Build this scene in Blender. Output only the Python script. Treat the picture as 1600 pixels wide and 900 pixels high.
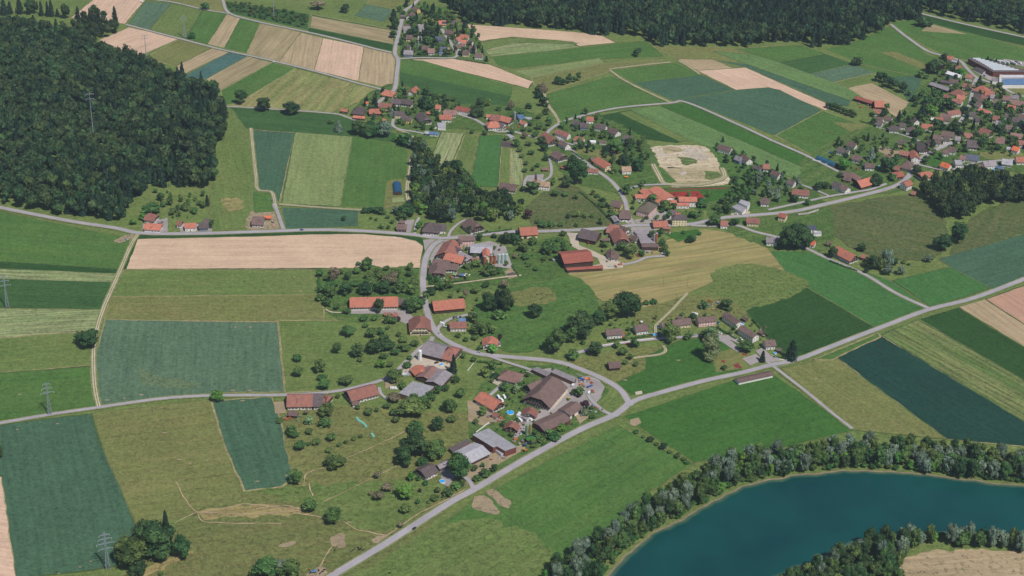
import bpy, bmesh, math, random
import numpy as np
from mathutils import Vector, Matrix, noise
random.seed(7); rng = np.random.default_rng(7)
R = math.radians
SC = bpy.context.scene
for o in list(bpy.data.objects): bpy.data.objects.remove(o)
COL = SC.collection
# ------------------------------------------------------------ camera
FPX, PITCH, ROLL, HCAM = 2450.0, R(29.0), R(2.5), 857.0
Rv = Vector((1, 0, 0)); Uv = Vector((0, math.sin(PITCH), math.cos(PITCH))); Fv = Vector((0, math.cos(PITCH), -math.sin(PITCH)))
EX = Rv * math.cos(ROLL) + Uv * math.sin(ROLL); EY = -Rv * math.sin(ROLL) + Uv * math.cos(ROLL)
CAM = Vector((0, 0, HCAM))
cd = bpy.data.cameras.new("camera"); cam = bpy.data.objects.new("camera", cd); COL.objects.link(cam)
cam.matrix_world = Matrix(((EX.x, EY.x, -Fv.x, CAM.x), (EX.y, EY.y, -Fv.y, CAM.y), (EX.z, EY.z, -Fv.z, CAM.z), (0, 0, 0, 1)))
cd.sensor_width = 36.0; cd.lens = 36.0 * FPX / 1600.0; cd.clip_start = 5; cd.clip_end = 30000
SC.camera = cam
# ------------------------------------------------------------ light and sky
SUN_ELEV = R(56.0); SUN_XY = Vector((0.60, -0.80))
W = bpy.data.worlds.new("World"); SC.world = W; W.use_nodes = True
nt = W.node_tree; nt.nodes.clear()
sky = nt.nodes.new('ShaderNodeTexSky'); sky.sky_type = 'NISHITA'; sky.sun_disc = False
sky.sun_elevation = SUN_ELEV; sky.sun_rotation = math.atan2(SUN_XY.x, SUN_XY.y); sky.altitude = 500
bg = nt.nodes.new('ShaderNodeBackground'); bg.inputs[1].default_value = 0.072
wo = nt.nodes.new('ShaderNodeOutputWorld'); nt.links.new(sky.outputs[0], bg.inputs[0]); nt.links.new(bg.outputs[0], wo.inputs[0])
sl = bpy.data.lights.new("sun", 'SUN'); sl.energy = 4.0; sl.angle = R(0.53); sl.color = (1.0, 0.955, 0.88)
so = bpy.data.objects.new("sun", sl); COL.objects.link(so)
sd = Vector((SUN_XY.x * math.cos(SUN_ELEV), SUN_XY.y * math.cos(SUN_ELEV), math.sin(SUN_ELEV)))
so.rotation_euler = sd.to_track_quat('Z', 'Y').to_euler(); so.location = (0, 1500, 900)
SC.view_settings.view_transform = 'Standard'; SC.view_settings.look = 'None'
SC.view_settings.exposure = 0.0; SC.view_settings.gamma = 1.0
# ------------------------------------------------------------ pixel -> place
def ray(px, py):
    return (EX * ((px - 800) / FPX) - EY * ((py - 450) / FPX) + Fv)
def G(px, py, z=0.0):
    d = ray(px, py); t = (z - HCAM) / d.z
    return CAM + d * t
def scale_at(P): return FPX / ((P - CAM).dot(Fv))
def sin_at(P):
    d = P - CAM; return -d.z / d.length
def topx(P):
    d = P - CAM; k = d.dot(Fv); return 800 + FPX * d.dot(EX) / k, 450 - FPX * d.dot(EY) / k
def lin(r, g, b):
    f = lambda c: (c / 255 / 12.92) if c <= 10 else ((c / 255 + 0.055) / 1.055) ** 2.4
    return (f(r), f(g), f(b))
# ------------------------------------------------------------ materials
def new_mat(name):
    m = bpy.data.materials.new(name); m.use_nodes = True
    b = m.node_tree.nodes['Principled BSDF']; b.inputs['Roughness'].default_value = 0.85
    b.inputs['Specular IOR Level'].default_value = 0.25
    return m, m.node_tree, b
def N(t, kind, **kw):
    n = t.nodes.new(kind)
    for k, v in kw.items(): setattr(n, k, v)
    return n
def noise_node(t, vec, scale, detail=3, rough=0.55):
    n = N(t, 'ShaderNodeTexNoise'); n.inputs['Scale'].default_value = scale; n.inputs['Detail'].default_value = detail
    n.inputs['Roughness'].default_value = rough
    if vec is not None: t.links.new(vec, n.inputs['Vector'])
    return n.outputs[0]
def maprange(t, v, a, b, c, d):
    n = N(t, 'ShaderNodeMapRange'); t.links.new(v, n.inputs[0])
    for i, x in zip((1, 2, 3, 4), (a, b, c, d)): n.inputs[i].default_value = x
    return n.outputs[0]
def math_n(t, op, a, b):
    n = N(t, 'ShaderNodeMath', operation=op)
    for i, x in enumerate((a, b)):
        if isinstance(x, (int, float)): n.inputs[i].default_value = x
        else: t.links.new(x, n.inputs[i])
    return n.outputs[0]
def mix_col(t, fac, a, b, mode='MIX'):
    n = N(t, 'ShaderNodeMix', data_type='RGBA', blend_type=mode)
    if isinstance(fac, (int, float)): n.inputs[0].default_value = fac
    else: t.links.new(fac, n.inputs[0])
    for i, x in ((6, a), (7, b)):
        if isinstance(x, tuple): n.inputs[i].default_value = (*x[:3], 1)
        else: t.links.new(x, n.inputs[i])
    return n.outputs[2]
def vscale(t, col, f):
    n = N(t, 'ShaderNodeVectorMath', operation='SCALE'); t.links.new(col, n.inputs[0])
    if isinstance(f, (int, float)): n.inputs[3].default_value = f
    else: t.links.new(f, n.inputs[3])
    return n.outputs[0]
def field_group():
    g = bpy.data.node_groups.new("field surface", 'ShaderNodeTree')
    for nm, ty in (('A', 'NodeSocketColor'), ('B', 'NodeSocketColor'), ('C', 'NodeSocketColor'), ('Angle', 'NodeSocketFloat'), ('Rows', 'NodeSocketFloat'),
                   ('RowFreq', 'NodeSocketFloat'), ('Patch', 'NodeSocketFloat'), ('Streak', 'NodeSocketFloat'), ('Seed', 'NodeSocketFloat'), ('Tex', 'NodeSocketFloat')):
        g.interface.new_socket(nm, in_out='INPUT', socket_type=ty)
    g.interface.new_socket('Color', in_out='OUTPUT', socket_type='NodeSocketColor')
    gi = N(g, 'NodeGroupInput'); go = N(g, 'NodeGroupOutput')
    geo = N(g, 'ShaderNodeNewGeometry')
    off = N(g, 'ShaderNodeVectorMath', operation='ADD'); g.links.new(geo.outputs['Position'], off.inputs[0])
    cmb = N(g, 'ShaderNodeCombineXYZ'); g.links.new(gi.outputs['Seed'], cmb.inputs[0]); g.links.new(gi.outputs['Seed'], cmb.inputs[1]); g.links.new(cmb.outputs[0], off.inputs[1])
    pos = off.outputs[0]
    rot = N(g, 'ShaderNodeVectorRotate', rotation_type='Z_AXIS'); g.links.new(pos, rot.inputs[0]); g.links.new(gi.outputs['Angle'], rot.inputs['Angle'])
    # along rows is x after rotation
    mp = N(g, 'ShaderNodeMapping'); g.links.new(rot.outputs[0], mp.inputs[0]); mp.inputs['Scale'].default_value = (0.012, 1, 1)
    sep = N(g, 'ShaderNodeSeparateXYZ'); g.links.new(mp.outputs[0], sep.inputs[0])
    ry = math_n(g, 'MULTIPLY', sep.outputs[1], gi.outputs['RowFreq'])
    c2 = N(g, 'ShaderNodeCombineXYZ'); g.links.new(sep.outputs[0], c2.inputs[0]); g.links.new(ry, c2.inputs[1])
    rown = noise_node(g, c2.outputs[0], 1.0, 2.5, 0.6)
    rowf = maprange(g, rown, 0.36, 0.64, -1, 1)
    # broad bands (mowing / drilling widths)
    mp2 = N(g, 'ShaderNodeMapping'); g.links.new(rot.outputs[0], mp2.inputs[0]); mp2.inputs['Scale'].default_value = (0.004, 0.085, 1)
    band = maprange(g, noise_node(g, mp2.outputs[0], 1.0, 2, 0.5), 0.38, 0.62, 0, 1)
    big = maprange(g, noise_node(g, pos, 0.011, 5, 0.62), 0.36, 0.64, 0, 1)
    mid = maprange(g, noise_node(g, pos, 0.07, 5, 0.68), 0.34, 0.66, 0, 1)
    fine = maprange(g, noise_node(g, pos, 0.34, 4, 0.75), 0.3, 0.7, -1, 1)
    bm_ = math_n(g, 'MULTIPLY', math_n(g, 'ADD', big, mid), 0.5)
    f1 = math_n(g, 'MULTIPLY', bm_, gi.outputs['Patch'])
    cl = N(g, 'ShaderNodeClamp'); g.links.new(f1, cl.inputs[0])
    c = mix_col(g, cl.outputs[0], (0, 0, 0), (0, 0, 0))
    mixn = g.nodes[-1]
    for n in g.nodes:
        if n.bl_idname == 'ShaderNodeMix': mixn = n
    g.links.new(gi.outputs['A'], mixn.inputs[6]); g.links.new(gi.outputs['B'], mixn.inputs[7])
    m2 = N(g, 'ShaderNodeMix', data_type='RGBA'); 
    st = math_n(g, 'MULTIPLY', math_n(g, 'MULTIPLY', band, gi.outputs['Streak']), maprange(g, mid, 0, 1, 0.6, 1.2))
    cl2 = N(g, 'ShaderNodeClamp'); g.links.new(st, cl2.inputs[0]); g.links.new(cl2.outputs[0], m2.inputs[0])
    g.links.new(c, m2.inputs[6]); g.links.new(gi.outputs['C'], m2.inputs[7])
    k = math_n(g, 'ADD', math_n(g, 'MULTIPLY', rowf, math_n(g, 'MULTIPLY', gi.outputs['Rows'], 1.5)), math_n(g, 'MULTIPLY', fine, math_n(g, 'MULTIPLY', gi.outputs['Tex'], 0.34)))
    sep2 = N(g, 'ShaderNodeSeparateXYZ'); g.links.new(rot.outputs[0], sep2.inputs[0])
    wob = math_n(g, 'ADD', sep2.outputs[1], math_n(g, 'MULTIPLY', big, 3.0))
    tl = math_n(g, 'ABSOLUTE', math_n(g, 'SUBTRACT', math_n(g, 'FRACT', math_n(g, 'DIVIDE', wob, 17.0), 0), 0.5), 0)
    tl = math_n(g, 'MULTIPLY', maprange(g, tl, 0.0, 0.045, 1, 0), maprange(g, mid, 0.2, 0.8, 0.2, 1.0))
    k = math_n(g, 'SUBTRACT', k, math_n(g, 'MULTIPLY', tl, math_n(g, 'MULTIPLY', gi.outputs['Rows'], 2.6)))
    mid2 = maprange(g, noise_node(g, pos, 0.16, 5, 0.72), 0.34, 0.66, -1, 1); big2 = maprange(g, noise_node(g, pos, 0.02, 4, 0.6), 0.35, 0.65, -1, 1)
    k = math_n(g, 'ADD', k, math_n(g, 'MULTIPLY', mid2, math_n(g, 'MULTIPLY', gi.outputs['Tex'], 0.17))); k = math_n(g, 'ADD', k, math_n(g, 'MULTIPLY', big2, 0.07))
    k = math_n(g, 'ADD', k, 1.0)
    g.links.new(vscale(g, m2.outputs[2], k), go.inputs[0])
    return g
FG = field_group()
_fm = {}
def field_mat(a, b, c, ang, rows, freq, patch, streak):
    key = (a, b, c, round(ang, 2), rows, freq, patch, streak)
    if key in _fm: return _fm[key]
    m, t, bs = new_mat("field ground %d" % len(_fm))
    gn = N(t, 'ShaderNodeGroup'); gn.node_tree = FG
    for nm, v in (('A', (*a, 1)), ('B', (*b, 1)), ('C', (*c, 1)), ('Angle', -ang), ('Rows', rows), ('RowFreq', freq), ('Patch', patch), ('Streak', streak), ('Seed', 137.0 * len(_fm)), ('Tex', 1.0 if a[1] > a[0] * 1.05 else 0.3)):
        gn.inputs[nm].default_value = v
    t.links.new(gn.outputs[0], bs.inputs['Base Color']); bs.inputs['Roughness'].default_value = 0.95
    bs.inputs['Specular IOR Level'].default_value = 0.1
    _fm[key] = m; return m
_pm = {}
def plain(name, col, rough=0.8, var=0.18, scale=0.6, spec=0.3, metal=0.0, streak=None):
    if name in _pm: return _pm[name]
    m, t, b = new_mat(name); geo = N(t, 'ShaderNodeNewGeometry')
    n1 = maprange(t, noise_node(t, geo.outputs['Position'], scale, 4, 0.65), 0.3, 0.7, 1 - var, 1 + var)
    n2 = maprange(t, noise_node(t, geo.outputs['Position'], scale * 0.13, 3, 0.6), 0.3, 0.7, 1 - var * 0.8, 1 + var * 0.8)
    k = math_n(t, 'MULTIPLY', n1, n2)
    rgb = N(t, 'ShaderNodeRGB'); rgb.outputs[0].default_value = (*col, 1)
    t.links.new(vscale(t, rgb.outputs[0], k), b.inputs['Base Color'])
    b.inputs['Roughness'].default_value = rough; b.inputs['Specular IOR Level'].default_value = spec; b.inputs['Metallic'].default_value = metal
    _pm[name] = m; return m
def roof_mat(name, col, col2):
    """tile roof: courses, moss and weather streaks, darker relaid patches"""
    m, t, b = new_mat(name); tc = N(t, 'ShaderNodeTexCoord'); geo = N(t, 'ShaderNodeNewGeometry')
    oi = N(t, 'ShaderNodeObjectInfo')
    p = geo.outputs['Position']
    f = maprange(t, noise_node(t, p, 0.22, 5, 0.7), 0.36, 0.62, 0, 1)
    c = mix_col(t, f, col, col2)
    mp = N(t, 'ShaderNodeMapping'); t.links.new(tc.outputs['Object'], mp.inputs[0]); mp.inputs['Scale'].default_value = (1.6, 0.25, 0.25)
    s = maprange(t, noise_node(t, mp.outputs[0], 1.0, 3, 0.6), 0.3, 0.7, 0.82, 1.16)
    fine = maprange(t, noise_node(t, p, 2.2, 2, 0.8), 0.3, 0.7, 0.85, 1.15)
    r = maprange(t, oi.outputs['Random'], 0, 1, 0.82, 1.15)
    k = math_n(t, 'MULTIPLY', math_n(t, 'MULTIPLY', s, fine), r)
    t.links.new(vscale(t, c, k), b.inputs['Base Color']); b.inputs['Roughness'].default_value = 0.8
    b.inputs['Specular IOR Level'].default_value = 0.3
    bp = N(t, 'ShaderNodeBump'); bp.inputs['Strength'].default_value = 0.3; bp.inputs['Distance'].default_value = 0.1
    t.links.new(fine, bp.inputs['Height']); t.links.new(bp.outputs[0], b.inputs['Normal'])
    return m
def foliage_mat(name, dark, light, huevar=0.06):
    m, t, b = new_mat(name); oi = N(t, 'ShaderNodeObjectInfo')
    at = N(t, 'ShaderNodeAttribute'); at.attribute_name = 'tint'
    sep = N(t, 'ShaderNodeSeparateColor'); t.links.new(at.outputs['Color'], sep.inputs[0])
    c = mix_col(t, sep.outputs[0], dark, light)
    geo = N(t, 'ShaderNodeNewGeometry')
    fine = maprange(t, noise_node(t, geo.outputs['Position'], 0.8, 3, 0.7), 0.3, 0.7, 0.75, 1.25)
    r = maprange(t, oi.outputs['Random'], 0, 1, 0.78, 1.22)
    k = math_n(t, 'MULTIPLY', math_n(t, 'MULTIPLY', fine, r), maprange(t, sep.outputs[1], 0, 1, 0.7, 1.3))
    c = vscale(t, c, k)
    hs = N(t, 'ShaderNodeHueSaturation'); t.links.new(c, hs.inputs['Color'])
    w = math_n(t, 'FRACT', math_n(t, 'MULTIPLY', oi.outputs['Random'], 7.31), 0)
    hh = math_n(t, 'ADD', maprange(t, w, 0, 1, -huevar / 2, huevar / 2), maprange(t, sep.outputs[2], 0, 1, 0.5 - huevar / 2, 0.5 + huevar / 2))
    t.links.new(hh, hs.inputs['Hue'])
    t.links.new(hs.outputs[0], b.inputs['Base Color']); b.inputs['Roughness'].default_value = 0.7
    b.inputs['Specular IOR Level'].default_value = 0.18
    return m
# ------------------------------------------------------------ object helpers
def mesh_obj(name, verts, faces, mats, parent=None, midx=None, smooth=False, loc=None, rotz=0.0):
    me = bpy.data.meshes.new(name); me.from_pydata([tuple(v) for v in verts], [], faces); 
    for m in (mats if isinstance(mats, (list, tuple)) else [mats]): me.materials.append(m)
    if midx is not None: me.polygons.foreach_set('material_index', midx)
    if smooth: me.polygons.foreach_set('use_smooth', [True] * len(faces))
    me.update(); return link(name, me, parent, loc, rotz)
def link(name, data, parent=None, loc=None, rotz=0.0, scl=None):
    o = bpy.data.objects.new(name, data); COL.objects.link(o)
    if parent is not None: o.parent = parent
    if loc is not None: o.location = loc
    if rotz: o.rotation_euler = (0, 0, rotz)
    if scl is not None: o.scale = scl
    return o
TAGS = []      # (object, description, place phrase, category, px, py)
def tag(o, desc, where, cat, group, px, py):
    o['category'] = cat; o['group'] = group
    TAGS.append((o, desc, where, px, py))
def struct(o): o['kind'] = 'structure'; return o
class MB:
    def __init__(s): s.v = []; s.f = []; s.m = []
    def add(s, vs, fs, m=0):
        k = len(s.v); s.v += [tuple(v) for v in vs]; s.f += [tuple(i + k for i in f) for f in fs]; s.m += [m] * len(fs)
    def box(s, x0, x1, y0, y1, z0, z1, m=0):
        s.add([(x0, y0, z0), (x1, y0, z0), (x1, y1, z0), (x0, y1, z0), (x0, y0, z1), (x1, y0, z1), (x1, y1, z1), (x0, y1, z1)],
              [(0, 3, 2, 1), (4, 5, 6, 7), (0, 1, 5, 4), (1, 2, 6, 5), (2, 3, 7, 6), (3, 0, 4, 7)], m)
    def cyl(s, x, y, z0, z1, r0, r1=None, n=12, m=0, cap=True):
        r1 = r0 if r1 is None else r1
        a = [2 * math.pi * i / n for i in range(n)]
        vs = [(x + r0 * math.cos(t), y + r0 * math.sin(t), z0) for t in a] + [(x + r1 * math.cos(t), y + r1 * math.sin(t), z1) for t in a]
        fs = [(i, (i + 1) % n, n + (i + 1) % n, n + i) for i in range(n)]
        if cap: fs += [tuple(range(n - 1, -1, -1)), tuple(range(n, 2 * n))]
        s.add(vs, fs, m)
    def bar(s, a, b, w, m=0):
        a = Vector(a); b = Vector(b); d = (b - a).normalized()
        u = d.cross(Vector((0, 0, 1)) if abs(d.z) < 0.9 else Vector((1, 0, 0))).normalized() * w / 2; v = d.cross(u).normalized() * w / 2
        c = [a - u - v, a + u - v, a + u + v, a - u + v, b - u - v, b + u - v, b + u + v, b - u + v]
        s.add(c, [(0, 3, 2, 1), (4, 5, 6, 7), (0, 1, 5, 4), (1, 2, 6, 5), (2, 3, 7, 6), (3, 0, 4, 7)], m)
    def prism(s, pts, z0, z1, m=0, mtop=None):
        n = len(pts); vs = [(p[0], p[1], z0) for p in pts] + [(p[0], p[1], z1) for p in pts]
        s.add(vs, [(i, (i + 1) % n, n + (i + 1) % n, n + i) for i in range(n)], m)
        s.add([(p[0], p[1], z1) for p in pts], [tuple(range(n))], m if mtop is None else mtop)
    def obj(s, name, mats, parent=None, **kw): return mesh_obj(name, s.v, s.f, mats, parent, s.m, **kw)
# ------------------------------------------------------------ ground sheet with the river cut in
BANK_N = [(880, 960), (945, 901), (975, 868), (1003, 845), (1030, 826), (1060, 812), (1082, 799), (1100, 789), (1135, 771), (1165, 757), (1200, 748), (1235, 743), (1290, 736), (1330, 734), (1400, 736), (1450, 740), (1500, 747), (1550, 752), (1600, 757), (1660, 764), (1900, 795), (2300, 850)]
BANK_S = [(1100, 990), (1195, 915), (1235, 893), (1265, 884), (1300, 868), (1330, 852), (1365, 843), (1420, 836), (1480, 835), (1540, 838), (1600, 844), (1680, 852), (1900, 880), (2300, 930)]
def smooth_line(pts, per=6, closed=False):
    P = [Vector((p[0], p[1])) for p in pts]; out = []
    n = len(P)
    for i in range(n - 1):
        p0 = P[max(i - 1, 0)]; p1 = P[i]; p2 = P[i + 1]; p3 = P[min(i + 2, n - 1)]
        for k in range(per):
            t = k / per
            out.append(0.5 * ((2 * p1) + (-p0 + p2) * t + (2 * p0 - 5 * p1 + 4 * p2 - p3) * t * t + (-p0 + 3 * p1 - 3 * p2 + p3) * t ** 3))
    out.append(P[-1]); return out
def wobble(line, amp, sc=0.08):
    out = []
    for i, p in enumerate(line):
        q = (line[min(i + 1, len(line) - 1)] - line[max(i - 1, 0)]); q = Vector((-q.y, q.x)).normalized() if q.length > 0 else Vector((0, 0))
        out.append(p + q * amp * noise.noise(Vector((p.x * sc, p.y * sc, 3.3))))
    return out
bn = wobble(smooth_line([G(*p).xy for p in BANK_N], 6), 2.5)
bs_ = wobble(smooth_line([G(*p).xy for p in BANK_S], 6), 2.5)
XW, Y0, Y1, ZG = 4500.0, 300.0, 9500.0, -0.6
G_MEADOW = (lin(96, 116, 66), lin(112, 118, 74), lin(82, 108, 58))
gm = field_mat(lin(96, 116, 60), lin(112, 120, 70), lin(84, 108, 54), 0.3, 0.04, 0.4, 0.9, 0.3)
lb = bn[0]; 
north = [(-XW, Y0), (lb.x, Y0)] + [tuple(p) for p in bn] + [(XW, bn[-1].y), (XW, Y1), (-XW, Y1)]
south = [(bs_[0].x, Y0)] + [(XW, Y0), (XW, bs_[-1].y)] + [tuple(p) for p in reversed(bs_)]
gv = [(x, y, 0) for x, y in north] + [(x, y, 0) for x, y in south]
bm = bmesh.new()
for poly in (north, south):
    bm.faces.new([bm.verts.new((x, y, ZG)) for x, y in poly])
bmesh.ops.triangulate(bm, faces=bm.faces[:]); bmesh.ops.recalc_face_normals(bm, faces=bm.faces[:])
for f in bm.faces:
    if f.normal.z < 0: f.normal_flip()
me = bpy.data.meshes.new('ground'); bm.to_mesh(me); bm.free(); me.materials.append(gm)
struct(link('ground', me))
# banks: earth slope down to a submerged shelf
mud = plain('river bank earth', lin(122, 108, 88), 0.95, 0.25, 0.4)
def bank(line, sgn):
    vs, fs = [], []
    for i, p in enumerate(line):
        q = (line[min(i + 1, len(line) - 1)] - line[max(i - 1, 0)]).normalized(); nrm = Vector((-q.y, q.x)) * sgn
        k = 0.9 + 0.5 * noise.noise(Vector((p.x * .05, p.y * .05, 0)))
        for d, z in ((0, ZG), (0.7 * k, -0.85), (2.0 * k, -1.15), (13, -3.2), (40, -9.5)):
            vs.append((p.x + nrm.x * d, p.y + nrm.y * d, z))
    n = 5
    for i in range(len(line) - 1):
        for k in range(n - 1): a = i * n + k; fs.append((a, a + 1, a + n + 1, a + n))
    o = mesh_obj('river_bank', vs, fs, mud, smooth=True); struct(o)
bank(bn, -1); bank(bs_, 1)
# water: green-blue river, a little cloudy so that the shelf shows only at the edge
m, t, b = new_mat('river water'); geo = N(t, 'ShaderNodeNewGeometry')
b.inputs['Base Color'].default_value = (*lin(10, 64, 66), 1); b.inputs['Roughness'].default_value = 0.16; b.inputs['IOR'].default_value = 1.33
b.inputs['Specular IOR Level'].default_value = 0.5
n1 = noise_node(t, geo.outputs['Position'], 0.35, 4, 0.6); n2 = maprange(t, noise_node(t, geo.outputs['Position'], 0.012, 4, 0.6), 0.35, 0.65, 0, 1)
c = mix_col(t, n2, lin(6, 60, 62), lin(12, 72, 70)); t.links.new(c, b.inputs['Base Color'])
bp = N(t, 'ShaderNodeBump'); bp.inputs['Strength'].default_value = 0.12; bp.inputs['Distance'].default_value = 0.2
t.links.new(n1, bp.inputs['Height']); t.links.new(bp.outputs[0], b.inputs['Normal'])
WATER = m
wpoly = [(p.x, p.y, -1.0) for p in bn] + [(p.x, p.y, -1.0) for p in reversed(bs_)]
# shallow shelf over the bank: see-through strip then the opaque river body
def offset(line, d): 
    out = []
    for i, p in enumerate(line):
        q = (line[min(i + 1, len(line) - 1)] - line[max(i - 1, 0)]).normalized(); out.append(Vector((p.x - q.y * d, p.y + q.x * d)))
    return out
deep = [(p.x, p.y, -1.0) for p in offset(bn, -6)] + [(p.x, p.y, -1.0) for p in reversed(offset(bs_, 6))]
mesh_w = mesh_obj('river_water', deep, [tuple(range(len(deep)))], WATER); struct(mesh_w)
m, t, b = new_mat('shallow water'); b.inputs['Base Color'].default_value = (*lin(38, 84, 74), 1); b.inputs['Roughness'].default_value = 0.16
geo = N(t, 'ShaderNodeNewGeometry'); n2 = maprange(t, noise_node(t, geo.outputs['Position'], 0.06, 4, 0.7), 0.35, 0.65, 0, 1)
at = N(t, 'ShaderNodeAttribute'); at.attribute_name = 'depth'
dd = math_n(t, 'ADD', at.outputs['Fac'], maprange(t, n2, 0, 1, -0.22, 0.22)); cl = N(t, 'ShaderNodeClamp'); t.links.new(dd, cl.inputs[0])
c = mix_col(t, cl.outputs[0], lin(84, 104, 80), lin(11, 68, 64)); t.links.new(c, b.inputs['Base Color'])
SHAL = m
def shallow(line, sg):
    a = line; vs, fs, dp = [], [], []
    rows = [offset(a, sg * x) for x in (1.5, 3.5, 6.0)]
    for i in range(len(a)):
        for k in range(3): vs.append((rows[k][i].x, rows[k][i].y, -0.995 - 0.0 * k)); dp.append(k / 2)
    for i in range(len(a) - 1):
        for k in range(2): q = i * 3 + k; fs.append((q, q + 1, q + 4, q + 3))
    o = mesh_obj('river_shallows', vs, fs, SHAL); struct(o)
    at = o.data.attributes.new('depth', 'FLOAT', 'POINT'); at.data.foreach_set('value', dp)
shallow(bn, -1); shallow(bs_, 1)
# ------------------------------------------------------------ fields
LV = np.zeros((225, 400), int); SH = [0]
def raster(poly):
    xs = np.array([p[0] for p in poly]) / 4; ys = np.array([p[1] for p in poly]) / 4
    yy, xx = np.mgrid[0:225, 0:400]; xx = xx + .5; yy = yy + .5; ins = np.zeros(LV.shape, bool); n = len(poly); j = n - 1
    for i in range(n):
        c = ((ys[i] > yy) != (ys[j] > yy)) & (xx < (xs[j] - xs[i]) * (yy - ys[i]) / (ys[j] - ys[i] + 1e-9) + xs[i]); ins ^= c; j = i
    return ins
PAL = {   # base, second tone, streak tone, rows, row frequency, patch, streak
 'lush': ((82, 114, 57), (69, 102, 51), (100, 120, 67), .05, .35, .9, .30),
 'lush2': ((64, 104, 46), (56, 95, 41), (77, 107, 53), .05, .35, .8, .25),
 'mead': ((99, 119, 64), (116, 123, 75), (86, 110, 57), .05, .3, .9, .35),
 'oliv': ((112, 119, 69), (127, 121, 79), (99, 111, 63), .05, .3, .95, .35),
 'dry': ((149, 141, 92), (170, 152, 108), (131, 134, 83), .10, .22, .9, .7),
 'dark':  ((62, 94, 52), (54, 84, 48), (74, 104, 58), .08, .4, .8, .4),
 'deep': ((48, 80, 39), (42, 71, 36), (54, 85, 41), .05, .35, .8, .3),
 'blue': ((86, 110, 90), (92, 114, 88), (80, 104, 88), .07, .25, .6, .35),
 'blue2': ((69, 99, 79), (77, 102, 79), (63, 91, 75), .07, .25, .6, .35),
 'navy': ((32, 65, 57), (36, 69, 58), (28, 60, 55), .08, .3, .5, .3),
 'teal':  ((72, 104, 102), (78, 108, 102), (66, 98, 96), .05, .3, .5, .3),
 'pale': ((124, 137, 89), (135, 141, 95), (113, 131, 83), .06, .3, .8, .5),
 'soil': ((208, 180, 155), (197, 171, 149), (216, 190, 164), .05, .3, .8, .35),
 'pink': ((207, 177, 155), (216, 188, 167), (198, 170, 148), .07, .35, .6, .4),
 'tan': ((173, 154, 125), (160, 148, 116), (186, 165, 136), .10, .3, .8, .5),
 'tan2': ((157, 143, 111), (142, 136, 100), (170, 153, 124), .12, .25, .9, .6),
 'streak': ((87, 112, 60), (99, 118, 65), (137, 130, 92), .22, .30, .9, .55),
 'strip':((122, 138, 92), (138, 144, 104), (156, 150, 118), .20, .28, .9, .5),
 'brown': ((184, 147, 127), (175, 138, 118), (192, 158, 136), .06, .3, .6, .4),
 'bare':  ((164, 146, 124), (148, 138, 108), (174, 156, 134), .05, .4, .9, .4),
 'quarry':((206, 190, 164), (172, 160, 128), (218, 206, 186), .12, .5, 1.0, .8),
 'quarry2':((170, 156, 126), (142, 140, 104), (198, 182, 152), .12, .5, 1.0, .9),
 'past':((108, 114, 68), (122, 116, 76), (96, 112, 62), .05, .3, 1.0, .5),
 'pale2':((98, 126, 76), (106, 128, 80), (88, 118, 70), .06, .3, .8, .5),
 'slope':((88, 100, 60), (104, 104, 70), (76, 96, 54), .05, .3, 1.0, .5),
 'hay':((118, 128, 76), (134, 134, 88), (148, 136, 96), .10, .12, .9, .75),
 'thin':((96, 116, 88), (110, 124, 92), (90, 112, 84), .05, .3, .8, .3),
 'pave':  ((166, 159, 160), (152, 146, 148), (178, 170, 168), .03, .4, .9, .3),
 'gravel':((196, 184, 168), (180, 170, 156), (204, 194, 180), .03, .4, .9, .3),
 'garden':((84, 112, 56), (70, 96, 50), (104, 118, 70), .10, .5, 1.0, .6),
 'bright': ((69, 110, 60), (61, 104, 54), (77, 114, 64), .05, .35, .6, .3),
 'red':   ((150, 58, 54), (142, 52, 50), (156, 64, 58), .02, .4, .5, .2),
 'dkred': ((128, 62, 62), (120, 58, 58), (132, 68, 66), .02, .4, .5, .2),
 'bed':   ((92, 84, 84), (104, 94, 90), (80, 74, 76), .15, .8, .8, .5)}
def pal(k):
    p = PAL[k]; green = p[0][1] > p[0][0] + 4; kk = (.90, .93, .86) if green else (.88, .86, .84)
    f = lambda c: tuple(a * b for a, b in zip(lin(*c), kk))
    return f(p[0]), f(p[1]), f(p[2]), p[3], p[4], p[5], p[6]
_fe = {}
def feathered(m):
    if m.name in _fe: return _fe[m.name]
    f = m.copy(); t = f.node_tree; b = t.nodes['Principled BSDF']; at = N(t, 'ShaderNodeAttribute'); at.attribute_name = 'edge'; geo = N(t, 'ShaderNodeNewGeometry')
    n = maprange(t, noise_node(t, geo.outputs['Position'], 0.16, 6, 0.8), 0.32, 0.68, -.7, .7)
    a = maprange(t, math_n(t, 'ADD', at.outputs['Fac'], math_n(t, 'MULTIPLY', n, 1.0)), .15, .95, 0, 1); t.links.new(a, b.inputs['Alpha'])
    _fe[m.name] = f; return f
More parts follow.
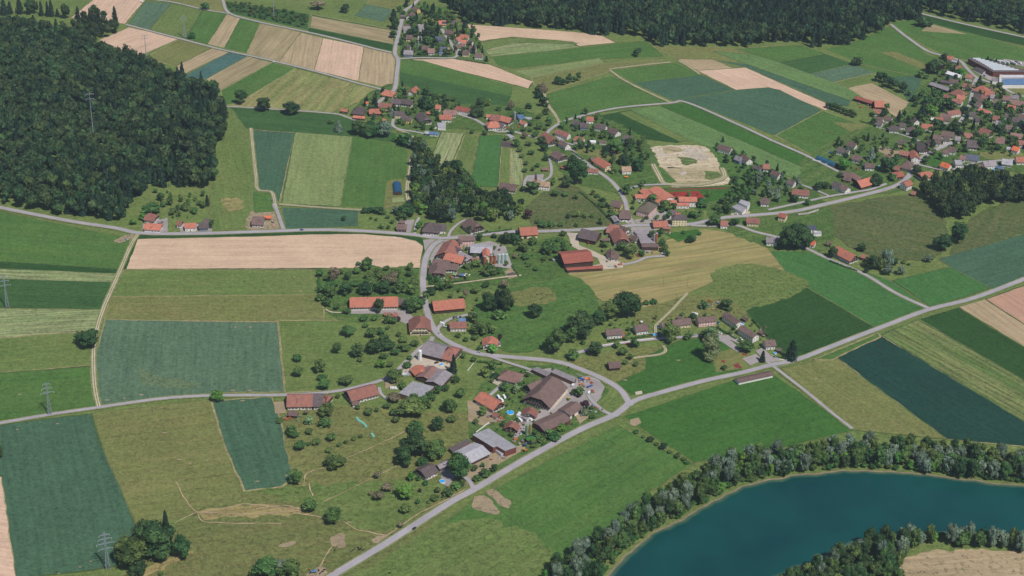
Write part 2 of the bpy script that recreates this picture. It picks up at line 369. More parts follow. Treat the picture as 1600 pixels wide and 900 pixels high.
def sheet(name, poly, kind, direc=None, jit=0.5, lift=0.0):
    a, b_, c, rows, fr, pa, st = pal(kind)
    if direc is None: direc = (poly[0], poly[1])
    d = G(*direc[1]) - G(*direc[0]); ang = math.atan2(d.y, d.x)
    m = field_mat(a, b_, c, round(ang, 1), rows, fr, pa, st)
    SH[0] += 1; z = ZG + 0.003 * SH[0]
    pts = [G(*p).xy for p in poly]; out = []
    if jit >= 1:      # ragged natural outline
        sm = smooth_line([tuple(p) for p in pts] + [tuple(pts[0])], 4)[:-1]; n0 = len(sm)
        for i, p in enumerate(sm):
            q = sm[(i + 1) % n0]; n = max(1, min(30, int((q - p).length / 3)))
            for k in range(n):
                w = p + (q - p) * (k / n); a = jit * 1.1
                out.append((w.x + a * (noise.noise(Vector((w.x * .09, w.y * .09, 1))) * 2 + noise.noise(Vector((w.x * .4, w.y * .4, 5)))), w.y + a * (noise.noise(Vector((w.x * .09, w.y * .09, 9))) * 2.4 + noise.noise(Vector((w.x * .4, w.y * .4, 7)))), z))
        pts = []
    for i, p in enumerate(pts):
        q = pts[(i + 1) % len(pts)]; L = (q - p).length; n = max(1, min(60, int(L / 9))); nr = Vector((-(q - p).y, (q - p).x)).normalized() if L > 0 else Vector((0, 0))
        for k in range(n):
            w = p + (q - p) * (k / n)
            if k: w = w + nr * random.uniform(-jit, jit)
            out.append((w.x, w.y, z))
    bm = bmesh.new(); bm.faces.new([bm.verts.new(v) for v in out]); feather = jit >= 1
    if feather:
        lay = bm.verts.layers.float.new('edge'); area = abs(sum(out[i][0] * out[(i + 1) % len(out)][1] - out[(i + 1) % len(out)][0] * out[i][1] for i in range(len(out)))) / 2
        old = set(bm.verts); bmesh.ops.inset_region(bm, faces=bm.faces[:], thickness=min(18.0, math.sqrt(area) * .3), use_even_offset=False, use_boundary=True)
        for v in bm.verts: v[lay] = 0.0 if any(len(e.link_faces) < 2 for e in v.link_edges) else 1.0
        m = feathered(m)
    bmesh.ops.triangulate(bm, faces=bm.faces[:])
    for f in bm.faces:
        f.normal_update()
        if f.normal.z < 0: f.normal_flip()
    me = bpy.data.meshes.new(name); bm.to_mesh(me); bm.free(); me.materials.append(m)
    if jit >= .5 and jit < 1 and name.split('_')[-1] in ('field', 'meadow') and len(pts) > 2:
        loop = [Vector((v[0], v[1])) for v in out]; loop = loop + [loop[0]]; wd = random.choice((.9, 1.3, 1.3, 1.9))
        strip('field_margin', loop, wd, z + 0.0015, random.choice(MARGIN), wd * .25)
    return struct(link(name, me))
def strip(name, line, w, z, mat, jit=0.0):
    vs, fs = [], []
    for i, p in enumerate(line):
        q = (line[min(i + 1, len(line) - 1)] - line[max(i - 1, 0)]).normalized(); nr = Vector((-q.y, q.x))
        a = w / 2 + random.uniform(-jit, jit); c_ = w / 2 + random.uniform(-jit, jit)
        vs += [(p.x + nr.x * a, p.y + nr.y * a, z), (p.x - nr.x * c_, p.y - nr.y * c_, z)]
    for i in range(len(line) - 1): fs.append((2 * i + 1, 2 * i + 3, 2 * i + 2, 2 * i))
    return struct(mesh_obj(name, vs, fs, mat))
MARGIN = [plain('dark grass margin', lin(66, 88, 46), .95, .35, .25), plain('straw margin', lin(140, 130, 92), .95, .35, .25), plain('olive margin', lin(100, 106, 60), .95, .35, .25), plain('dark grass margin', lin(66, 88, 46), .95, .35, .25)]
F = sheet
# top left
F('meadow', [(0, -8), (146, -8), (110, 27), (60, 32), (0, 42)], 'mead')
F('ploughed_field', [(144, 0), (150, -10), (230, -10), (226, 1), (195, 37), (110, 27)], 'pink', ((226, 1), (195, 37)))
F('barley_field', [(227, 2), (268, 5), (234, 45), (200, 38)], 'blue', ((268, 5), (234, 45)))
F('meadow', [(268, 5), (353, 21), (325, 68), (234, 45)], 'mead', ((268, 5), (234, 45)))
F('meadow', [(318, 14), (353, 21), (325, 68), (290, 60)], 'lush', ((353, 21), (325, 68)))
F('hay_field', [(250, -10), (346, -10), (347, 2), (356, 20), (268, 3)], 'oliv', ((268, 3), (356, 20)))
F('stubble_field', [(355, 22), (376, 27), (351, 74), (325, 68)], 'tan', ((376, 27), (351, 74)))
F('meadow', [(376, 27), (408, 37), (387, 82), (351, 74)], 'lush', ((376, 27), (351, 74)))
F('stubble_field', [(407, 36), (470, 50), (436, 96), (386, 83)], 'tan2', ((470, 50), (436, 96)))
F('stubble_field', [(470, 50), (505, 59), (491, 109), (436, 96)], 'tan', ((505, 59), (491, 109)))
F('ploughed_field', [(505, 59), (569, 72), (560, 126), (491, 109)], 'pink', ((569, 72), (560, 126)))
F('stubble_field', [(569, 72), (611, 82), (618, 90), (616, 125), (611, 138), (560, 126)], 'tan', ((569, 72), (560, 126)))
F('ploughed_field', [(202, 42), (280, 60), (212, 89), (155, 62)], 'pink', ((280, 60), (212, 89)))
F('meadow', [(280, 61), (332, 74), (275, 103), (225, 90)], 'oliv', ((332, 74), (275, 103)))
F('stubble_field', [(332, 74), (360, 80), (283, 118), (275, 103)], 'tan', ((360, 80), (283, 118)))
F('cabbage_field', [(360, 80), (386, 87), (322, 123), (285, 120)], 'teal', ((386, 87), (322, 123)))
F('stubble_field', [(386, 87), (425, 97), (345, 141), (322, 123)], 'tan2', ((425, 97), (345, 141)))
F('meadow', [(425, 97), (598, 140), (585, 150), (520, 175), (352, 167), (345, 141)], 'hay', ((500, 118), (440, 170)))
F('meadow', [(425, 97), (462, 106), (372, 160), (350, 164), (345, 141)], 'lush', ((425, 97), (345, 141)))
# top centre
F('meadow', [(400, -8), (583, -8), (612, 10), (607, 44), (484, 22), (400, 8)], 'mead')
F('barley_field', [(572, 6), (615, 15), (600, 34), (554, 24)], 'blue', ((572, 6), (615, 15)))
F('meadow', [(583, -8), (655, -8), (632, 16), (572, 5)], 'oliv')
F('meadow', [(657, 8), (702, 12), (703, 20), (648, 16)], 'lush')
F('meadow', [(650, -8), (700, -8), (701, 10), (657, 8)], 'mead')
F('orchard_grass', [(347, 3), (400, 8), (484, 22), (480, 46), (360, 20)], 'dark', ((360, 20), (480, 46)))
F('meadow', [(486, 22), (607, 44), (615, 47), (487, 26)], 'dark')
F('stubble_field', [(487, 24), (616, 48), (615, 69), (484, 42)], 'tan2', ((487, 24), (616, 48)))
F('maize_field', [(482, 43), (613, 69), (614, 80), (481, 49)], 'deep', ((482, 43), (613, 69)))
F('hamlet_gardens', [(622, 8), (655, 4), (700, 20), (745, 38), (752, 66), (765, 100), (712, 92), (626, 90)], 'garden')
F('meadow', [(655, 22), (705, 20), (740, 42), (705, 34), (660, 34)], 'oliv')
F('ploughed_field', [(640, 92), (712, 91), (765, 100), (833, 127), (826, 138), (780, 126)], 'pink', ((712, 91), (800, 118)))
F('meadow', [(626, 93), (660, 94), (800, 135), (798, 152), (625, 112)], 'lush', ((660, 94), (800, 135)))
F('meadow', [(625, 112), (798, 150), (790, 172), (720, 163), (655, 145), (624, 137)], 'dark', ((625, 112), (798, 150)))
F('stubble_field', [(728, 37), (800, 42), (895, 49), (940, 55), (963, 66), (905, 72), (895, 65), (800, 57), (750, 64)], 'soil', ((800, 50), (935, 60)))
F('meadow', [(750, 65), (800, 58), (870, 62), (905, 67), (885, 70), (755, 78)], 'mead')
F('stubble_field', [(756, 78), (800, 66), (895, 68), (907, 73), (860, 79), (766, 88)], 'strip', ((766, 88), (860, 79)))
F('meadow', [(766, 88), (860, 79), (963, 67), (1010, 63), (1040, 88), (940, 92), (800, 107), (775, 100)], 'lush', ((766, 88), (963, 67)))
F('barley_field', [(802, 111), (937, 90), (944, 98), (832, 120)], 'pale', ((802, 111), (937, 90)))
F('meadow', [(830, 121), (944, 99), (1045, 92), (955, 110), (850, 146), (835, 132)], 'oliv')
F('wheat_field', [(854, 147), (955, 119), (1047, 161), (922, 177), (876, 193)], 'lush', ((870, 160), (940, 148)))
F('wheat_field', [(956, 109), (1055, 98), (1097, 117), (990, 129)], 'lush', ((956, 109), (1055, 98)))
F('barley_field', [(990, 129), (1097, 117), (1148, 140), (1050, 156)], 'blue2', ((990, 129), (1097, 117)))
F('meadow', [(1020, 72), (1160, 75), (1200, 72), (1165, 95), (1115, 92), (1058, 92)], 'oliv')
F('ploughed_field', [(1058, 92), (1115, 92), (1145, 106), (1090, 110)], 'tan', ((1058, 92), (1115, 92)))
F('ploughed_field', [(1090, 110), (1165, 105), (1302, 166), (1290, 172), (1200, 136), (1150, 140)], 'pink', ((1165, 105), (1302, 166)))
F('maize_field', [(1050, 157), (1150, 141), (1200, 136), (1218, 140), (1283, 172), (1210, 211), (1085, 161)], 'blue2', ((1100, 152), (1230, 190)))
F('barley_field', [(1115, 93), (1170, 100), (1330, 155), (1326, 166), (1302, 164), (1165, 105)], 'blue2', ((1170, 100), (1326, 158)))
F('meadow', [(1115, 80), (1200, 86), (1345, 145), (1330, 157), (1170, 101)], 'pale2', ((1170, 90), (1330, 150)))
F('meadow', [(1150, 76), (1250, 70), (1330, 98), (1450, 124), (1400, 135), (1368, 113), (1290, 84), (1218, 97)], 'lush', ((1200, 80), (1400, 125)))
F('meadow', [(1218, 97), (1290, 84), (1331, 100), (1266, 115)], 'dark', ((1218, 97), (1290, 84)))
F('barley_field', [(1266, 115), (1331, 100), (1368, 113), (1302, 128)], 'blue', ((1266, 115), (1331, 100)))
F('meadow', [(1303, 128), (1368, 113), (1370, 128), (1325, 138)], 'mead')
F('stubble_field', [(1325, 137), (1362, 129), (1437, 168), (1430, 185), (1400, 182), (1345, 150)], 'tan', ((1345, 140), (1430, 178)))
F('maize_field', [(1395, 120), (1430, 118), (1470, 143), (1503, 165), (1480, 177), (1420, 158)], 'blue2', ((1400, 125), (1480, 165)))
F('meadow', [(1325, 68), (1395, 38), (1450, 85), (1475, 95), (1450, 110), (1430, 118), (1340, 98), (1290, 76)], 'lush', ((1370, 78), (1440, 102)))
F('hay_field', [(1374, 81), (1400, 80), (1450, 100), (1445, 110)], 'oliv', ((1374, 81), (1445, 108)))
F('meadow', [(1395, 35), (1440, 28), (1600, 76), (1660, 90), (1660, 110), (1480, 88), (1400, 45)], 'lush', ((1440, 40), (1600, 85)))
F('maize_field', [(1437, 20), (1600, 58), (1700, 80), (1700, 92), (1560, 62), (1437, 31)], 'deep', ((1440, 22), (1600, 60)))
F('barley_field', [(1440, 42), (1500, 52), (1585, 76), (1570, 82), (1460, 60)], 'lush', ((1440, 42), (1585, 76)))
F('stubble_field', [(1454, 37), (1512, 53), (1440, 48)], 'tan2')
# strips of the centre right
F('wheat_field', [(932, 181), (985, 171), (1075, 214), (1058, 223), (1000, 216)], 'deep', ((985, 171), (1075, 214)))
F('meadow', [(967, 176), (985, 172), (1078, 217), (1065, 222)], 'mead', ((985, 171), (1075, 214)))
F('wheat_field', [(985, 171), (1030, 165), (1293, 275), (1262, 286), (1140, 240), (1080, 220)], 'pale2', ((1030, 168), (1290, 276)))
F('wheat_field', [(1033, 165), (1072, 160), (1308, 267), (1293, 277)], 'lush2', ((1072, 160), (1308, 267)))
F('meadow', [(1212, 211), (1285, 172), (1350, 196), (1425, 215), (1340, 222), (1290, 250), (1308, 263)], 'lush', ((1285, 172), (1400, 210)))
F('hay_field', [(1300, 190), (1345, 193), (1372, 203), (1340, 212)], 'oliv')
F('clover_field', [(1348, 210), (1372, 204), (1385, 210), (1366, 216)], 'lush2')
F('stubble_field', [(1368, 216), (1386, 208), (1412, 214), (1390, 222)], 'tan2')
F('orchard_grass', [(800, 165), (860, 160), (870, 190), (880, 215), (855, 300), (830, 290), (815, 240), (800, 210)], 'mead')
# quarry and school
F('gravel_pit', [(998, 231), (1065, 226), (1108, 232), (1128, 262), (1142, 280), (1120, 290), (1050, 292), (1022, 262)], 'quarry', jit=1.5)
F('gravel_pit_grass', [(1040, 262), (1095, 262), (1125, 262), (1134, 276), (1110, 284), (1060, 286)], 'quarry2', jit=3)
F('gravel_pile', [(1066, 232), (1084, 230), (1100, 236), (1106, 250), (1088, 250), (1070, 242)], 'gravel', jit=1.2)
F('gravel_pile', [(1012, 240), (1040, 238), (1046, 242), (1020, 244)], 'gravel', jit=1)
F('gravel_pile', [(1062, 268), (1070, 266), (1072, 271), (1064, 273)], 'gravel', jit=1)
F('gravel_pit_grass', [(1035, 228), (1060, 230), (1068, 236), (1040, 240)], 'quarry2', jit=2)
F('gravel_pit_grass', [(1060, 244), (1080, 246), (1088, 252), (1070, 258)], 'streak', jit=2)
F('gravel_pit_grass', [(1100, 268), (1122, 268), (1126, 276), (1106, 280)], 'streak', jit=2)
F('meadow', [(1026, 258), (1036, 262), (1058, 284), (1040, 287)], 'lush')
F('sports_field', [(1035, 293), (1150, 290), (1165, 300), (1152, 326), (1090, 328)], 'lush2')
F('running_track', [(1040, 294.5), (1136, 292.5), (1137, 294.5), (1041, 296.5)], 'dkred', jit=.1)
F('sports_court', [(1045, 299.5), (1092, 298), (1103, 310), (1060, 311.5)], 'red', jit=.05)
F('meadow', [(1105, 228), (1140, 240), (1250, 290), (1225, 320), (1160, 300), (1142, 280)], 'lush', jit=2)
# left centre
F('meadow', [(355, 165), (392, 170), (388, 200), (410, 295), (430, 320), (420, 350), (330, 362), (325, 250)], 'mead', ((380, 200), (400, 300)))
F('meadow', [(360, 166), (520, 178), (640, 215), (640, 232), (560, 215), (385, 200)], 'dark')
F('barley_field', [(391, 202), (461, 207), (436, 318), (425, 300), (402, 295)], 'blue2', ((461, 207), (435, 318)))
F('wheat_field', [(461, 206), (551, 213), (532, 322), (440, 318)], 'pale', ((461, 206), (440, 318)))
F('wheat_field', [(551, 213), (620, 224), (638, 236), (636, 270), (622, 300), (608, 324), (532, 322)], 'lush', ((551, 213), (532, 321)))
F('hay_field', [(604, 282), (628, 278), (628, 322), (600, 326)], 'oliv')
F('barley_field', [(440, 323), (560, 329), (560, 353), (447, 357)], 'blue2')
F('stubble_field', [(390, 330), (432, 330), (436, 358), (386, 358)], 'bare', jit=2)
F('meadow', [(396, 300), (424, 302), (428, 330), (398, 332)], 'lush')
F('grass_verge', [(203, 366), (400, 362), (565, 359), (655, 368), (669, 384), (661, 424), (192, 423)], 'deep', jit=.8)
F('ploughed_field', [(215, 373), (300, 371), (400, 369), (480, 366), (565, 365), (625, 370), (650, 376), (661, 384), (656, 418), (197, 420)], 'soil', ((197, 420), (656, 418)))
F('meadow', [(-30, 322), (60, 342), (205, 372), (186, 426), (-30, 416)], 'lush', ((0, 370), (190, 390)))
F('meadow', [(-30, 406), (186, 420), (185, 427), (-30, 417)], 'deep', ((0, 370), (190, 390)))
F('stubble_field', [(-30, 418), (185, 427), (181, 442), (-30, 434)], 'strip')
F('maize_field', [(-30, 435), (181, 441), (158, 483), (-30, 480)], 'dark')
F('stubble_field', [(-30, 481), (157, 483), (149, 516), (-30, 530)], 'strip', ((0, 505), (150, 500)))
F('meadow', [(-30, 530), (149, 516), (145, 570), (-30, 585)], 'mead', ((0, 530), (150, 517)))
F('clover_field', [(-30, 585), (143, 572), (149, 636), (-30, 664)], 'lush', ((0, 584), (142, 572)))
F('meadow', [(194, 421), (497, 421), (505, 450), (506, 503), (163, 499), (172, 460)], 'mead', ((195, 440), (495, 440)))
F('meadow', [(172, 463), (505, 460), (506, 503), (163, 499)], 'oliv', ((195, 470), (495, 470)))
F('barley_field', [(164, 499), (434, 503), (445, 612), (341, 613), (152, 633), (148, 560)], 'blue', ((250, 500), (246, 620)))
F('barley_field', [(337, 503), (433, 505), (443, 611), (341, 612)], 'blue', ((385, 502), (392, 612)), jit=.4)
F('thin_crop_patch', [(215, 575), (240, 585), (280, 592), (310, 600), (270, 607), (225, 598)], 'thin', jit=3)
F('meadow', [(434, 500), (640, 500), (662, 540), (600, 592), (540, 609), (446, 613)], 'mead', ((440, 520), (600, 520)))
F('barley_field', [(-30, 667), (143, 646), (152, 680), (165, 710), (190, 765), (216, 828), (180, 885), (20, 905), (-30, 905)], 'blue2', ((100, 650), (160, 880)))
F('ploughed_field', [(-30, 740), (2, 745), (25, 905), (-30, 905)], 'pink')
F('meadow', [(145, 645), (328, 624), (352, 700), (380, 768), (300, 803), (216, 828), (190, 765), (165, 710)], 'oliv', ((150, 660), (330, 640)))
F('barley_field', [(330, 625), (424, 620), (440, 660), (458, 746), (440, 760), (382, 767), (352, 700)], 'blue2', ((380, 625), (420, 760)))
F('orchard_grass', [(428, 625), (640, 640), (740, 650), (745, 690), (690, 740), (480, 760), (458, 746), (440, 660)], 'oliv', jit=1.5)
F('pasture', [(180, 910), (300, 803), (380, 770), (480, 762), (690, 740), (735, 762), (520, 910)], 'past', ((300, 850), (600, 800)), jit=1)
F('pasture', [(400, 765), (620, 750), (690, 760), (600, 830), (500, 800)], 'mead', jit=3)
F('bare_earth', [(310, 800), (380, 790), (470, 795), (480, 802), (400, 806), (330, 812)], 'dry', jit=2.5)
F('bare_earth', [(215, 890), (262, 872), (300, 858), (296, 868), (262, 884), (220, 905)], 'dry', jit=2)
F('bare_earth', [(520, 838), (536, 832), (541, 846), (530, 856), (518, 850)], 'bare', jit=1.5)
F('bare_earth', [(580, 842), (600, 834), (604, 840), (590, 849)], 'bare', jit=1)
F('bare_earth', [(435, 850), (458, 844), (460, 850), (440, 853)], 'bare', jit=1)
F('bare_earth', [(480, 895), (500, 885), (512, 893), (505, 908), (478, 908)], 'bare', jit=1.5)
F('meadow', [(560, 910), (745, 776), (965, 662), (1030, 698), (1085, 724), (1010, 772), (950, 835), (860, 905)], 'lush', ((745, 776), (965, 662)))
F('meadow', [(560, 905), (700, 815), (800, 820), (860, 860), (830, 905)], 'mead', ((745, 776), (965, 662)), jit=3)
F('meadow', [(975, 650), (1150, 592), (1205, 582), (1335, 672), (1200, 705), (1085, 722), (1000, 668)], 'lush2', ((985, 640), (1200, 587)))
F('meadow', [(905, 560), (985, 543), (1036, 541), (1010, 558), (1008, 577), (958, 600), (930, 580), (890, 565)], 'oliv', jit=1)
F('meadow', [(958, 600), (1008, 577), (1010, 558), (1040, 541), (1062, 532), (1105, 527), (1122, 528), (1150, 536), (1160, 545), (1115, 553), (1122, 580), (1190, 574), (1100, 592), (1003, 617), (985, 615)], 'lush2')
F('bare_earth', [(985, 655), (998, 652), (1002, 660), (992, 666), (984, 662)], 'bare', jit=.6)
F('bare_earth', [(992, 612), (1003, 610), (1004, 615), (994, 617)], 'gravel', jit=.5)
F('wheat_field', [(1163, 484), (1262, 449), (1372, 514), (1240, 561), (1210, 540)], 'deep', ((1163, 484), (1262, 449)))
F('wheat_field', [(1193, 392), (1268, 392), (1395, 440), (1452, 481), (1371, 513), (1262, 449), (1225, 425)], 'bright', ((1268, 392), (1450, 480)))
F('wheat_field', [(1395, 438), (1480, 418), (1500, 416), (1547, 450), (1456, 480)], 'bright', ((1395, 438), (1456, 480)))
F('barley_field', [(1466, 404), (1600, 365), (1660, 350), (1660, 415), (1556, 454), (1490, 420)], 'blue2', ((1466, 404), (1600, 368)))
F('maize_field', [(1304, 556), (1377, 524), (1600, 658), (1660, 694), (1660, 720), (1600, 697), (1480, 686)], 'navy', ((1377, 524), (1600, 658)))
F('stubble_field', [(1377, 523), (1434, 499), (1600, 594), (1660, 628), (1660, 694), (1600, 658)], 'streak', ((1434, 499), (1600, 594)))
F('maize_field', [(1435, 498), (1497, 480), (1600, 542), (1660, 578), (1660, 628), (1600, 594)], 'deep', ((1497, 480), (1600, 542)))
F('stubble_field', [(1498, 479), (1540, 467), (1600, 507), (1660, 546), (1660, 578), (1600, 541)], 'tan', ((1540, 467), (1600, 507)))
F('ploughed_field', [(1540, 467), (1600, 446), (1660, 424), (1660, 546), (1600, 506)], 'brown', ((1540, 467), (1600, 507)))
F('meadow', [(1220, 575), (1304, 556), (1480, 686), (1335, 672)], 'oliv', ((1304, 556), (1480, 686)))
F('meadow', [(1270, 562), (1372, 520), (1376, 526), (1345, 540), (1300, 562)], 'lush')
F('hay_field', [(885, 426), (940, 410), (1040, 375), (1100, 357), (1150, 365), (1200, 388), (1228, 424), (1110, 426), (1115, 440), (1060, 465), (1020, 484), (940, 470)], 'dry', ((900, 428), (1180, 380)))
F('meadow', [(1110, 426), (1160, 412), (1228, 424), (1262, 449), (1165, 484), (1105, 476), (1115, 440)], 'mead', ((1110, 425), (1225, 420)), jit=2)
F('meadow', [(1000, 480), (1105, 460), (1165, 484), (1150, 496), (1000, 505)], 'oliv', jit=2)
F('pasture', [(745, 470), (885, 428), (938, 478), (900, 520), (810, 552), (748, 520)], 'lush', jit=1)
F('hay_field', [(790, 460), (850, 448), (868, 470), (800, 478)], 'oliv', jit=2.5)
F('pasture', [(1250, 330), (1400, 305), (1440, 310), (1470, 330), (1482, 372), (1462, 402), (1400, 405), (1340, 392), (1290, 360)], 'slope', ((1260, 340), (1460, 380)), jit=1.5)
F('pasture', [(1482, 400), (1515, 345), (1560, 320), (1660, 300), (1660, 350), (1600, 365)], 'slope', jit=2)
F('hay_field', [(1400, 895), (1408, 872), (1440, 863), (1500, 858), (1600, 862), (1700, 870), (1700, 930), (1420, 930)], 'tan', ((1420, 880), (1600, 865)), jit=1.5)
F('pasture', [(820, 325), (850, 300), (900, 290), (960, 345), (955, 358), (845, 362)], 'slope', ((830, 340), (940, 340)), jit=1)
F('stubble_field', [(674, 245), (690, 206), (725, 208), (703, 262), (676, 256)], 'strip', ((725, 208), (703, 262)))
F('meadow', [(706, 262), (727, 208), (750, 212), (735, 290), (715, 275)], 'mead', ((750, 212), (735, 290)))
F('clover_field', [(735, 290), (750, 212), (784, 211), (778, 292)], 'bright', ((750, 212), (735, 290)))
F('meadow', [(779, 292), (784, 225), (797, 231), (797, 292)], 'mead')
F('stubble_field', [(797, 231), (812, 238), (817, 262), (815, 288), (798, 290)], 'strip', ((797, 231), (797, 290)))
F('vegetable_bed', [(784, 220), (800, 221), (803, 231), (783, 229)], 'bed', jit=.2)
# village lawns and yards
F('village_gardens', [(570, 150), (620, 130), (700, 160), (800, 165), (850, 190), (850, 200), (800, 210), (700, 200), (680, 215), (640, 212), (560, 178)], 'garden', jit=2)
F('village_gardens', [(870, 195), (930, 180), (1010, 220), (1030, 285), (1000, 290), (960, 300), (900, 285), (870, 260), (860, 225)], 'garden', jit=2)
F('village_gardens', [(1250, 250), (1330, 205), (1400, 185), (1450, 110), (1475, 85), (1545, 140), (1660, 160), (1660, 262), (1480, 262), (1440, 270), (1400, 300), (1270, 300)], 'garden', jit=2)
F('village_gardens', [(1100, 318), (1240, 290), (1300, 330), (1290, 390), (1200, 385), (1120, 352)], 'garden', jit=2)
F('village_gardens', [(770, 575), (900, 570), (940, 600), (960, 640), (800, 730), (740, 740), (735, 640)], 'garden', jit=1)
F('village_gardens', [(670, 400), (800, 385), (880, 370), (900, 420), (800, 450), (670, 450)], 'garden', jit=2)
F('orchard_grass', [(497, 420), (660, 420), (664, 470), (600, 500), (530, 500), (500, 470)], 'garden', jit=2)
F('lawn', [(950, 165 + 68), (975, 240), (965, 252), (905, 240), (890, 232)], 'oliv')
F('lawn', [(1456, 246), (1462, 240), (1478, 239), (1484, 247), (1460, 259), (1446, 256)], 'lush2')
F('lawn', [(1525, 238), (1590, 236), (1600, 240), (1600, 246), (1560, 250), (1540, 248)], 'oliv')
F('lawn', [(1505, 180), (1525, 184), (1520, 198), (1500, 204), (1496, 196)], 'mead')
F('lawn', [(1040, 365), (1090, 358), (1096, 366), (1060, 378)], 'lush2')
F('lawn', [(1055, 330), (1100, 330), (1098, 350), (1060, 350)], 'garden')
F('meadow', [(1540, 135), (1660, 135), (1660, 155), (1600, 152), (1560, 145)], 'oliv')
F('lawn', [(1110, 555), (1140, 545), (1170, 552), (1160, 575), (1120, 582)], 'oliv')
F('lawn', [(940, 625), (960, 600), (975, 622), (960, 645), (940, 645), (928, 632)], 'mead')
for p in ([(700, 342), (676, 372), (672, 380), (700, 385), (715, 366), (690, 372)],): pass
Y = lambda poly, k='pave', n='paved_yard': F(n, poly, k, jit=.3)
Y([(661, 375), (720, 366), (712, 373), (690, 385), (680, 400), (664, 430), (664, 392)])
Y([(725, 385), (765, 376), (790, 385), (802, 420), (742, 412), (735, 400)])
Y([(975, 345), (1015, 340), (1028, 372), (1015, 395), (1000, 392), (990, 360)])
Y([(985, 352), (1010, 345), (1018, 352), (1012, 372), (988, 372)])
Y([(1010, 330), (1048, 330), (1046, 345), (1012, 343)])
Y([(884, 363), (903, 364), (905, 383), (925, 391), (950, 403), (976, 411), (973, 418), (940, 421), (890, 427), (884, 420), (938, 413), (934, 403), (914, 396), (893, 384), (889, 370)], 'gravel')
roadlater = [(972, 414), (995, 409), (1012, 402), (1040, 400)]
Y([(605, 487), (640, 488), (660, 512), (640, 508), (620, 500)])
Y([(550, 483), (640, 484), (640, 490), (548, 490)])
Y([(648, 556), (672, 545), (700, 562), (712, 575), (690, 577), (650, 578), (620, 590)], 'gravel')
Y([(820, 580), (860, 575), (905, 592), (935, 600), (940, 620), (925, 635), (890, 635), (860, 650), (832, 662), (800, 690), (812, 658), (865, 628), (880, 600)])
Y([(905, 590), (930, 585), (945, 605), (935, 625), (915, 620)])
Y([(870, 620), (882, 600), (888, 612), (862, 642)], 'gravel')
Y([(725, 760), (735, 722), (770, 705), (815, 695), (822, 700), (775, 728), (745, 745)], 'bare')
Y([(688, 735), (705, 720), (712, 745), (700, 760), (690, 756)])
Y([(730, 625), (745, 628), (775, 648), (790, 655), (755, 665), (732, 658)], 'bare')
Y([(770, 580), (790, 592), (778, 602), (765, 596)], 'gravel', 'gravel_pad')
Y([(850, 272), (848, 283), (820, 284), (822, 274)])
Y([(223, 350), (262, 340), (262, 362), (250, 366), (222, 362)])
Y([(280, 350), (330, 350), (332, 364), (282, 366)])
Y([(620, 345), (648, 343), (640, 366), (628, 364)])
Y([(1160, 560), (1181, 553), (1193, 562), (1172, 571)], 'pave', 'play_court')
for k, q in enumerate([[(1145, 570), (1153, 567), (1158, 573), (1150, 575)], [(1151, 569), (1160, 574), (1157, 576), (1148, 571)], [(1128, 562), (1134, 564), (1132, 567), (1126, 565)], [(1160, 552), (1168, 552), (1166, 555), (1159, 555)]]):
    Y(q, 'dkred', 'play_surface')
Y([(1110, 536), (1130, 524), (1145, 522), (1162, 538), (1150, 535), (1135, 528)], 'pave')
Y([(1112, 528), (1124, 520), (1136, 527), (1160, 548), (1152, 550), (1128, 534)])
Y([(1180, 548), (1204, 575), (1230, 570), (1226, 563), (1205, 556), (1192, 543)])
Y([(1143, 333), (1172, 330), (1170, 340), (1140, 340)], 'gravel')
Y([(1530, 105), (1570, 130), (1568, 136), (1545, 125), (1520, 110)])
Y([(1560, 95), (1660, 118), (1660, 105), (1570, 92)])
Y([(1375, 228), (1412, 238), (1405, 250), (1372, 236)], 'bare')
F('vegetable_bed', [(788, 424), (800, 418), (810, 432), (795, 436)], 'bare', jit=.2)
F('vegetable_bed', [(790, 428), (802, 425), (807, 430), (796, 433)], 'bed', jit=.1)
F('vegetable_bed', [(428, 628), (446, 627), (447, 645), (430, 646)], 'bare', jit=.3)
F('vegetable_bed', [(600, 592), (620, 588), (622, 598), (602, 608)], 'bare', jit=.5)
F('vegetable_bed', [(898, 646), (915, 638), (920, 652), (906, 662)], 'bare', jit=.5)
F('lettuce_bed', [(613, 309), (631, 308), (633, 316), (613, 317)], 'strip', jit=.1)
F('bare_earth', [(740, 778), (758, 774), (782, 798), (770, 802), (738, 794)], 'bare', jit=1)
F('bare_earth', [(758, 768), (772, 765), (795, 785), (794, 795), (784, 790)], 'bare', jit=1)
F('bare_earth', [(180, 374), (205, 365), (206, 372), (190, 379), (179, 377)], 'bare', jit=1)
F('bare_earth', [(345, 312), (370, 308), (382, 322), (368, 330), (352, 326)], 'dry', jit=3)
for x, y in ((167, 625), (194, 622), (221, 617), (364, 610), (390, 610), (379, 626), (368, 511), (391, 511), (31, 616), (27, 671), (90, 662), (92, 896), (125, 886), (142, 877), (402, 752), (447, 743), (257, 676), (280, 718), (324, 719), (297, 724), (546, 816), (268, 841), (1180, 262), (1205, 220), (985, 565), (977, 594), (1060, 563), (1275, 592), (935, 470), (470, 455), (460, 433)):
    w = random.uniform(2, 4.5); F('bare_earth', [(x - w, y - .5), (x, y - .9), (x + w, y - .6), (x + w * .9, y + .7), (x - w * .8, y + .8)], 'bare', jit=.25)
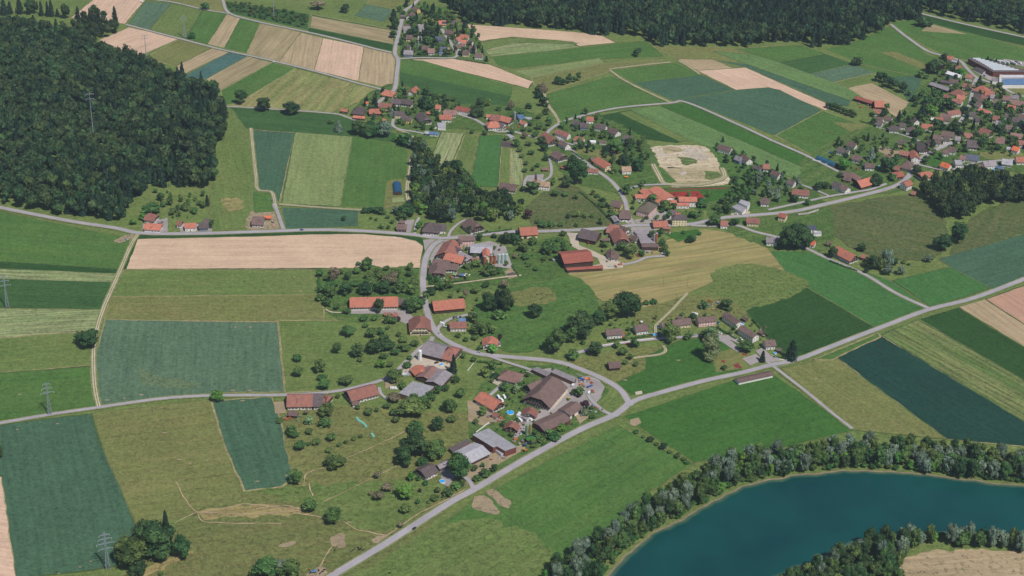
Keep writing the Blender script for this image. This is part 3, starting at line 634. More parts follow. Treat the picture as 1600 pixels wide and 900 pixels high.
# ------------------------------------------------------------ roads and paths
m, t, b = new_mat('road asphalt'); geo = N(t, 'ShaderNodeNewGeometry')
n1 = maprange(t, noise_node(t, geo.outputs['Position'], 0.05, 4, 0.6), 0.35, 0.65, 0, 1); n2 = maprange(t, noise_node(t, geo.outputs['Position'], 0.7, 3, 0.7), 0.3, 0.7, 0.88, 1.12)
c = vscale(t, mix_col(t, n1, lin(152, 147, 153), lin(166, 160, 166)), n2); t.links.new(c, b.inputs['Base Color']); b.inputs['Roughness'].default_value = 0.9
ASPH = m
TRACK = plain('farm track gravel', lin(182, 168, 146), 0.95, 0.2, 0.3)
DIRT = plain('trodden earth', lin(172, 150, 122), 0.95, 0.25, 0.3)
VERGE = field_mat(lin(112, 122, 74), lin(132, 130, 88), lin(88, 112, 60), 0.5, 0.05, 0.5, 1.0, 0.5)
ROADPTS = []
rz = [0.13]; rv = [0.0]
def road(pts, w, kind='road', verge=1.6):
    line = smooth_line([G(*p).xy for p in pts], 6); rz[0] += 0.003; rv[0] += 0.002
    mat = {'road': ASPH, 'farm_road': ASPH, 'farm_track': TRACK, 'trodden_path': DIRT}[kind]
    if verge: strip('grass_verge', line, w + 2 * verge, rv[0], VERGE, verge * 0.25)
    if kind == 'farm_track' and w >= 2.6:     # two wheel ruts with grass between
        strip('farm_track', offset(line, w * .3), w * .36, rz[0], mat, 0.12); strip('farm_track', offset(line, -w * .3), w * .36, rz[0], mat, 0.12)
    else: strip(kind, line, w, rz[0], mat, 0.0 if mat is ASPH else 0.15)
    for p in line: ROADPTS.append((p.x, p.y, w / 2 + 2))
road([(480, 925), (523, 897), (600, 851), (700, 787), (742, 764), (820, 718), (905, 672), (960, 648), (985, 628)], 7.0)
road([(960, 650), (990, 627), (1030, 614), (1100, 595), (1160, 582), (1205, 570), (1245, 562), (1300, 541), (1370, 514), (1450, 484), (1520, 466), (1600, 436), (1680, 404)], 6.0)
road([(985, 634), (972, 612), (950, 596), (915, 580), (870, 565), (800, 558), (750, 553), (718, 542), (690, 527), (675, 508), (666, 480), (661, 440), (665, 405), (676, 384), (690, 375)], 6.5)
road([(-40, 316), (0, 324), (60, 336), (120, 347), (180, 356), (220, 364), (300, 365), (400, 362), (500, 359), (570, 361), (640, 366), (690, 372), (740, 368), (800, 362), (860, 361), (940, 357), (990, 352), (1030, 352), (1080, 350), (1130, 340), (1180, 336), (1240, 330), (1290, 319), (1360, 302), (1400, 290), (1420, 275), (1432, 255), (1450, 240), (1475, 228), (1490, 222)], 6.5)
road([(1080, 352), (1110, 353), (1150, 352), (1180, 362), (1220, 372), (1260, 388), (1290, 402), (1350, 428), (1400, 458), (1452, 482)], 4.5, 'farm_road')
road([(215, 366), (204, 384), (192, 412), (180, 440), (160, 486), (148, 530), (146, 570), (149, 610), (155, 637)], 3.6, 'farm_track')
road([(-40, 668), (0, 661), (75, 648), (150, 637), (250, 623), (330, 618), (440, 617), (510, 613), (560, 604), (605, 590), (630, 570), (655, 545), (672, 534), (676, 526)], 4.2, 'farm_road')
road([(345, -12), (349, 2), (358, 20), (400, 33), (480, 50), (540, 64), (590, 77), (612, 82)], 4.0, 'farm_road')
road([(225, -2), (268, 3), (320, 15), (358, 21)], 3.0, 'farm_road')
road([(196, 38), (280, 60), (345, 77), (400, 89), (480, 108), (560, 130), (602, 141)], 3.6, 'farm_road')
road([(658, -6), (645, 8), (632, 18), (626, 40), (621, 60), (617, 82), (622, 94), (620, 115), (617, 138), (606, 148), (592, 160), (590, 172)], 5.5)
road([(620, 92), (660, 90), (712, 89), (706, 70), (696, 55), (690, 45)], 4.0, 'farm_road')
road([(627, 60), (634, 50)], 3.5, 'farm_road', 0)
road([(352, 166), (420, 170), (480, 174), (525, 178), (545, 184), (555, 188)], 3.0, 'farm_road')
road([(615, 186), (614, 196), (625, 202), (650, 206), (668, 210)], 4.0, 'farm_road', .5)
road([(620, 202), (640, 210), (655, 224)], 3.0, 'farm_track')
road([(715, 178), (735, 184), (745, 188), (775, 205), (800, 205), (825, 212), (850, 215), (858, 204), (880, 190), (920, 178), (970, 168), (1047, 161), (1073, 160), (1150, 193), (1210, 221), (1260, 243), (1310, 268)], 4.2, 'farm_road', 1)
road([(850, 145), (856, 163), (868, 180), (874, 192)], 3.2, 'farm_track')
road([(952, 108), (1000, 102), (1048, 97)], 2.8, 'farm_track')
road([(952, 109), (975, 125), (1010, 143), (1050, 161)], 2.8, 'farm_track')
road([(1060, 95), (1075, 103), (1094, 116)], 2.8, 'farm_track')
road([(870, 212), (890, 232), (910, 250), (930, 265), (945, 275), (960, 288), (975, 310), (982, 335), (990, 350)], 5.0)
road([(855, 243), (861, 258), (860, 275), (845, 285)], 3.5, 'farm_road', .5)
road([(850, 283), (828, 276), (820, 284), (820, 300)], 3.5, 'farm_road', .5)
road([(880, 222), (905, 228), (920, 226)], 3, 'farm_road', .3)
road([(1020, 256), (1030, 275), (1040, 287), (1080, 289), (1115, 284), (1132, 276), (1128, 262)], 5.0, 'farm_track')
road([(1040, 288), (1000, 290), (975, 298)], 4.0, 'farm_road', .5)
road([(392, 200), (396, 240), (400, 275), (403, 296), (424, 300), (430, 318), (436, 340), (442, 358)], 3.0, 'farm_track')
road([(428, 318), (435, 335), (443, 358)], 4.0, 'farm_road')
road([(436, 319), (500, 324), (566, 328)], 3.0, 'farm_track')
road([(643, 244), (640, 270), (636, 295), (638, 315)], 4.0, 'farm_track')
road([(1392, 38), (1420, 60), (1450, 80), (1478, 88), (1500, 95), (1512, 108), (1528, 122), (1560, 133), (1590, 148), (1660, 165)], 5.0)
road([(1435, 20), (1500, 36), (1600, 58), (1700, 80)], 5.0)
road([(1526, 122), (1520, 135), (1518, 150), (1512, 170), (1500, 190), (1495, 195)], 4.5, 'road', .5)
road([(1370, 196), (1390, 204), (1420, 214), (1440, 222)], 3.5, 'farm_road', .8)
road([(1600, 195), (1588, 200), (1570, 206)], 4.5, 'farm_road', .5)
road([(1432, 256), (1455, 262), (1480, 266), (1500, 262), (1525, 254), (1545, 252), (1600, 248)], 4.0, 'farm_road', .5)
road([(1200, 328), (1245, 318), (1290, 308), (1330, 301), (1360, 296), (1385, 287)], 4.0, 'farm_road', .6)
road([(1240, 285), (1270, 295), (1295, 306)], 3.5, 'farm_road', .4)
road([(1200, 566), (1225, 585), (1260, 612), (1300, 645), (1332, 670)], 3.2, 'farm_road')
road([(690, 528), (684, 514), (700, 500), (725, 493), (745, 490)], 4.0, 'farm_road', .5)
road([(700, 372), (705, 360), (720, 347), (735, 342)], 3.2, 'farm_road', .5)
road([(648, 365), (650, 350), (655, 340)], 3.2, 'farm_road', .3)
road([(886, 558), (900, 552), (940, 541), (985, 534), (1020, 530), (1050, 528), (1090, 525), (1120, 525)], 4.5, 'farm_road', 1)
road([(1026, 528), (1024, 512), (1030, 503), (1050, 484), (1074, 458)], 2.6, 'farm_track', .6)
road([(1036, 540), (1040, 548), (1030, 554), (1000, 558), (990, 560)], 2.8, 'farm_track', .6)
road([(755, 553), (780, 562), (830, 578), (850, 585)], 3.6, 'farm_road', .6)
road([(955, 648), (940, 640), (925, 626), (918, 615)], 4.0, 'farm_road', .6)
road([(800, 590), (780, 605), (765, 618), (750, 625)], 3.5, 'farm_road', .4)
road([(740, 764), (732, 750), (720, 742)], 4.0, 'farm_road', .4)
road([(592, 605), (596, 616), (606, 624)], 3.0, 'farm_road', .3)
road([(508, 483), (520, 488), (545, 488)], 2.0, 'farm_track', .3)
road([(665, 448), (720, 442), (780, 434), (815, 430)], 2.2, 'farm_track', .6)
road([(1596, 512), (1560, 360)], 0.6, 'farm_track', 0) if False else None
road(roadlater, 4.0, 'farm_road', .4)
# cattle paths in the pasture
for pts in ([(275, 753), (290, 780), (308, 800), (340, 797), (380, 788), (430, 792), (480, 797)], [(308, 800), (360, 803), (420, 802), (475, 798)], [(308, 801), (320, 815), (380, 818), (440, 818)],
            [(308, 800), (290, 808), (272, 818)], [(460, 802), (500, 808), (530, 815)], [(535, 815), (560, 828), (600, 836)], [(540, 850), (520, 855), (500, 885)], [(505, 785), (560, 758), (620, 728)],
            [(475, 760), (480, 740), (520, 725), (600, 690), (640, 670)], [(604, 838), (650, 805), (700, 780), (725, 765)], [(400, 795), (440, 790), (472, 796)], [(488, 775), (482, 755)]):
    rz[0] += .003; strip('trodden_path', wobble(smooth_line([G(*p).xy for p in pts], 6), 1.2, .1), random.uniform(.6, 1.2), rz[0] - .1, DIRT, .3)
for pts in ([(1095, 90), (1200, 136)],): pass
# ------------------------------------------------------------ buildings
ROOF = {k: roof_mat(n, lin(*a), lin(*b_)) for k, n, a, b_ in (
    ('or', 'orange roof tiles', (186, 114, 90), (164, 106, 92)), ('bo', 'bright orange roof tiles', (206, 108, 70), (186, 98, 64)),
    ('ru', 'rust roof tiles', (154, 102, 88), (134, 92, 84)), ('br', 'brown roof tiles', (116, 94, 88), (100, 82, 80)),
    ('dk', 'dark roof tiles', (98, 86, 86), (84, 74, 76)), ('gy', 'grey fibre cement roof', (148, 140, 145), (130, 122, 127)),
    ('pg', 'pale grey roof', (168, 166, 172), (152, 150, 158)), ('nv', 'slate blue roof', (88, 92, 112), (78, 82, 100)),
    ('rd', 'red brown sheet roof', (152, 86, 72), (134, 78, 68)), ('pb', 'weathered pink brown roof', (142, 108, 100), (124, 96, 92)),
    ('tn', 'sandy roof tiles', (168, 140, 114), (146, 120, 100)), ('wh', 'white roof', (214, 214, 218), (196, 196, 202)),
    ('bl', 'blue roof', (92, 122, 160), (82, 110, 146)), ('tg', 'blue green roof sheet', (38, 88, 112), (32, 78, 100)),
    ('pd', 'mossy grey brown roof', (118, 104, 94), (100, 94, 80)))}
RNAME = {'or': 'orange', 'bo': 'bright orange', 'ru': 'rust red', 'br': 'brown', 'dk': 'dark grey', 'gy': 'grey', 'pg': 'pale grey', 'nv': 'slate blue', 'rd': 'red',
         'pb': 'pinkish brown', 'tn': 'sandy', 'wh': 'white', 'bl': 'blue', 'tg': 'blue green', 'pd': 'mossy brown'}
WALL = {k: plain(n, lin(*a), 0.9, 0.08, 0.5) for k, n, a in (
    ('w', 'white render', (226, 222, 218)), ('c', 'cream render', (222, 206, 170)), ('p', 'pink render', (222, 186, 180)), ('y', 'yellow render', (226, 194, 128)),
    ('t', 'dark weathered timber', (72, 56, 48)), ('g', 'grey render', (176, 174, 176)), ('r', 'red brown boarding', (112, 66, 58)), ('b', 'blue grey cladding', (112, 128, 152)),
    ('k', 'brown boarding', (104, 80, 68)))}
WNAME = {'w': 'white', 'c': 'cream', 'p': 'pink', 'y': 'yellow', 't': 'dark timber', 'g': 'grey', 'r': 'red brown', 'b': 'blue grey', 'k': 'brown boarded'}
M_GLASS, t_, b_ = new_mat('window glass'); b_.inputs['Base Color'].default_value = (0.035, 0.045, 0.06, 1); b_.inputs['Roughness'].default_value = 0.12; b_.inputs['Specular IOR Level'].default_value = 0.6
M_FRAME = plain('window frame', lin(214, 210, 204), 0.7, 0.05)
M_SHUT = plain('shutter paint', lin(92, 82, 76), 0.7, 0.1)
M_WOOD = WALL['t']; M_CHIM = plain('chimney', lin(150, 120, 108), 0.9, 0.2)
M_SOLAR = plain('solar panel', lin(36, 44, 72), 0.25, 0.1, 1.0, 0.6)
def window_mesh(w, h, shut):
    b = MB(); f = 0.09; d = 0.07
    b.box(-w / 2, w / 2, -d, 0, 0, f, 0); b.box(-w / 2, w / 2, -d, 0, h - f, h, 0)
    b.box(-w / 2, -w / 2 + f, -d, 0, f, h - f, 0); b.box(w / 2 - f, w / 2, -d, 0, f, h - f, 0)
    b.box(-w / 2 + f, w / 2 - f, -d * .4, 0.0, f, h - f, 1)
    if shut:
        for s in (-1, 1): b.box(s * (w / 2 + .3) - .26, s * (w / 2 + .3) + .26, -d * 1.3, 0, 0, h, 2)
    me = bpy.data.meshes.new('window'); me.from_pydata(b.v, [], b.f)
    for m in (M_FRAME, M_GLASS, M_SHUT): me.materials.append(m)
    me.polygons.foreach_set('material_index', b.m); return me
WIN = [window_mesh(1.15, 1.45, True), window_mesh(1.3, 1.4, False), window_mesh(2.2, 1.3, False)]
db = MB(); db.box(-1.9, 1.9, -.06, .1, 0, 3.2, 0); [db.box(x - .05, x + .05, -.12, 0, 0, 3.2, 1) for x in (-1.9, -.95, 0, .95, 1.9)]; db.box(-1.95, 1.95, -.12, 0, 3.15, 3.3, 1)
BARN_DOOR = bpy.data.meshes.new('barn_door'); BARN_DOOR.from_pydata(db.v, [], db.f); BARN_DOOR.materials.append(M_WOOD); BARN_DOOR.materials.append(WALL['k']); BARN_DOOR.polygons.foreach_set('material_index', db.m)
db = MB(); db.box(-.5, .5, -.05, .1, 0, 2.1, 0); db.box(-.6, -.5, -.09, 0, 0, 2.2, 1); db.box(.5, .6, -.09, 0, 0, 2.2, 1); db.box(-.5, .5, -.09, 0, 2.1, 2.2, 1)
DOOR = bpy.data.meshes.new('door'); DOOR.from_pydata(db.v, [], db.f); DOOR.materials.append(WALL['k']); DOOR.materials.append(M_FRAME); DOOR.polygons.foreach_set('material_index', db.m)
cb = MB(); cb.box(-.45, .45, -.35, .35, -1.6, 1.1, 0); cb.box(-.55, .55, -.45, .45, 1.1, 1.25, 0); cb.cyl(-.18, 0, 1.25, 1.6, .12, n=6); cb.cyl(.18, 0, 1.25, 1.6, .12, n=6)
CHIM = bpy.data.meshes.new('chimney'); CHIM.from_pydata(cb.v, [], cb.f); CHIM.materials.append(M_CHIM)
OCC = []   # occupied ground circles (x, y, r)
def shell(polys, th):
    """thick sheet: polys share edges; returns verts, faces of a closed slab th deep (downwards)"""
    idx, V, Fc = {}, [], []
    for pl in polys:
        f = []
        for v in pl:
            k = (round(v[0], 3), round(v[1], 3), round(v[2], 3))
            if k not in idx: idx[k] = len(V); V.append(v)
            f.append(idx[k])
        Fc.append(f)
    n = len(V); edges = {}
    for f in Fc:
        for i in range(len(f)): edges[(f[i], f[(i + 1) % len(f)])] = 1
    faces = [tuple(f) for f in Fc] + [tuple(reversed([i + n for i in f])) for f in Fc]
    for (a, b) in edges:
        if (b, a) not in edges: faces.append((a, a + n, b + n, b))
    return V + [(v[0], v[1], v[2] - th) for v in V], faces
def wing(parent, cx, cy, ang, L, Wd, he, hr, roof, wall, hip=0.0, over=0.9, first=True, style='house', upper=None, solar=0, chim=None, base_z=0.0):
    """one block of a building: L along the ridge (local x), Wd across; hr ridge height at the roof top"""
    c, s = math.cos(ang), math.sin(ang); T = lambda p: (cx + p[0] * c - p[1] * s, cy + p[0] * s + p[1] * c, p[2])
    hw = Wd / 2; hl = L / 2; rise = hr - he; sl = rise / hw
    # roof surface
    if hip >= 0.99: inset = min(hw, hl * .98) ; zc = he
    else: inset = hw * hip * 0.85; zc = he + (1 - hip) * rise
    a = hw * (1 - (zc - he) / rise) if rise > 0 else 0
    E = []
    if hip <= 0.01:
        P1 = [(-hl, -hw, he), (hl, -hw, he), (hl, 0, hr), (-hl, 0, hr)]; P2 = [(hl, hw, he), (-hl, hw, he), (-hl, 0, hr), (hl, 0, hr)]
        polys = [P1, P2]
    elif hip >= 0.99:
        r = hl - inset
        polys = [[(-hl, -hw, he), (hl, -hw, he), (r, 0, hr), (-r, 0, hr)], [(hl, hw, he), (-hl, hw, he), (-r, 0, hr), (r, 0, hr)],
                 [(hl, -hw, he), (hl, hw, he), (r, 0, hr)], [(-hl, hw, he), (-hl, -hw, he), (-r, 0, hr)]]
    else:
        r = hl - inset
        polys = [[(-hl, -hw, he), (hl, -hw, he), (hl, -a, zc), (r, 0, hr), (-r, 0, hr), (-hl, -a, zc)],
                 [(hl, hw, he), (-hl, hw, he), (-hl, a, zc), (-r, 0, hr), (r, 0, hr), (hl, a, zc)],
                 [(hl, -a, zc), (hl, a, zc), (r, 0, hr)], [(-hl, a, zc), (-hl, -a, zc), (-r, 0, hr)]]
    V, Fc = shell(polys, 0.32)
    ro = mesh_obj('roof', [(v[0], v[1], v[2] + base_z) for v in V], Fc, ROOF[roof], parent, loc=(cx, cy, 0), rotz=ang)
    # walls
    wl, ww = hl - over, hw - over; drop = 0.34
    zt = he + over * sl - drop
    b = MB()
    zg = (lambda y: he + (hw - abs(y)) * sl - drop)
    m_up = 1 if upper else 0; split = min(2.7, zt - .3) if upper else 0
    def band(z0, z1, m):
        vs = [(-wl, -ww, z0), (wl, -ww, z0), (wl, ww, z0), (-wl, ww, z0), (-wl, -ww, z1), (wl, -ww, z1), (wl, ww, z1), (-wl, ww, z1)]
        b.add(vs, [(0, 1, 5, 4), (1, 2, 6, 5), (2, 3, 7, 6), (3, 0, 4, 7)], m)
    if upper: band(base_z, split, 0); band(split, zt, 1)
    else: band(base_z, zt, 0)
    if hip < 0.99:
        at_ = max(a - 0.05, 0) if hip > 0.01 else 0
        for sx in (-1, 1):
            top = [(sx * wl, -at_, zg(at_)), (sx * wl, at_, zg(at_))] if at_ > 0 else [(sx * wl, 0, zg(0))]
            pts = [(sx * wl, ww, zt), (sx * wl, -ww, zt)] + top
            b.add(pts, [tuple(range(len(pts)))], m_up)
    wm = [WALL[wall]] + ([WALL[upper]] if upper else [])
    wo_ = mesh_obj('wall', b.v, b.f, wm, parent, b.m, loc=(cx, cy, 0), rotz=ang)
    # openings on the walls that the place shows
    P = Vector((cx, cy, 0)); sc = scale_at(P); near = sc > 1.28
    for (nx, ny, half, dist, gable) in ((0, -1, wl, ww, 0), (0, 1, wl, ww, 0), (1, 0, ww, wl, 1), (-1, 0, ww, wl, 1)):
        wnx, wny = nx * c - ny * s, nx * s + ny * c
        if wny > 0.25: continue
        if style in ('shed', 'hall') : 
            if half > 3.5 and style == 'hall':
                k = max(1, int(half * 2 / 9))
                for i in range(k):
                    u = (i + .5) / k * 2 * half - half
                    p = T((nx * (dist + .01) + (-ny) * u, ny * (dist + .01) + nx * u, base_z)); 
                    link('barn_door', BARN_DOOR, parent, p, ang + math.atan2(ny, nx) + math.pi / 2)
            continue
        step = 2.9 if near else 3.8
        k = max(1, int((half * 2 - 1.2) / step)); lv = [1.0]
        if zt > 5.0: lv.append(3.8)
        if zt > 8.0: lv.append(6.6)
        tops = list(lv)
        if gable and hip < .8 and hr - he > 3: tops.append(max(lv) + 2.75)
        for li, z in enumerate(tops):
            kk = k if z in lv else max(1, int(k * .5))
            hh = half if z in lv else half * .5
            if z + 1.5 > zg(0) - .3: continue
            for i in range(kk):
                u = (i + .5) / kk * 2 * hh - hh
                if gable and z + 1.6 > zg(abs(u) + .7): continue
                p = T((nx * (dist + .005) - ny * u, ny * (dist + .005) + nx * u, z + base_z))
                if li == 0 and i == k // 2 and z == 1.0:
                    link('door', DOOR, parent, (p[0], p[1], base_z), ang + math.atan2(ny, nx) + math.pi / 2); continue
                link('window', WIN[0 if (near and style == 'farm') else 1], parent, p, ang + math.atan2(ny, nx) + math.pi / 2)
        if style == 'farm' and gable and near and wny < -0.3:      # carved balcony under the great gable
            bb = MB(); bb.box(-half * .8, half * .8, -1.1, 0, 3.3, 3.42); bb.box(-half * .8, half * .8, -1.12, -1.04, 3.42, 4.2)
            for i in range(7): x = -half * .8 + .05 + i * (half * 1.6 - .1) / 6; bb.box(x - .05, x + .05, -1.15, -1.04, 3.2, 5.9 if zt > 6 else 4.3)
            p = T((nx * dist, ny * dist, base_z)); bb.obj('balcony', M_WOOD, parent, loc=p, rotz=ang + math.atan2(ny, nx) + math.pi / 2)
    if chim is None: chim = style in ('house', 'farm')
    if chim and rise > 1:
        u = random.uniform(-.45, .45) * max(hl - inset - 1, 1); v = random.choice((-1, 1)) * hw * .15
        q = link('chimney', CHIM, ro, (u, v, hr - abs(v) * sl + base_z))
    if solar:
        pb_ = MB(); x0 = -hl * .1; n = Vector((0, -sl, 0)); th = math.atan(sl)
        for i in range(solar):
            for j in range(2):
                X0 = x0 + i * 1.75; d0 = hw * .25 + j * hw * .28; d1 = d0 + hw * .26
                pb_.add([(X0, -d1, hr - d1 * sl + .08), (X0 + 1.65, -d1, hr - d1 * sl + .08), (X0 + 1.65, -d0, hr - d0 * sl + .08), (X0, -d0, hr - d0 * sl + .08)], [(0, 1, 2, 3)])
        mesh_obj('solar_panel', [(v[0], v[1], v[2] + base_z) for v in pb_.v], pb_.f, M_SOLAR, ro)
    # skylights on larger tiled roofs
    if style in ('house', 'farm') and near and hl > 5 and hip < .9:
        for i in range(random.choice((0, 1, 2, 2))):
            x = random.uniform(-hl * .5, hl * .5); d0 = hw * random.choice((.4, .55)); d1 = d0 + .9
            k_ = MB(); k_.add([(x, -d1, hr - d1 * sl + .1), (x + .8, -d1, hr - d1 * sl + .1), (x + .8, -d0, hr - d0 * sl + .1), (x, -d0, hr - d0 * sl + .1)], [(0, 1, 2, 3)])
            V2, F2 = shell([[tuple(v) for v in k_.v]], .12); mesh_obj('skylight', V2, F2, M_GLASS, ro)
    OCC.append((cx, cy, 0.5 * math.hypot(L, Wd) * .82))
    return ro
SIZE = lambda L, Wd: 'large' if L * Wd > 380 else ('small' if L * Wd < 90 else '')
def empty(name, loc):
    o = bpy.data.objects.new(name, None); COL.objects.link(o); o.empty_display_size = 2; o.location = loc; return o
class Bld:
    """an Empty at the base; wings are added with ridge end points given in the photograph"""
    def __init__(s, name, x, y, desc, cat, group=None):
        P = G(x, y); s.e = empty(name, (P.x, P.y, 0)); s.px = (x, y)
        tag(s.e, desc, place(x, y), cat, group or GROUPS.get(cat, cat + 's of the village'), x, y)
    def w(s, r1, r2, Wd, he, hr, roof, wall, hip=0, style='house', upper=None, over=None, **k):
        a = G(*r1, hr); b = G(*r2, hr); c = (a + b) / 2; d = b - a
        L = max(d.length, 2.5); ang = math.atan2(d.y, d.x)
        o = s.e.location
        wing(s.e, c.x - o.x, c.y - o.y, ang, L, Wd, he, hr, roof, wall, hip, 0.7 if over is None and Wd < 13 else (over or 1.2), style=style, upper=upper, **k)
        OCC[-1] = (c.x, c.y, OCC[-1][2]); return s
    def q(s, p1, p2, p3, he, hr, roof, wall, hip=0, style='hall', along=1, over=0.8, **k):
        """p1,p2,p3: three roof corners at eave height; ridge along p1-p2 (along=1) or p2-p3"""
        a, b, c = (G(*p, he) for p in (p1, p2, p3)); ctr = (a + c) / 2
        if along == 1: d = b - a; o2 = c - b
        else: d = c - b; o2 = b - a
        L = d.length; ang = math.atan2(d.y, d.x); n = Vector((-d.y, d.x)).normalized(); Wd = abs(o2.x * n.x + o2.y * n.y)
        o = s.e.location
        wing(s.e, ctr.x - o.x, ctr.y - o.y, ang, L, Wd, he, hr, roof, wall, hip, over, style=style, **k)
        OCC[-1] = (ctr.x, ctr.y, OCC[-1][2]); return s
    def flat(s, pts, h, roof, wall, z0=0, wall_name='wall'):
        """flat roofed block: pts are roof corners in the photograph at height h"""
        o = s.e.location; P = [G(*p, h) for p in pts]; C_ = sum(P, Vector()) / len(P)
        L = [(p.x - o.x, p.y - o.y) for p in P]; Ci = (C_.x - o.x, C_.y - o.y)
        ins = [(Ci[0] + (x - Ci[0]) * .985, Ci[1] + (y - Ci[1]) * .985) for x, y in L]
        b = MB(); b.prism(ins, z0, h - .3); b.obj(wall_name, WALL[wall], s.e)
        b = MB(); b.prism(L, h - .35, h); b.obj('roof', ROOF[roof], s.e)
        OCC.append((C_.x, C_.y, max((p - C_).length for p in P) * .8)); return s
GROUPS = {'house': 'houses of the villages', 'farmhouse': 'big roofed farmhouses', 'barn': 'barns and halls', 'shed': 'small outbuildings'}
ZONES = [  # rectangles of the photograph and how a person would name them (first hit wins)
    ((620, 0, 770, 104), 'in the top hamlet beside the dark wood'), ((520, 125, 750, 215), 'in the second hamlet'),
    ((750, 160, 845, 240), 'at the farm above the striped meadows'), ((840, 175, 1000, 245), 'on the lane below the curved wheat field'),
    ((815, 245, 868, 305), 'beside the little church'), ((868, 236, 1000, 300), 'on the road below the church'),
    ((940, 300, 1010, 350), 'at the village crossroads'), ((1010, 285, 1110, 352), 'around the school and red sports court'),
    ((890, 345, 1065, 420), 'at the crossroads farmyards'), ((1110, 215, 1250, 290), 'in the row above the wooded slope'),
    ((1110, 290, 1290, 350), 'along the street below the wooded slope'), ((1180, 350, 1420, 430), 'below the steep pasture on the right'),
    ((1255, 215, 1375, 310), 'near the long blue green tunnel shed'), ((1325, 140, 1450, 205), 'beside the brown field under the tall tree row'),
    ((1375, 205, 1450, 310), 'at the bend of the main street'), ((1450, 200, 1600, 245), 'inside the right village'),
    ((1450, 243, 1600, 270), 'above the wood at the right edge'), ((1450, 80, 1600, 130), 'beside the big factory'), ((1440, 125, 1525, 200), 'west of the village lane below the factory'),
    ((1510, 125, 1600, 205), 'east of the village lane below the factory'), ((210, 320, 335, 370), 'at the farms under the left forest'),
    ((380, 320, 440, 362), 'at the lone farm by the track'), ((600, 270, 660, 370), 'beside the blue tunnel shed lane'), ((655, 330, 760, 372), 'north of the three way junction'),
    ((660, 368, 745, 445), 'in the corner of the three way junction'), ((725, 375, 810, 435), 'by the row of silos'), ((790, 345, 880, 372), 'along the road west of the crossroads'),
    ((530, 440, 670, 505), 'at the long orange farm'), ((635, 445, 790, 545), 'along the curving road below the orchard'), ((600, 525, 730, 640), 'at the farm with the white silo'),
    ((425, 595, 535, 665), 'at the farm on the left country lane'), ((535, 590, 610, 640), 'beside the lane bend'), ((730, 565, 940, 690), 'in the lower farm village'),
    ((640, 640, 840, 760), 'beside the long straight road'), ((930, 470, 1090, 580), 'on the terrace above the curving road'), ((1078, 460, 1240, 570), 'beside the dark green field'),
    ((1140, 560, 1220, 605), 'beside the road junction'),
    ((450, 410, 665, 500), 'behind the long orange farm'), ((440, 498, 665, 615), 'in the meadow east of the blue green fields'), ((440, 615, 640, 720), 'in the grass below the left farms'),
    ((620, 615, 745, 770), 'between the farms and the long straight road'), ((470, 720, 740, 860), 'in the cattle pasture'), ((170, 780, 310, 900), 'in the corner thicket by the bottom left'),
    ((400, 870, 480, 900), 'at the bottom edge below the pasture'), ((745, 430, 1010, 575), 'on the slope above the curving road'), ((540, 185, 660, 235), 'in the thicket under the striped field hamlet'),
    ((100, 490, 170, 560), 'beside the field track on the left'), ((345, 150, 480, 190), 'on the edge of the big striped meadow'), ((640, 200, 830, 370), 'beside the central wood'),
    ((830, 90, 960, 230), 'on the grassy slope left of the wheat field'), ((960, 60, 1040, 110), 'in the meadow under the far forest'), ((1290, 150, 1345, 185), 'at the end of the ploughed strip'),
    ((1425, 260, 1600, 350), 'at the edge of the right hand wood'), ((880, 300, 1000, 360), 'on the bank above the crossroads'), ((1040, 355, 1110, 390), 'in the dry meadow'),
    ((1110, 225, 1250, 330), 'on the wooded slope'), ((1240, 330, 1300, 400), 'beside the steep pasture'), ((830, 640, 1200, 900), 'on the near river bank'), ((1200, 660, 1600, 770), 'on the far right river bank'), ((1190, 790, 1600, 900), 'on the spit across the river'),
    ((0, 0, 250, 80), 'at the top left of the forest'), ((250, 0, 420, 80), 'on the lane among the striped fields'), ((420, 0, 620, 110), 'near the plantation'), ((330, 600, 350, 640), 'where the lane meets the field strip'),
    ((0, 0, 400, 420), 'near the left forest'), ((0, 420, 440, 900), 'among the left hand fields'), ((440, 0, 900, 450), 'in the middle of the valley'), ((900, 0, 1600, 450), 'in the right hand fields'), ((0, 450, 1600, 900), 'in the lower meadows')]
def place(x, y):
    for (a, b, c, d), t in ZONES:
        if a <= x <= c and b <= y <= d: return t
    return 'out in the fields'
def H(r1, r2, Wd, roof, wall='w', he=4.6, hr=9.2, hip=0, kind=None, upper=None, extra=None, **k):
    x = (r1[0] + r2[0]) / 2; y = (r1[1] + r2[1]) / 2 + 6
    L = (G(*r1, hr) - G(*r2, hr)).length; kind = kind or ('shed' if Wd < 8 and he < 4 else ('farmhouse' if Wd >= 16 else 'house'))
    style = {'shed': 'shed', 'farmhouse': 'farm', 'house': 'house', 'barn': 'hall'}[kind]
    d = ('%s %s with %s %s roof and %s walls' % (SIZE(L, Wd), kind, RNAME[roof], 'hipped' if hip >= .9 else ('half hipped' if hip > 0 else 'gabled'), WNAME[upper or wall])).strip()
    b = Bld(kind, x, y, d, kind)
    b.w(r1, r2, Wd, he, hr, roof, wall, hip, style, upper, **k)
    for e in (extra or []):
        b.w(*e[:7], **(dict(style=style) | (e[7] if len(e) > 7 else {})))
    return b
S_ = dict(he=2.8, hr=5.0)
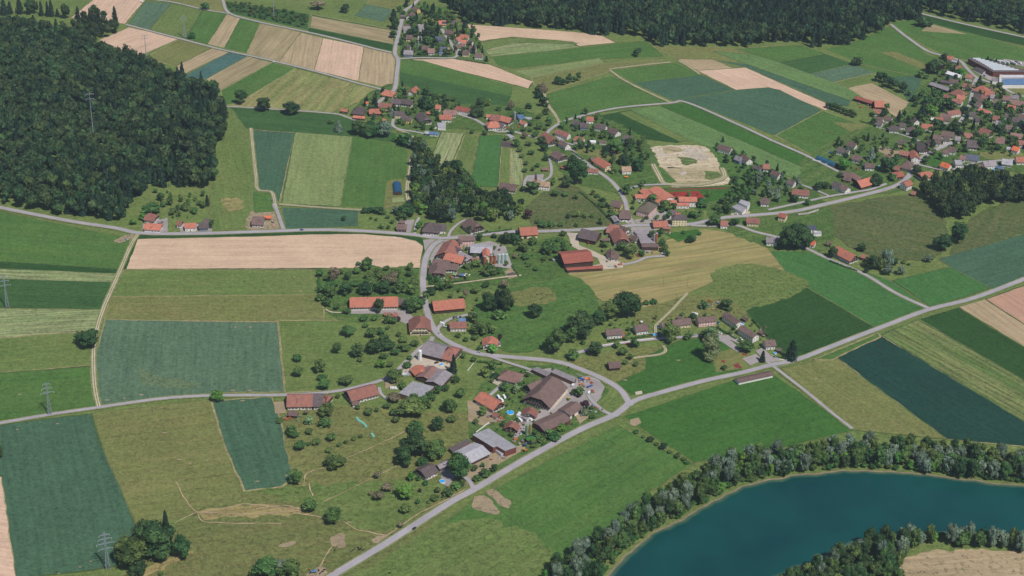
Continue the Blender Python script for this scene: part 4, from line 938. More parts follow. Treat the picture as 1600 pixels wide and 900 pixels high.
# --- top hamlet
T1 = dict(he=4.0, hr=9.0)
for r1, r2, Wd, roof, wall, kw in (
    ((646, 10), (654, 13), 12, 'br', 'y', {}), ((644, 17), (639.5, 23), 12, 'br', 'w', dict(hip=.3)), ((630, 41), (643, 41), 11, 'gy', 'w', {}), ((632, 38), (640, 38), 8, 'dk', 'w', {}),
    ((653, 37.5), (662, 38), 11, 'gy', 'w', {}), ((656, 43), (663, 44), 9, 'gy', 'w', {}), ((635, 54), (646, 55), 12, 'br', 'c', dict(upper='r')), ((653, 56), (659, 56.5), 9, 'gy', 'w', {}),
    ((632, 70), (642, 71), 12, 'dk', 'w', {}), ((631, 78), (646, 79), 11, 'gy', 'b', {}), ((659, 71.5), (671, 72), 9, 'br', 'w', {}), ((668, 75.5), (679, 75.5), 15, 'pb', 'w', {}), ((687, 73), (699, 73), 12, 'nv', 'w', {}),
    ((680, 56.5), (693, 57), 10, 'nv', 'b', {}), ((685, 32), (697, 32), 13, 'or', 'w', dict(solar=4)), ((706, 31), (717, 32), 15, 'dk', 'w', dict(hip=.5)), ((698, 45), (710, 49), 11, 'br', 'c', dict(upper='t')),
    ((718, 53), (733, 54.5), 12, 'or', 'w', dict(hip=.5)), ((712, 59), (718, 57), 11, 'or', 'w', {}), ((721, 62), (729, 62.5), 8, 'or', 'w', {}), ((713, 68), (726, 69), 12, 'br', 'w', {}), ((732, 62), (739, 64), 11, 'dk', 'w', {}),
    ((733, 71), (745, 72), 10, 'br', 'w', {}), ((723, 78), (734, 79), 12, 'br', 'c', {}), ((742, 82), (755, 83), 12, 'br', 'w', dict(hip=.4))):
    H(r1, r2, Wd, roof, wall, **(T1 | kw))
H((626, 24), (634, 24.5), 6, 'dk', 't', **S_); H((686, 80.5), (691, 81), 6, 'bl', 'w', **S_); H((700, 90 - 16), (705, 75), 5, 'tn', 'k', **S_)
# --- second hamlet
for r1, r2, Wd, roof, wall, kw in (
    ((599, 139.5), (617, 143), 16, 'or', 'c', dict(hip=.6, hr=10, he=4.5)), ((650, 134), (642, 141), 13, 'or', 'w', {}), ((611, 154), (627, 155), 13, 'dk', 'w', {}), ((628, 154), (646, 157), 15, 'dk', 'w', dict(hip=.3, upper='t')),
    ((593, 160), (614, 162), 14, 'ru', 'c', {}), ((550, 164), (571, 166), 20, 'dk', 't', dict(hip=1, he=3, hr=12)), ((576, 170), (595, 169.5), 15, 'or', 't', dict(hip=.3)), ((616, 173.5), (633, 174), 10, 'dk', 'c', {}),
    ((627, 180.5), (644, 182), 11, 'dk', 'y', {}), ((657, 173), (667, 184), 17, 'dk', 'w', dict(hip=.5, hr=11, upper='t')), ((681, 163), (689, 164), 10, 'or', 'c', {}), ((693, 171), (714, 172), 16, 'pb', 'w', dict(hip=.3)),
    ((686.5, 179), (706.5, 179.5), 13, 'or', 'w', {}), ((713, 165), (735, 169), 11, 'rd', 'w', {})):
    H(r1, r2, Wd, roof, wall, **kw)
H((533, 169), (544, 171), 8, 'or', 't', he=3, hr=5.5); H((568, 158.5), (576, 158.5), 6, 'bo', 'w', **S_); H((552, 180), (571, 181.5), 8, 'or', 't', he=2.8, hr=5); H((598, 185), (604, 186), 5, 'or', 't', **S_)
H((625, 134.5), (632, 136), 6, 'or', 'k', **S_); H((671, 205.5), (686, 206.5), 9, 'bl', 'w', he=3, hr=5); H((664, 204.5), (671, 205.5), 7, 'pg', 'b', **S_); H((667, 167 + 7), (673, 174.5), 6, 'or', 'k', **S_)
Bld('shed', 690, 198, 'flat pale grey metal garage with white wall', 'shed').flat([(683, 191.5), (696.5, 191.5), (696.5, 200), (684, 199)], 4, 'pg', 'w').flat([(675, 194.5), (682.5, 194.5), (682.5, 198), (675.5, 198)], 3, 'dk', 'w')
# --- farm above strips
B = H((767, 178), (783, 180), 18, 'ru', 'w', he=5, hr=10.5, upper='t', extra=[((783, 180), (800, 184.5), 15, 5, 10, 'or', 'w', dict(upper='t')), ((760, 190), (781, 188.5), 18, 4.5, 10.5, 'or', 'w', dict(hip=.8)), ((780, 191), (789, 193), 12, 4.5, 9, 'dk', 'w', {})])
H((759, 178.5), (766, 178.5), 7, 'or', 'w', he=3.5, hr=6.5)
Bld('shed', 818, 185, 'low blue grey metal shed in two flat halves', 'shed').flat([(807, 179), (816, 178), (822, 185), (812, 187)], 4, 'bl', 'g').flat([(817, 182), (831, 183.5), (830, 190), (819, 186.5)], 3.5, 'pg', 'g')
H((815, 187.5), (823, 190.5), 9, 'or', 'w', he=3.5, hr=7)
H((793, 209.5), (801, 214), 9, 'pg', 'g', he=3, hr=4)
for r1, r2, Wd, roof, wall, kw in (
    ((851, 205), (866, 216), 18, 'ru', 'w', dict(hr=11.5, upper='t', hip=.2)), ((869, 201), (890, 208), 10, 'ru', 'w', {}), ((876, 218), (888, 224.5), 10, 'br', 'w', {}), ((867, 233), (881, 241), 18, 'br', 'w', dict(hr=11, upper='t', hip=.4)),
    ((896, 187), (907, 190), 11, 'dk', 'b', {}), ((906, 192), (920, 192.5), 12, 'dk', 'b', {}), ((916, 182), (928, 182.5), 10, 'or', 'w', {}), ((931, 192), (948, 196), 11, 'dk', 'w', {}), ((953, 198), (967, 204), 14, 'br', 'w', {}),
    ((973, 211), (987, 212), 11, 'dk', 'b', {}), ((898, 212), (913, 215), 12, 'ru', 'w', dict(hip=.4)), ((933, 243.5), (953, 255.5), 15, 'or', 'c', dict(he=5, hr=11, hip=.3)), ((971, 260), (986, 259.5), 12, 'tn', 'w', {}),
    ((906, 183), (912, 183), 6, 'pg', 'b', dict(he=3, hr=4))):
    H(r1, r2, Wd, roof, wall, **kw)
H((918.5, 263), (935.5, 264), 9, 'ru', 'w', he=3, hr=6.5); H((847, 261.5), (857, 261.5), 7, 'pb', 'k', **S_); H((922, 247), (928, 245), 8, 'br', 'k', he=3, hr=6); H((877, 258.5), (884, 259), 6, 'rd', 'k', **S_)
H((921, 219), (931, 219), 6, 'wh', 'w', **S_); H((936, 219), (948, 220), 6, 'br', 'w', **S_)
# --- crossroads and school
H((956, 312), (973, 315), 15, 'br', 'y', he=5.5, hr=11, hip=.3)
H((967, 328), (986, 328.5), 20, 'br', 'w', he=5, hr=12, hip=.45, upper='t', extra=[((959, 336), (965, 344), 8, 4, 6, 'gy', 'b', {})])
Bld('house', 1010, 335, 'large pink house with mossy brown hipped roof at the square', 'house').q((994.5, 327), (1013.5, 334.5), (1027, 322), 8, 15, 'pd', 'p', 1, 'house', along=2, over=.8)
b = Bld('school', 1050, 315, 'long school complex under several low orange roofs', 'school', 'village buildings')
for a in (((992, 303.5), (1015, 304), 13, 3.5, 6, 'or', 'w', 0), ((1005, 294), (1036, 313), 14, 4, 6.5, 'or', 'w', 0), ((1022, 291), (1047, 307.5), 18, 6.5, 9.5, 'or', 'w', 0), ((1033, 312.5), (1058, 313), 12, 3.8, 6, 'or', 'w', 0), ((1060, 307.5), (1089, 308), 15, 8, 11, 'or', 'w', 0), ((1056, 317), (1077, 317.5), 9, 4.6, 6, 'or', 'w', 0)):
    b.w(*a[:7], a[7], 'house', chim=False)
H((1050, 335), (1074, 335.5), 12, 'dk', 'c', he=9, hr=13, hip=1, extra=[((1046, 328), (1058, 328.5), 11, 6, 10, 'dk', 'w', {}), ((1057, 331), (1064, 333), 8, 6, 9.5, 'or', 'w', {})])
H((1020, 345), (1043.5, 345.5), 18, 'or', 'c', he=4, hr=8, extra=[((1036, 353), (1048, 354), 7, 3, 5, 'ru', 'k', {})])
H((950, 349), (968, 352), 20, 'ru', 'w', he=4.5, hr=12, upper='t', hip=.4, extra=[((965, 354), (973, 371), 20, 4.5, 12, 'ru', 'w', dict(hip=.3, upper='t')), ((968, 351), (982, 357), 14, 4.5, 10.5, 'br', 'w', {}), ((986, 366), (997, 370.5), 9, 4, 7.5, 'br', 'w', {})])
Bld('barn', 1012, 385, 'flat grey shed hall with a brown lean-to along its front', 'barn').flat([(997, 368.5), (1010, 368), (1024, 380), (1001, 380)], 6, 'gy', 'k').w((1002, 381), (1029, 381.5), 10, 4.5, 6.2, 'br', 't', 0, 'hall').flat([(990, 360.5), (1012, 359), (1012, 366), (996, 367)], 3.5, 'gy', 'g')
H((908, 356.5), (937, 363), 24, 'dk', 't', he=5, hr=12, kind='barn', hip=.2)
b = H((876, 397), (923, 392.5), 30, 'rd', 't', he=8, hr=13, kind='barn'); b.w((885, 419), (942, 415.5), 7, 3.8, 4.8, 'rd', 't', 0, 'shed')
H((955, 393.5), (968, 395), 13, 'br', 'w', he=4, hr=9, upper='t', extra=[((954, 388), (959, 396), 12, 4, 8.5, 'br', 'w', dict(upper='t'))])
H((940, 371.5), (953, 372), 6, 'br', 't', **S_)
# --- junction
H((661, 346.5), (689, 348.5), 22, 'dk', 'w', he=5, hr=13, hip=.8, upper='t', extra=[((682, 350), (698, 350.5), 16, 5, 9.5, 'dk', 'w', {})])
H((732, 339), (747, 350.5), 21, 'br', 'w', he=4, hr=12, hip=.35, upper='t')
H((811, 355.5), (839, 354), 22, 'or', 'c', he=5, hr=10.5, upper='t', kind='barn')
H((716, 368.5), (742, 367.5), 13, 'br', 'p', he=7, hr=10.5, extra=[((717, 372), (721, 380), 4, 9, 10.5, 'p' if False else 'br', 'p', {})])
H((708, 373), (696, 393), 24, 'ru', 'w', he=5, hr=12, upper='t', hip=.2, extra=[((697, 394), (726, 401), 17, 5, 10.5, 'or', 'w', dict(upper='t')), ((708, 383), (720, 390), 13, 5, 9, 'dk', 'w', {}), ((718, 395), (735, 404), 13, 3.8, 5.5, 'gy', 'g', {})])
H((676, 404), (704, 406.5), 20, 'br', 'w', he=4.5, hr=12, upper='t', hip=.4, extra=[((684, 407), (683, 423), 20, 4.5, 11, 'br', 'w', dict(hip=.5, upper='t')), ((696, 410.5), (717, 412.5), 15, 4.5, 9, 'br', 'w', dict(upper='t'))])
b = Bld('barn', 750, 395, 'pale grey low pitched hall with small orange gabled tower', 'barn'); b.w((735, 385), (770, 386.5), 22, 5, 7.5, 'pg', 't', 0, 'hall'); b.w((759.5, 386.5), (760.5, 398), 9, 9, 12.5, 'or', 'c', 0, 'shed'); b.w((754, 386), (768, 391), 10, 5, 6.5, 'pg', 't', 0, 'shed')
H((736, 402), (749, 403), 6, 'ru', 'k', **S_)
H((619.5, 350), (636, 350.5), 12, 'br', 't', he=3.8, hr=8); H((624, 344), (633, 344.5), 6, 'br', 't', **S_); H((707, 335), (712, 335.5), 5, 'ru', 't', **S_)
# --- left farms
H((228, 332), (245, 335), 16, 'ru', 'w', he=4, hr=10, hip=.5, upper='t'); H((226, 348), (253, 350), 15, 'or', 'w', he=3.6, hr=8.5, hip=.4, upper='t'); H((288, 348.5), (306.5, 348), 12, 'or', 'w', he=4.5, hr=8.6)
H((310, 347.5), (326, 347), 13, 'dk', 'b', he=4, hr=9); H((319, 341.5), (327, 341.5), 8, 'dk', 't', he=3, hr=6.5); H((277, 344.5), (285, 345.5), 10, 'ru', 'w', he=3.5, hr=7.5, upper='t')
H((394, 337.5), (414, 338.5), 18, 'br', 'w', he=4, hr=11, hip=.35, upper='t'); H((413, 336.5), (424, 337), 7, 'bo', 'k', **S_)
# --- long orange farm and road houses
H((546, 464.5), (622, 463), 22, 'or', 'w', he=4.2, hr=11, hip=.15, upper='t', extra=[((622, 467), (633, 466.5), 14, 4, 8, 'dk', 't', {})])
H((608, 491.5), (616, 493), 9, 'ru', 't', he=3, hr=6.5, extra=[((613, 490), (620, 487), 7, 3, 6, 'ru', 't', {})]); H((600, 488), (612, 488.5), 5, 'ru', 't', **S_)
H((675, 470.5), (725, 466), 22, 'or', 't', he=4.2, hr=10.5, kind='barn', hip=.12)
H((655.5, 489), (657, 507), 24, 'ru', 'c', he=5, hr=14, hip=.5)
H((702, 502.5), (729, 502), 14, 'ru', 'w', he=4.8, hr=9.2); H((716, 497), (728, 497), 6, 'bl', 'w', **S_)
H((766, 523), (766.5, 534), 17, 'or', 'w', he=5, hr=10.5, hip=.4, extra=[((774, 530), (779, 536), 7, 3, 5, 'gy', 'w', {})])
# --- white silo farm
b = H((664, 533), (698, 541.5), 28, 'gy', 't', he=5, hr=12, kind='barn', hip=.2); b.w((698, 541.5), (716, 546), 28, 5, 12, 'ru', 'c', .45, 'farm', 't')
H((651, 569), (660, 579), 17, 'or', 'k', he=3.6, hr=7.5, kind='barn', hip=.3)
b = Bld('barn', 680, 590, 'joined grey brown barn roofs in three strips', 'barn'); b.q((651, 588), (667, 571), (688, 578), 5, 7.5, 'pb', 't', 0, 'hall', 1); b.q((664, 597), (682, 578), (708, 584), 5.0, 7.8, 'gy', 't', 0, 'hall', 1); b.w((667, 571), (686, 577), 7, 4.6, 6.2, 'gy', 't', 0, 'shed')
Bld('barn', 650, 612, 'flat pale grey hall with blue wall and small roof lights', 'barn').flat([(623, 614), (645, 595.5), (679, 604), (655, 624.5)], 6, 'pg', 'k')
# --- lane farms left
b = H((448, 616.5), (489, 616), 24, 'ru', 'w', he=4.2, hr=11, upper='t'); b.w((489, 616), (506, 616), 24, 4.2, 11, 'dk', 'w', 0, 'farm', 't'); b.w((505, 616.5), (515, 619), 20, 4.2, 10.5, 'ru', 'w', .6, 'farm', 't'); b.w((451, 641), (466, 642), 9, 3.2, 6.4, 'br', 't', .3, 'shed')
H((542, 611.5), (586, 600), 21, 'ru', 'w', he=4.4, hr=10.5, upper='t', hip=.12, extra=[((551, 626), (562, 627), 8, 3, 5.5, 'br', 'w', {})])
# --- lower village
H((783, 576), (815, 584), 20, 'pb', 'w', he=3.8, hr=10, hip=.9, upper='t')
b = Bld('farmhouse', 850, 610, 'very large farmhouse with steep brown roof and dark timber gable balconies', 'farmhouse', 'big roofed farmhouses')
b.w((838, 616), (866.5, 584), 31, 5.5, 17, 'br', 'w', .4, 'farm', 't', over=1.8); b.w((824, 601), (846, 592), 15, 5, 11, 'br', 'w', .2, 'farm', 't')
Bld('shed', 845, 578, 'long low grey shed with flat roof behind the big farmhouse', 'shed').flat([(830, 577), (839, 573), (860.5, 582.5), (854, 588)], 4, 'gy', 't')
Bld('shed', 880, 585, 'long open fronted shed with flat grey roof beside the yard', 'shed').flat([(860, 581), (868, 576), (901, 590), (897, 597)], 4.5, 'gy', 'k')
Bld('barn', 892, 642, 'barn with rounded brown roof and white side wall by the yard', 'barn').q((871, 640), (891, 650.5), (912, 637), 4.5, 7.5, 'br', 'w', 0, 'hall', 2, chim=False)
Bld('barn', 862, 660, 'long low brown hall with pale skylight strips and red brown walls', 'barn').q((831, 660), (851, 674.5), (893, 656), 5, 7.4, 'br', 'r', 0, 'hall', 2)
H((830, 634), (826, 644), 16, 'ru', 'w', he=3.6, hr=8.8, hip=.3); H((802, 656), (798, 665), 15, 'ru', 't', he=3, hr=8.5, hip=.3, kind='house')
Bld('shed', 815, 650, 'small flat shed half white and half grey roofed', 'shed').flat([(806.5, 648), (811, 642.8), (818.5, 645.3), (814, 650.8)], 2.8, 'wh', 'w').flat([(814.2, 650.8), (818.7, 645.4), (829, 649.5), (823, 656.5)], 2.7, 'gy', 'w')
H((751, 611.5), (781, 629), 18, 'or', 'w', he=4.4, hr=10, upper='t', hip=.1, extra=[((771, 643.5), (780, 648.5), 7, 3, 5, 'ru', 'w', {})])
Bld('barn', 772, 690, 'big flat roofed hall with dark red brown boarded walls', 'barn').flat([(763.5, 669), (738, 679), (770.5, 699), (776, 697), (789, 704.5), (807.5, 698)], 7, 'pg', 'r')
b = Bld('barn', 742, 705, 'low pitched open cattle barn with weathered grey roof', 'barn'); b.w((722, 711), (754, 695.5), 24, 4, 7, 'pg', 't', 0, 'hall')
Bld('shed', 718, 697, 'flat dark brown wooden shed behind the cattle barn', 'shed').flat([(701, 700), (729, 685.5), (736, 690.5), (708, 706.5)], 4, 'dk', 'k').flat([(719, 700), (736, 691), (743, 695), (727, 704)], 3.2, 'ru', 'k')
H((683, 727), (704, 717.5), 8, 'gy', 't', **S_); H((656, 734), (677, 724), 17, 'dk', 'w', he=4.6, hr=9, upper='t', hip=.3)
# --- terrace and row houses
H((946, 515), (972, 513), 13, 'br', 'w', he=5, hr=8.8); H((991, 508.5), (1012, 506), 14, 'br', 'w', he=5, hr=9)
H((1033, 504.5), (1044, 502.5), 12, 'br', 'w', he=4.6, hr=8.5, extra=[((1050, 500), (1079, 497), 13, 4.8, 8.6, 'br', 'c', {})]); H((1089, 496.5), (1117, 493.5), 12, 'br', 'p', he=6, hr=9.2)
H((1134, 486.8), (1156, 502), 10.5, 'br', 'w', he=6.5, hr=9.6); H((1158, 508), (1182.5, 522.5), 10.5, 'br', 'w', he=6.5, hr=9.6); H((1194, 532), (1211, 530.5), 13, 'br', 'w', he=5, hr=9)
H((1161, 493), (1168, 496.5), 6, 'br', 'k', **S_); H((1187, 515), (1193.5, 518), 6, 'br', 'k', **S_); H((1214, 543), (1222, 544), 6, 'dk', 't', **S_); H((1082, 487), (1091, 489), 6, 'wh', 'w', **S_); H((1059, 493), (1066, 494), 6, 'dk', 't', **S_)
H((950, 565.5), (969, 564), 13, 'br', 't', he=3.6, hr=7.8, kind='barn')
H((1151, 592.5), (1206, 580.5), 9, 'br', 'w', he=3.2, hr=4.8, kind='shed'); H((1001, 501.5), (1004, 501.5), 3, 'wh', 't', he=2, hr=2.6)
# --- row over the slope, street below
for r1, r2, Wd, roof, wall, kw in (
    ((1124, 225), (1144, 230.5), 12, 'br', 'w', {}), ((1161, 240.5), (1172, 248), 12, 'br', 'w', {}), ((1150, 242), (1160, 246), 10, 'gy', 'b', {}), ((1192, 255.5), (1203, 256.5), 13, 'ru', 'w', {}), ((1179, 257), (1190, 261), 9, 'dk', 'b', dict(he=3.5, hr=7)),
    ((1207, 265), (1220, 270.5), 11, 'br', 'w', {}), ((1231, 279), (1243, 282.5), 11, 'dk', 'w', {}), ((1237, 295), (1265, 297), 15, 'ru', 'w', dict(hip=.3)), ((1188, 309), (1203, 310), 14, 'br', 'w', dict(hip=.3)),
    ((1218, 332), (1230, 335), 11, 'rd', 'c', dict(he=6)), ((1197, 370), (1215, 371), 13, 'gy', 'w', dict(he=5)), ((1267, 375), (1275, 377), 9, 'bo', 'w', dict(he=4, hr=8)), ((1308, 383.5), (1337, 398.5), 17, 'or', 'w', dict(hr=11, hip=.15, upper='t')),
    ((1166, 340), (1187, 341), 13, 'ru', 'c', dict(he=5)), ((1126, 344), (1138, 345), 11, 'ru', 'w', {}), ((1346, 397), (1355, 398.5), 8, 'ru', 't', dict(he=3, hr=6))):
    H(r1, r2, Wd, roof, wall, **kw)
Bld('house', 1158, 325, 'white house with pale grey flat roofs and terraces above the street', 'house').flat([(1154, 316), (1158, 311.5), (1172.5, 316), (1168, 323)], 8, 'pg', 'w').flat([(1143, 323), (1153, 318), (1168, 323), (1160, 332)], 4.5, 'pg', 'w')
Bld('house', 1265, 358, 'modern white house with flat blue grey roof in the slope', 'house').flat([(1255, 352), (1274, 352), (1277, 360), (1258, 359)], 6, 'nv', 'w').flat([(1266, 360), (1283, 361), (1284, 365), (1268, 366)], 3.5, 'pg', 'w')
# --- by the tunnel shed and main street
for r1, r2, Wd, roof, wall, kw in (
    ((1325, 220), (1339, 224), 13, 'br', 'w', {}), ((1309, 229), (1328, 233.5), 12, 'dk', 'w', {}), ((1332, 241), (1347, 244), 13, 'br', 'w', dict(hip=.3)), ((1351, 254), (1367, 255), 13, 'br', 'w', dict(he=5)), ((1381, 241.5), (1393, 243.5), 10, 'pb', 'k', {}),
    ((1315, 267), (1331, 270), 11, 'br', 't', dict(kind='barn', he=4, hr=8)), ((1331, 268), (1347, 278), 12, 'pb', 't', dict(kind='barn', he=4, hr=8)), ((1319, 275), (1331, 277.5), 10, 'br', 'k', dict(he=3.5, hr=7)), ((1339, 282.5), (1365, 275), 18, 'or', 't', dict(kind='barn', he=3.6, hr=10)),
    ((1302, 283), (1318, 287), 14, 'dk', 'w', dict(he=5)), ((1316, 287), (1327, 292), 13, 'br', 'w', dict(he=5)), ((1393, 269.5), (1410, 267), 14, 'rd', 't', {}), ((1398, 258), (1407, 259.5), 10, 'ru', 't', {}), ((1410, 248), (1427, 252.5), 21, 'br', 'w', dict(hip=1, he=3.6, hr=12, upper='t')),
    ((1427, 234), (1432, 244), 13, 'or', 'w', dict(he=5)), ((1404, 217.5), (1417, 219.5), 12, 'dk', 'y', {}), ((1436, 220), (1447, 229), 18, 'dk', 'w', dict(hr=11, upper='t')), ((1406, 234), (1421, 237), 11, 'ru', 'k', {}),
    ((1436, 270), (1455, 267), 17, 'or', 'w', dict(hip=.4, upper='t')), ((1412, 285), (1422, 280.5), 13, 'or', 'w', dict(he=7, hr=11)), ((1424, 298), (1432, 299.5), 8, 'ru', 't', dict(he=3, hr=6)),
    ((1440, 193), (1458, 194.5), 12, 'or', 'w', {}), ((1389, 195.5), (1406, 197), 13, 'dk', 'w', dict(hip=.6)), ((1421, 198), (1430, 199), 10, 'br', 'w', {}), ((1471, 204.5), (1491, 206.5), 14, 'br', 'w', {}), ((1458, 210), (1471, 211), 11, 'br', 'w', {}),
    ((1461, 216), (1472, 218), 12, 'br', 'w', {}), ((1474, 213), (1484, 214), 11, 'dk', 'w', {}), ((1450, 217), (1455, 220), 9, 'dk', 'k', {}), ((1506, 207.5), (1520, 208.5), 13, 'ru', 'w', dict(hip=.3)), ((1534, 198), (1549, 204), 19, 'ru', 'w', dict(hr=12, upper='t', hip=.2)),
    ((1511, 218), (1528, 219.5), 20, 'dk', 'w', dict(hr=12, upper='t', hip=.15)), ((1556, 213), (1571, 215), 17, 'pb', 'w', dict(hr=11)), ((1579, 207), (1598, 209.5), 16, 'pb', 'w', {}), ((1591, 219), (1603, 220), 12, 'ru', 'w', {}), ((1583, 227.5), (1594, 230.5), 12, 'bo', 'w', dict(he=5)),
    ((1573, 229), (1580, 230), 9, 'pg', 'w', dict(he=3, hr=5)), ((1472, 252.5), (1486, 257), 12, 'bo', 'w', dict(he=4.8)), ((1491, 250), (1502, 249.5), 13, 'pg', 'w', dict(he=5)), ((1482, 228.5), (1495, 231), 12, 'br', 'w', {}), ((1473, 232.5), (1483, 233.5), 10, 'br', 'w', {}),
    ((1501, 241.5), (1510, 243.5), 10, 'pb', 'w', {}), ((1510, 240), (1531, 243.5), 14, 'nv', 'w', dict(he=4.2)), ((1536, 252.5), (1556, 251), 12, 'gy', 'w', {}), ((1529, 256), (1540, 257.5), 9, 'br', 'k', dict(he=3, hr=6)), ((1566, 247.5), (1583, 250), 14, 'pg', 'w', dict(he=4)), ((1587, 245), (1604, 245.5), 14, 'or', 'w', {}),
    ((1493, 212), (1502, 213.5), 10, 'gy', 'w', {}), ((1558, 258), (1569, 261), 9, 'bl', 'w', dict(he=3, hr=5)), ((1610, 208), (1625, 210), 12, 'br', 'w', {}), ((1608, 228), (1622, 230), 12, 'or', 'w', {})):
    H(r1, r2, Wd, roof, wall, **kw)
# --- brown field farm and houses
for r1, r2, Wd, roof, wall, kw in (
    ((1337, 149.5), (1365, 158), 11, 'rd', 't', dict(kind='barn', he=3.8, hr=6.5)), ((1366, 157), (1381, 157.5), 17, 'or', 't', dict(kind='barn', he=4, hr=11)), ((1364, 169.5), (1377, 171), 13, 'ru', 'w', {}), ((1370, 182), (1381, 184.5), 12, 'br', 'w', {}), ((1383, 180), (1395, 182.5), 11, 'br', 'w', {}),
    ((1371, 188), (1380, 190), 11, 'dk', 'w', {}), ((1416, 199), (1427, 200), 11, 'dk', 'w', {}), ((1406, 191), (1416, 192.5), 10, 'dk', 'w', {}), ((1427, 183), (1434, 187), 11, 'dk', 'w', {}), ((1461, 183), (1474, 184), 12, 'or', 'w', {}), ((1475, 182), (1486, 183.5), 10, 'br', 'w', {}),
    ((1480, 174), (1499, 170.5), 12, 'ru', 'w', {}), ((1469, 177), (1487, 179), 12, 'pb', 'w', {}), ((1455, 183), (1461, 184), 9, 'wh', 'w', dict(he=3, hr=5)),
    ((1480, 86.5), (1490, 88), 10, 'or', 'w', {}), ((1488, 93), (1498, 95.5), 9, 'pg', 'w', dict(he=3.5, hr=5)), ((1492, 101), (1506, 102.5), 15, 'ru', 'w', dict(hip=.9, hr=10)), ((1469, 99.5), (1478, 100), 7, 'gy', 'w', S_), ((1509, 115.5), (1521, 117), 12, 'ru', 'w', dict(he=5)),
    ((1484, 122.5), (1498, 125), 11, 'br', 'w', {}), ((1469, 124), (1486, 127), 9, 'dk', 'k', dict(he=3.5, hr=6)), ((1455, 128), (1485, 138), 14, 'gy', 't', dict(kind='barn', he=4.2, hr=6.5)), ((1505, 129), (1519, 131.5), 12, 'ru', 'c', {}), ((1489, 137), (1510, 143), 20, 'ru', 'w', dict(hip=.9, hr=11)),
    ((1495, 147.5), (1508, 149), 14, 'or', 'w', {}), ((1475, 147), (1486, 149), 9, 'ru', 't', dict(he=3.5, hr=7)), ((1489, 153), (1505, 156.5), 12, 'ru', 'w', {}), ((1526, 131), (1546, 137), 21, 'or', 'w', dict(hip=.9, hr=11.5)), ((1540, 141), (1555, 143.5), 13, 'or', 'w', {}), ((1547, 136), (1552, 136.5), 8, 'dk', 'w', dict(he=3, hr=5.5)),
    ((1524, 145), (1534, 147.5), 12, 'dk', 'w', {}), ((1534, 147), (1543, 148.5), 11, 'ru', 'w', {}), ((1524, 151), (1538, 153.5), 13, 'br', 'w', {}), ((1526, 159), (1535, 161.5), 12, 'br', 'w', {}), ((1530, 168), (1549, 174), 9, 'or', 'w', dict(he=3.6, hr=6.5)), ((1548, 147), (1555, 148), 11, 'gy', 'w', dict(he=5)),
    ((1552, 154), (1565, 155.5), 13, 'pd', 'w', {}), ((1567, 149), (1579, 150.5), 13, 'pb', 'w', {}), ((1575, 163), (1588, 165.5), 12, 'or', 'c', dict(he=5)), ((1581, 155), (1601, 158.5), 17, 'pb', 'w', {}), ((1579, 147), (1593, 149.5), 10, 'gy', 'w', {}), ((1521, 181), (1533, 183.5), 12, 'dk', 'w', {}),
    ((1515, 174), (1525, 175.5), 11, 'dk', 'w', {}), ((1582, 182), (1598, 185), 14, 'dk', 'w', {}), ((1556, 188), (1568, 189.5), 11, 'gy', 'w', {}), ((1586, 177), (1601, 178.5), 12, 'br', 'w', {}), ((1570, 176), (1580, 177), 11, 'dk', 'w', {}), ((1552, 180), (1563, 182), 12, 'ru', 'w', {}), ((1592, 168), (1604, 169), 12, 'br', 'w', {}),
    ((1571, 195), (1583, 196), 12, 'br', 'w', {}), ((1606, 160), (1620, 161), 13, 'ru', 'w', {}), ((1608, 182), (1622, 183), 12, 'br', 'w', {})):
    H(r1, r2, Wd, roof, wall, **kw)
b = H((1479, 110.5), (1502, 117.5), 13, 'wh', 'w', he=5, hr=7, kind='barn')
# --- factory
b = Bld('factory', 1560, 112, 'long factory with dark red walls and rows of pale roof lights', 'factory', 'village buildings')
b.flat([(1512, 91), (1526, 90), (1560, 97.5), (1594, 107), (1640, 109), (1640, 112.6), (1552, 112.5)], 8, 'dk', 'r')
sk = plain('roof light glass', lin(206, 214, 220), 0.4, .05); o = b.e.location
for i in range(10):
    f = i / 9; x0 = 1520.5 + 31 * f ** .9; y0 = 91.2 + 17.5 * f; x1 = 1532.5 + 59 * f
    mb = MB(); P = [G(x, y, 8.0) for x, y in ((x0, y0 + .95), (x1, y0 + .95), (x1 - .8, y0), (x0 - .8, y0))]
    mb.prism([(p.x - o.x, p.y - o.y) for p in P], 7.99, 8.9); mb.obj('roof_light', sk, b.e)
Bld('shed', 1530, 110, 'low dark annex along the factory side', 'shed').flat([(1521, 105.5), (1526, 104.5), (1542, 110), (1536, 113)], 4, 'dk', 'g')
Bld('barn', 1585, 128, 'long hall with flat blue grey roof in front of the factory', 'barn').flat([(1567, 123.5), (1640, 122.5), (1640, 132), (1565.5, 132.5)], 6, 'bl', 'w').flat([(1562, 116.5), (1566, 116.5), (1565, 128), (1561, 128)], 7, 'wh', 'w').flat([(1550, 122), (1561, 122.5), (1561, 127), (1551, 126.5)], 5, 'gy', 'w').flat([(1566, 117), (1600, 117), (1600, 121), (1566, 121)], 5, 'wh', 'g')
H((781, 285), (808, 288), 17, 'br', 'w', he=4, hr=10, hip=.3, upper='t')
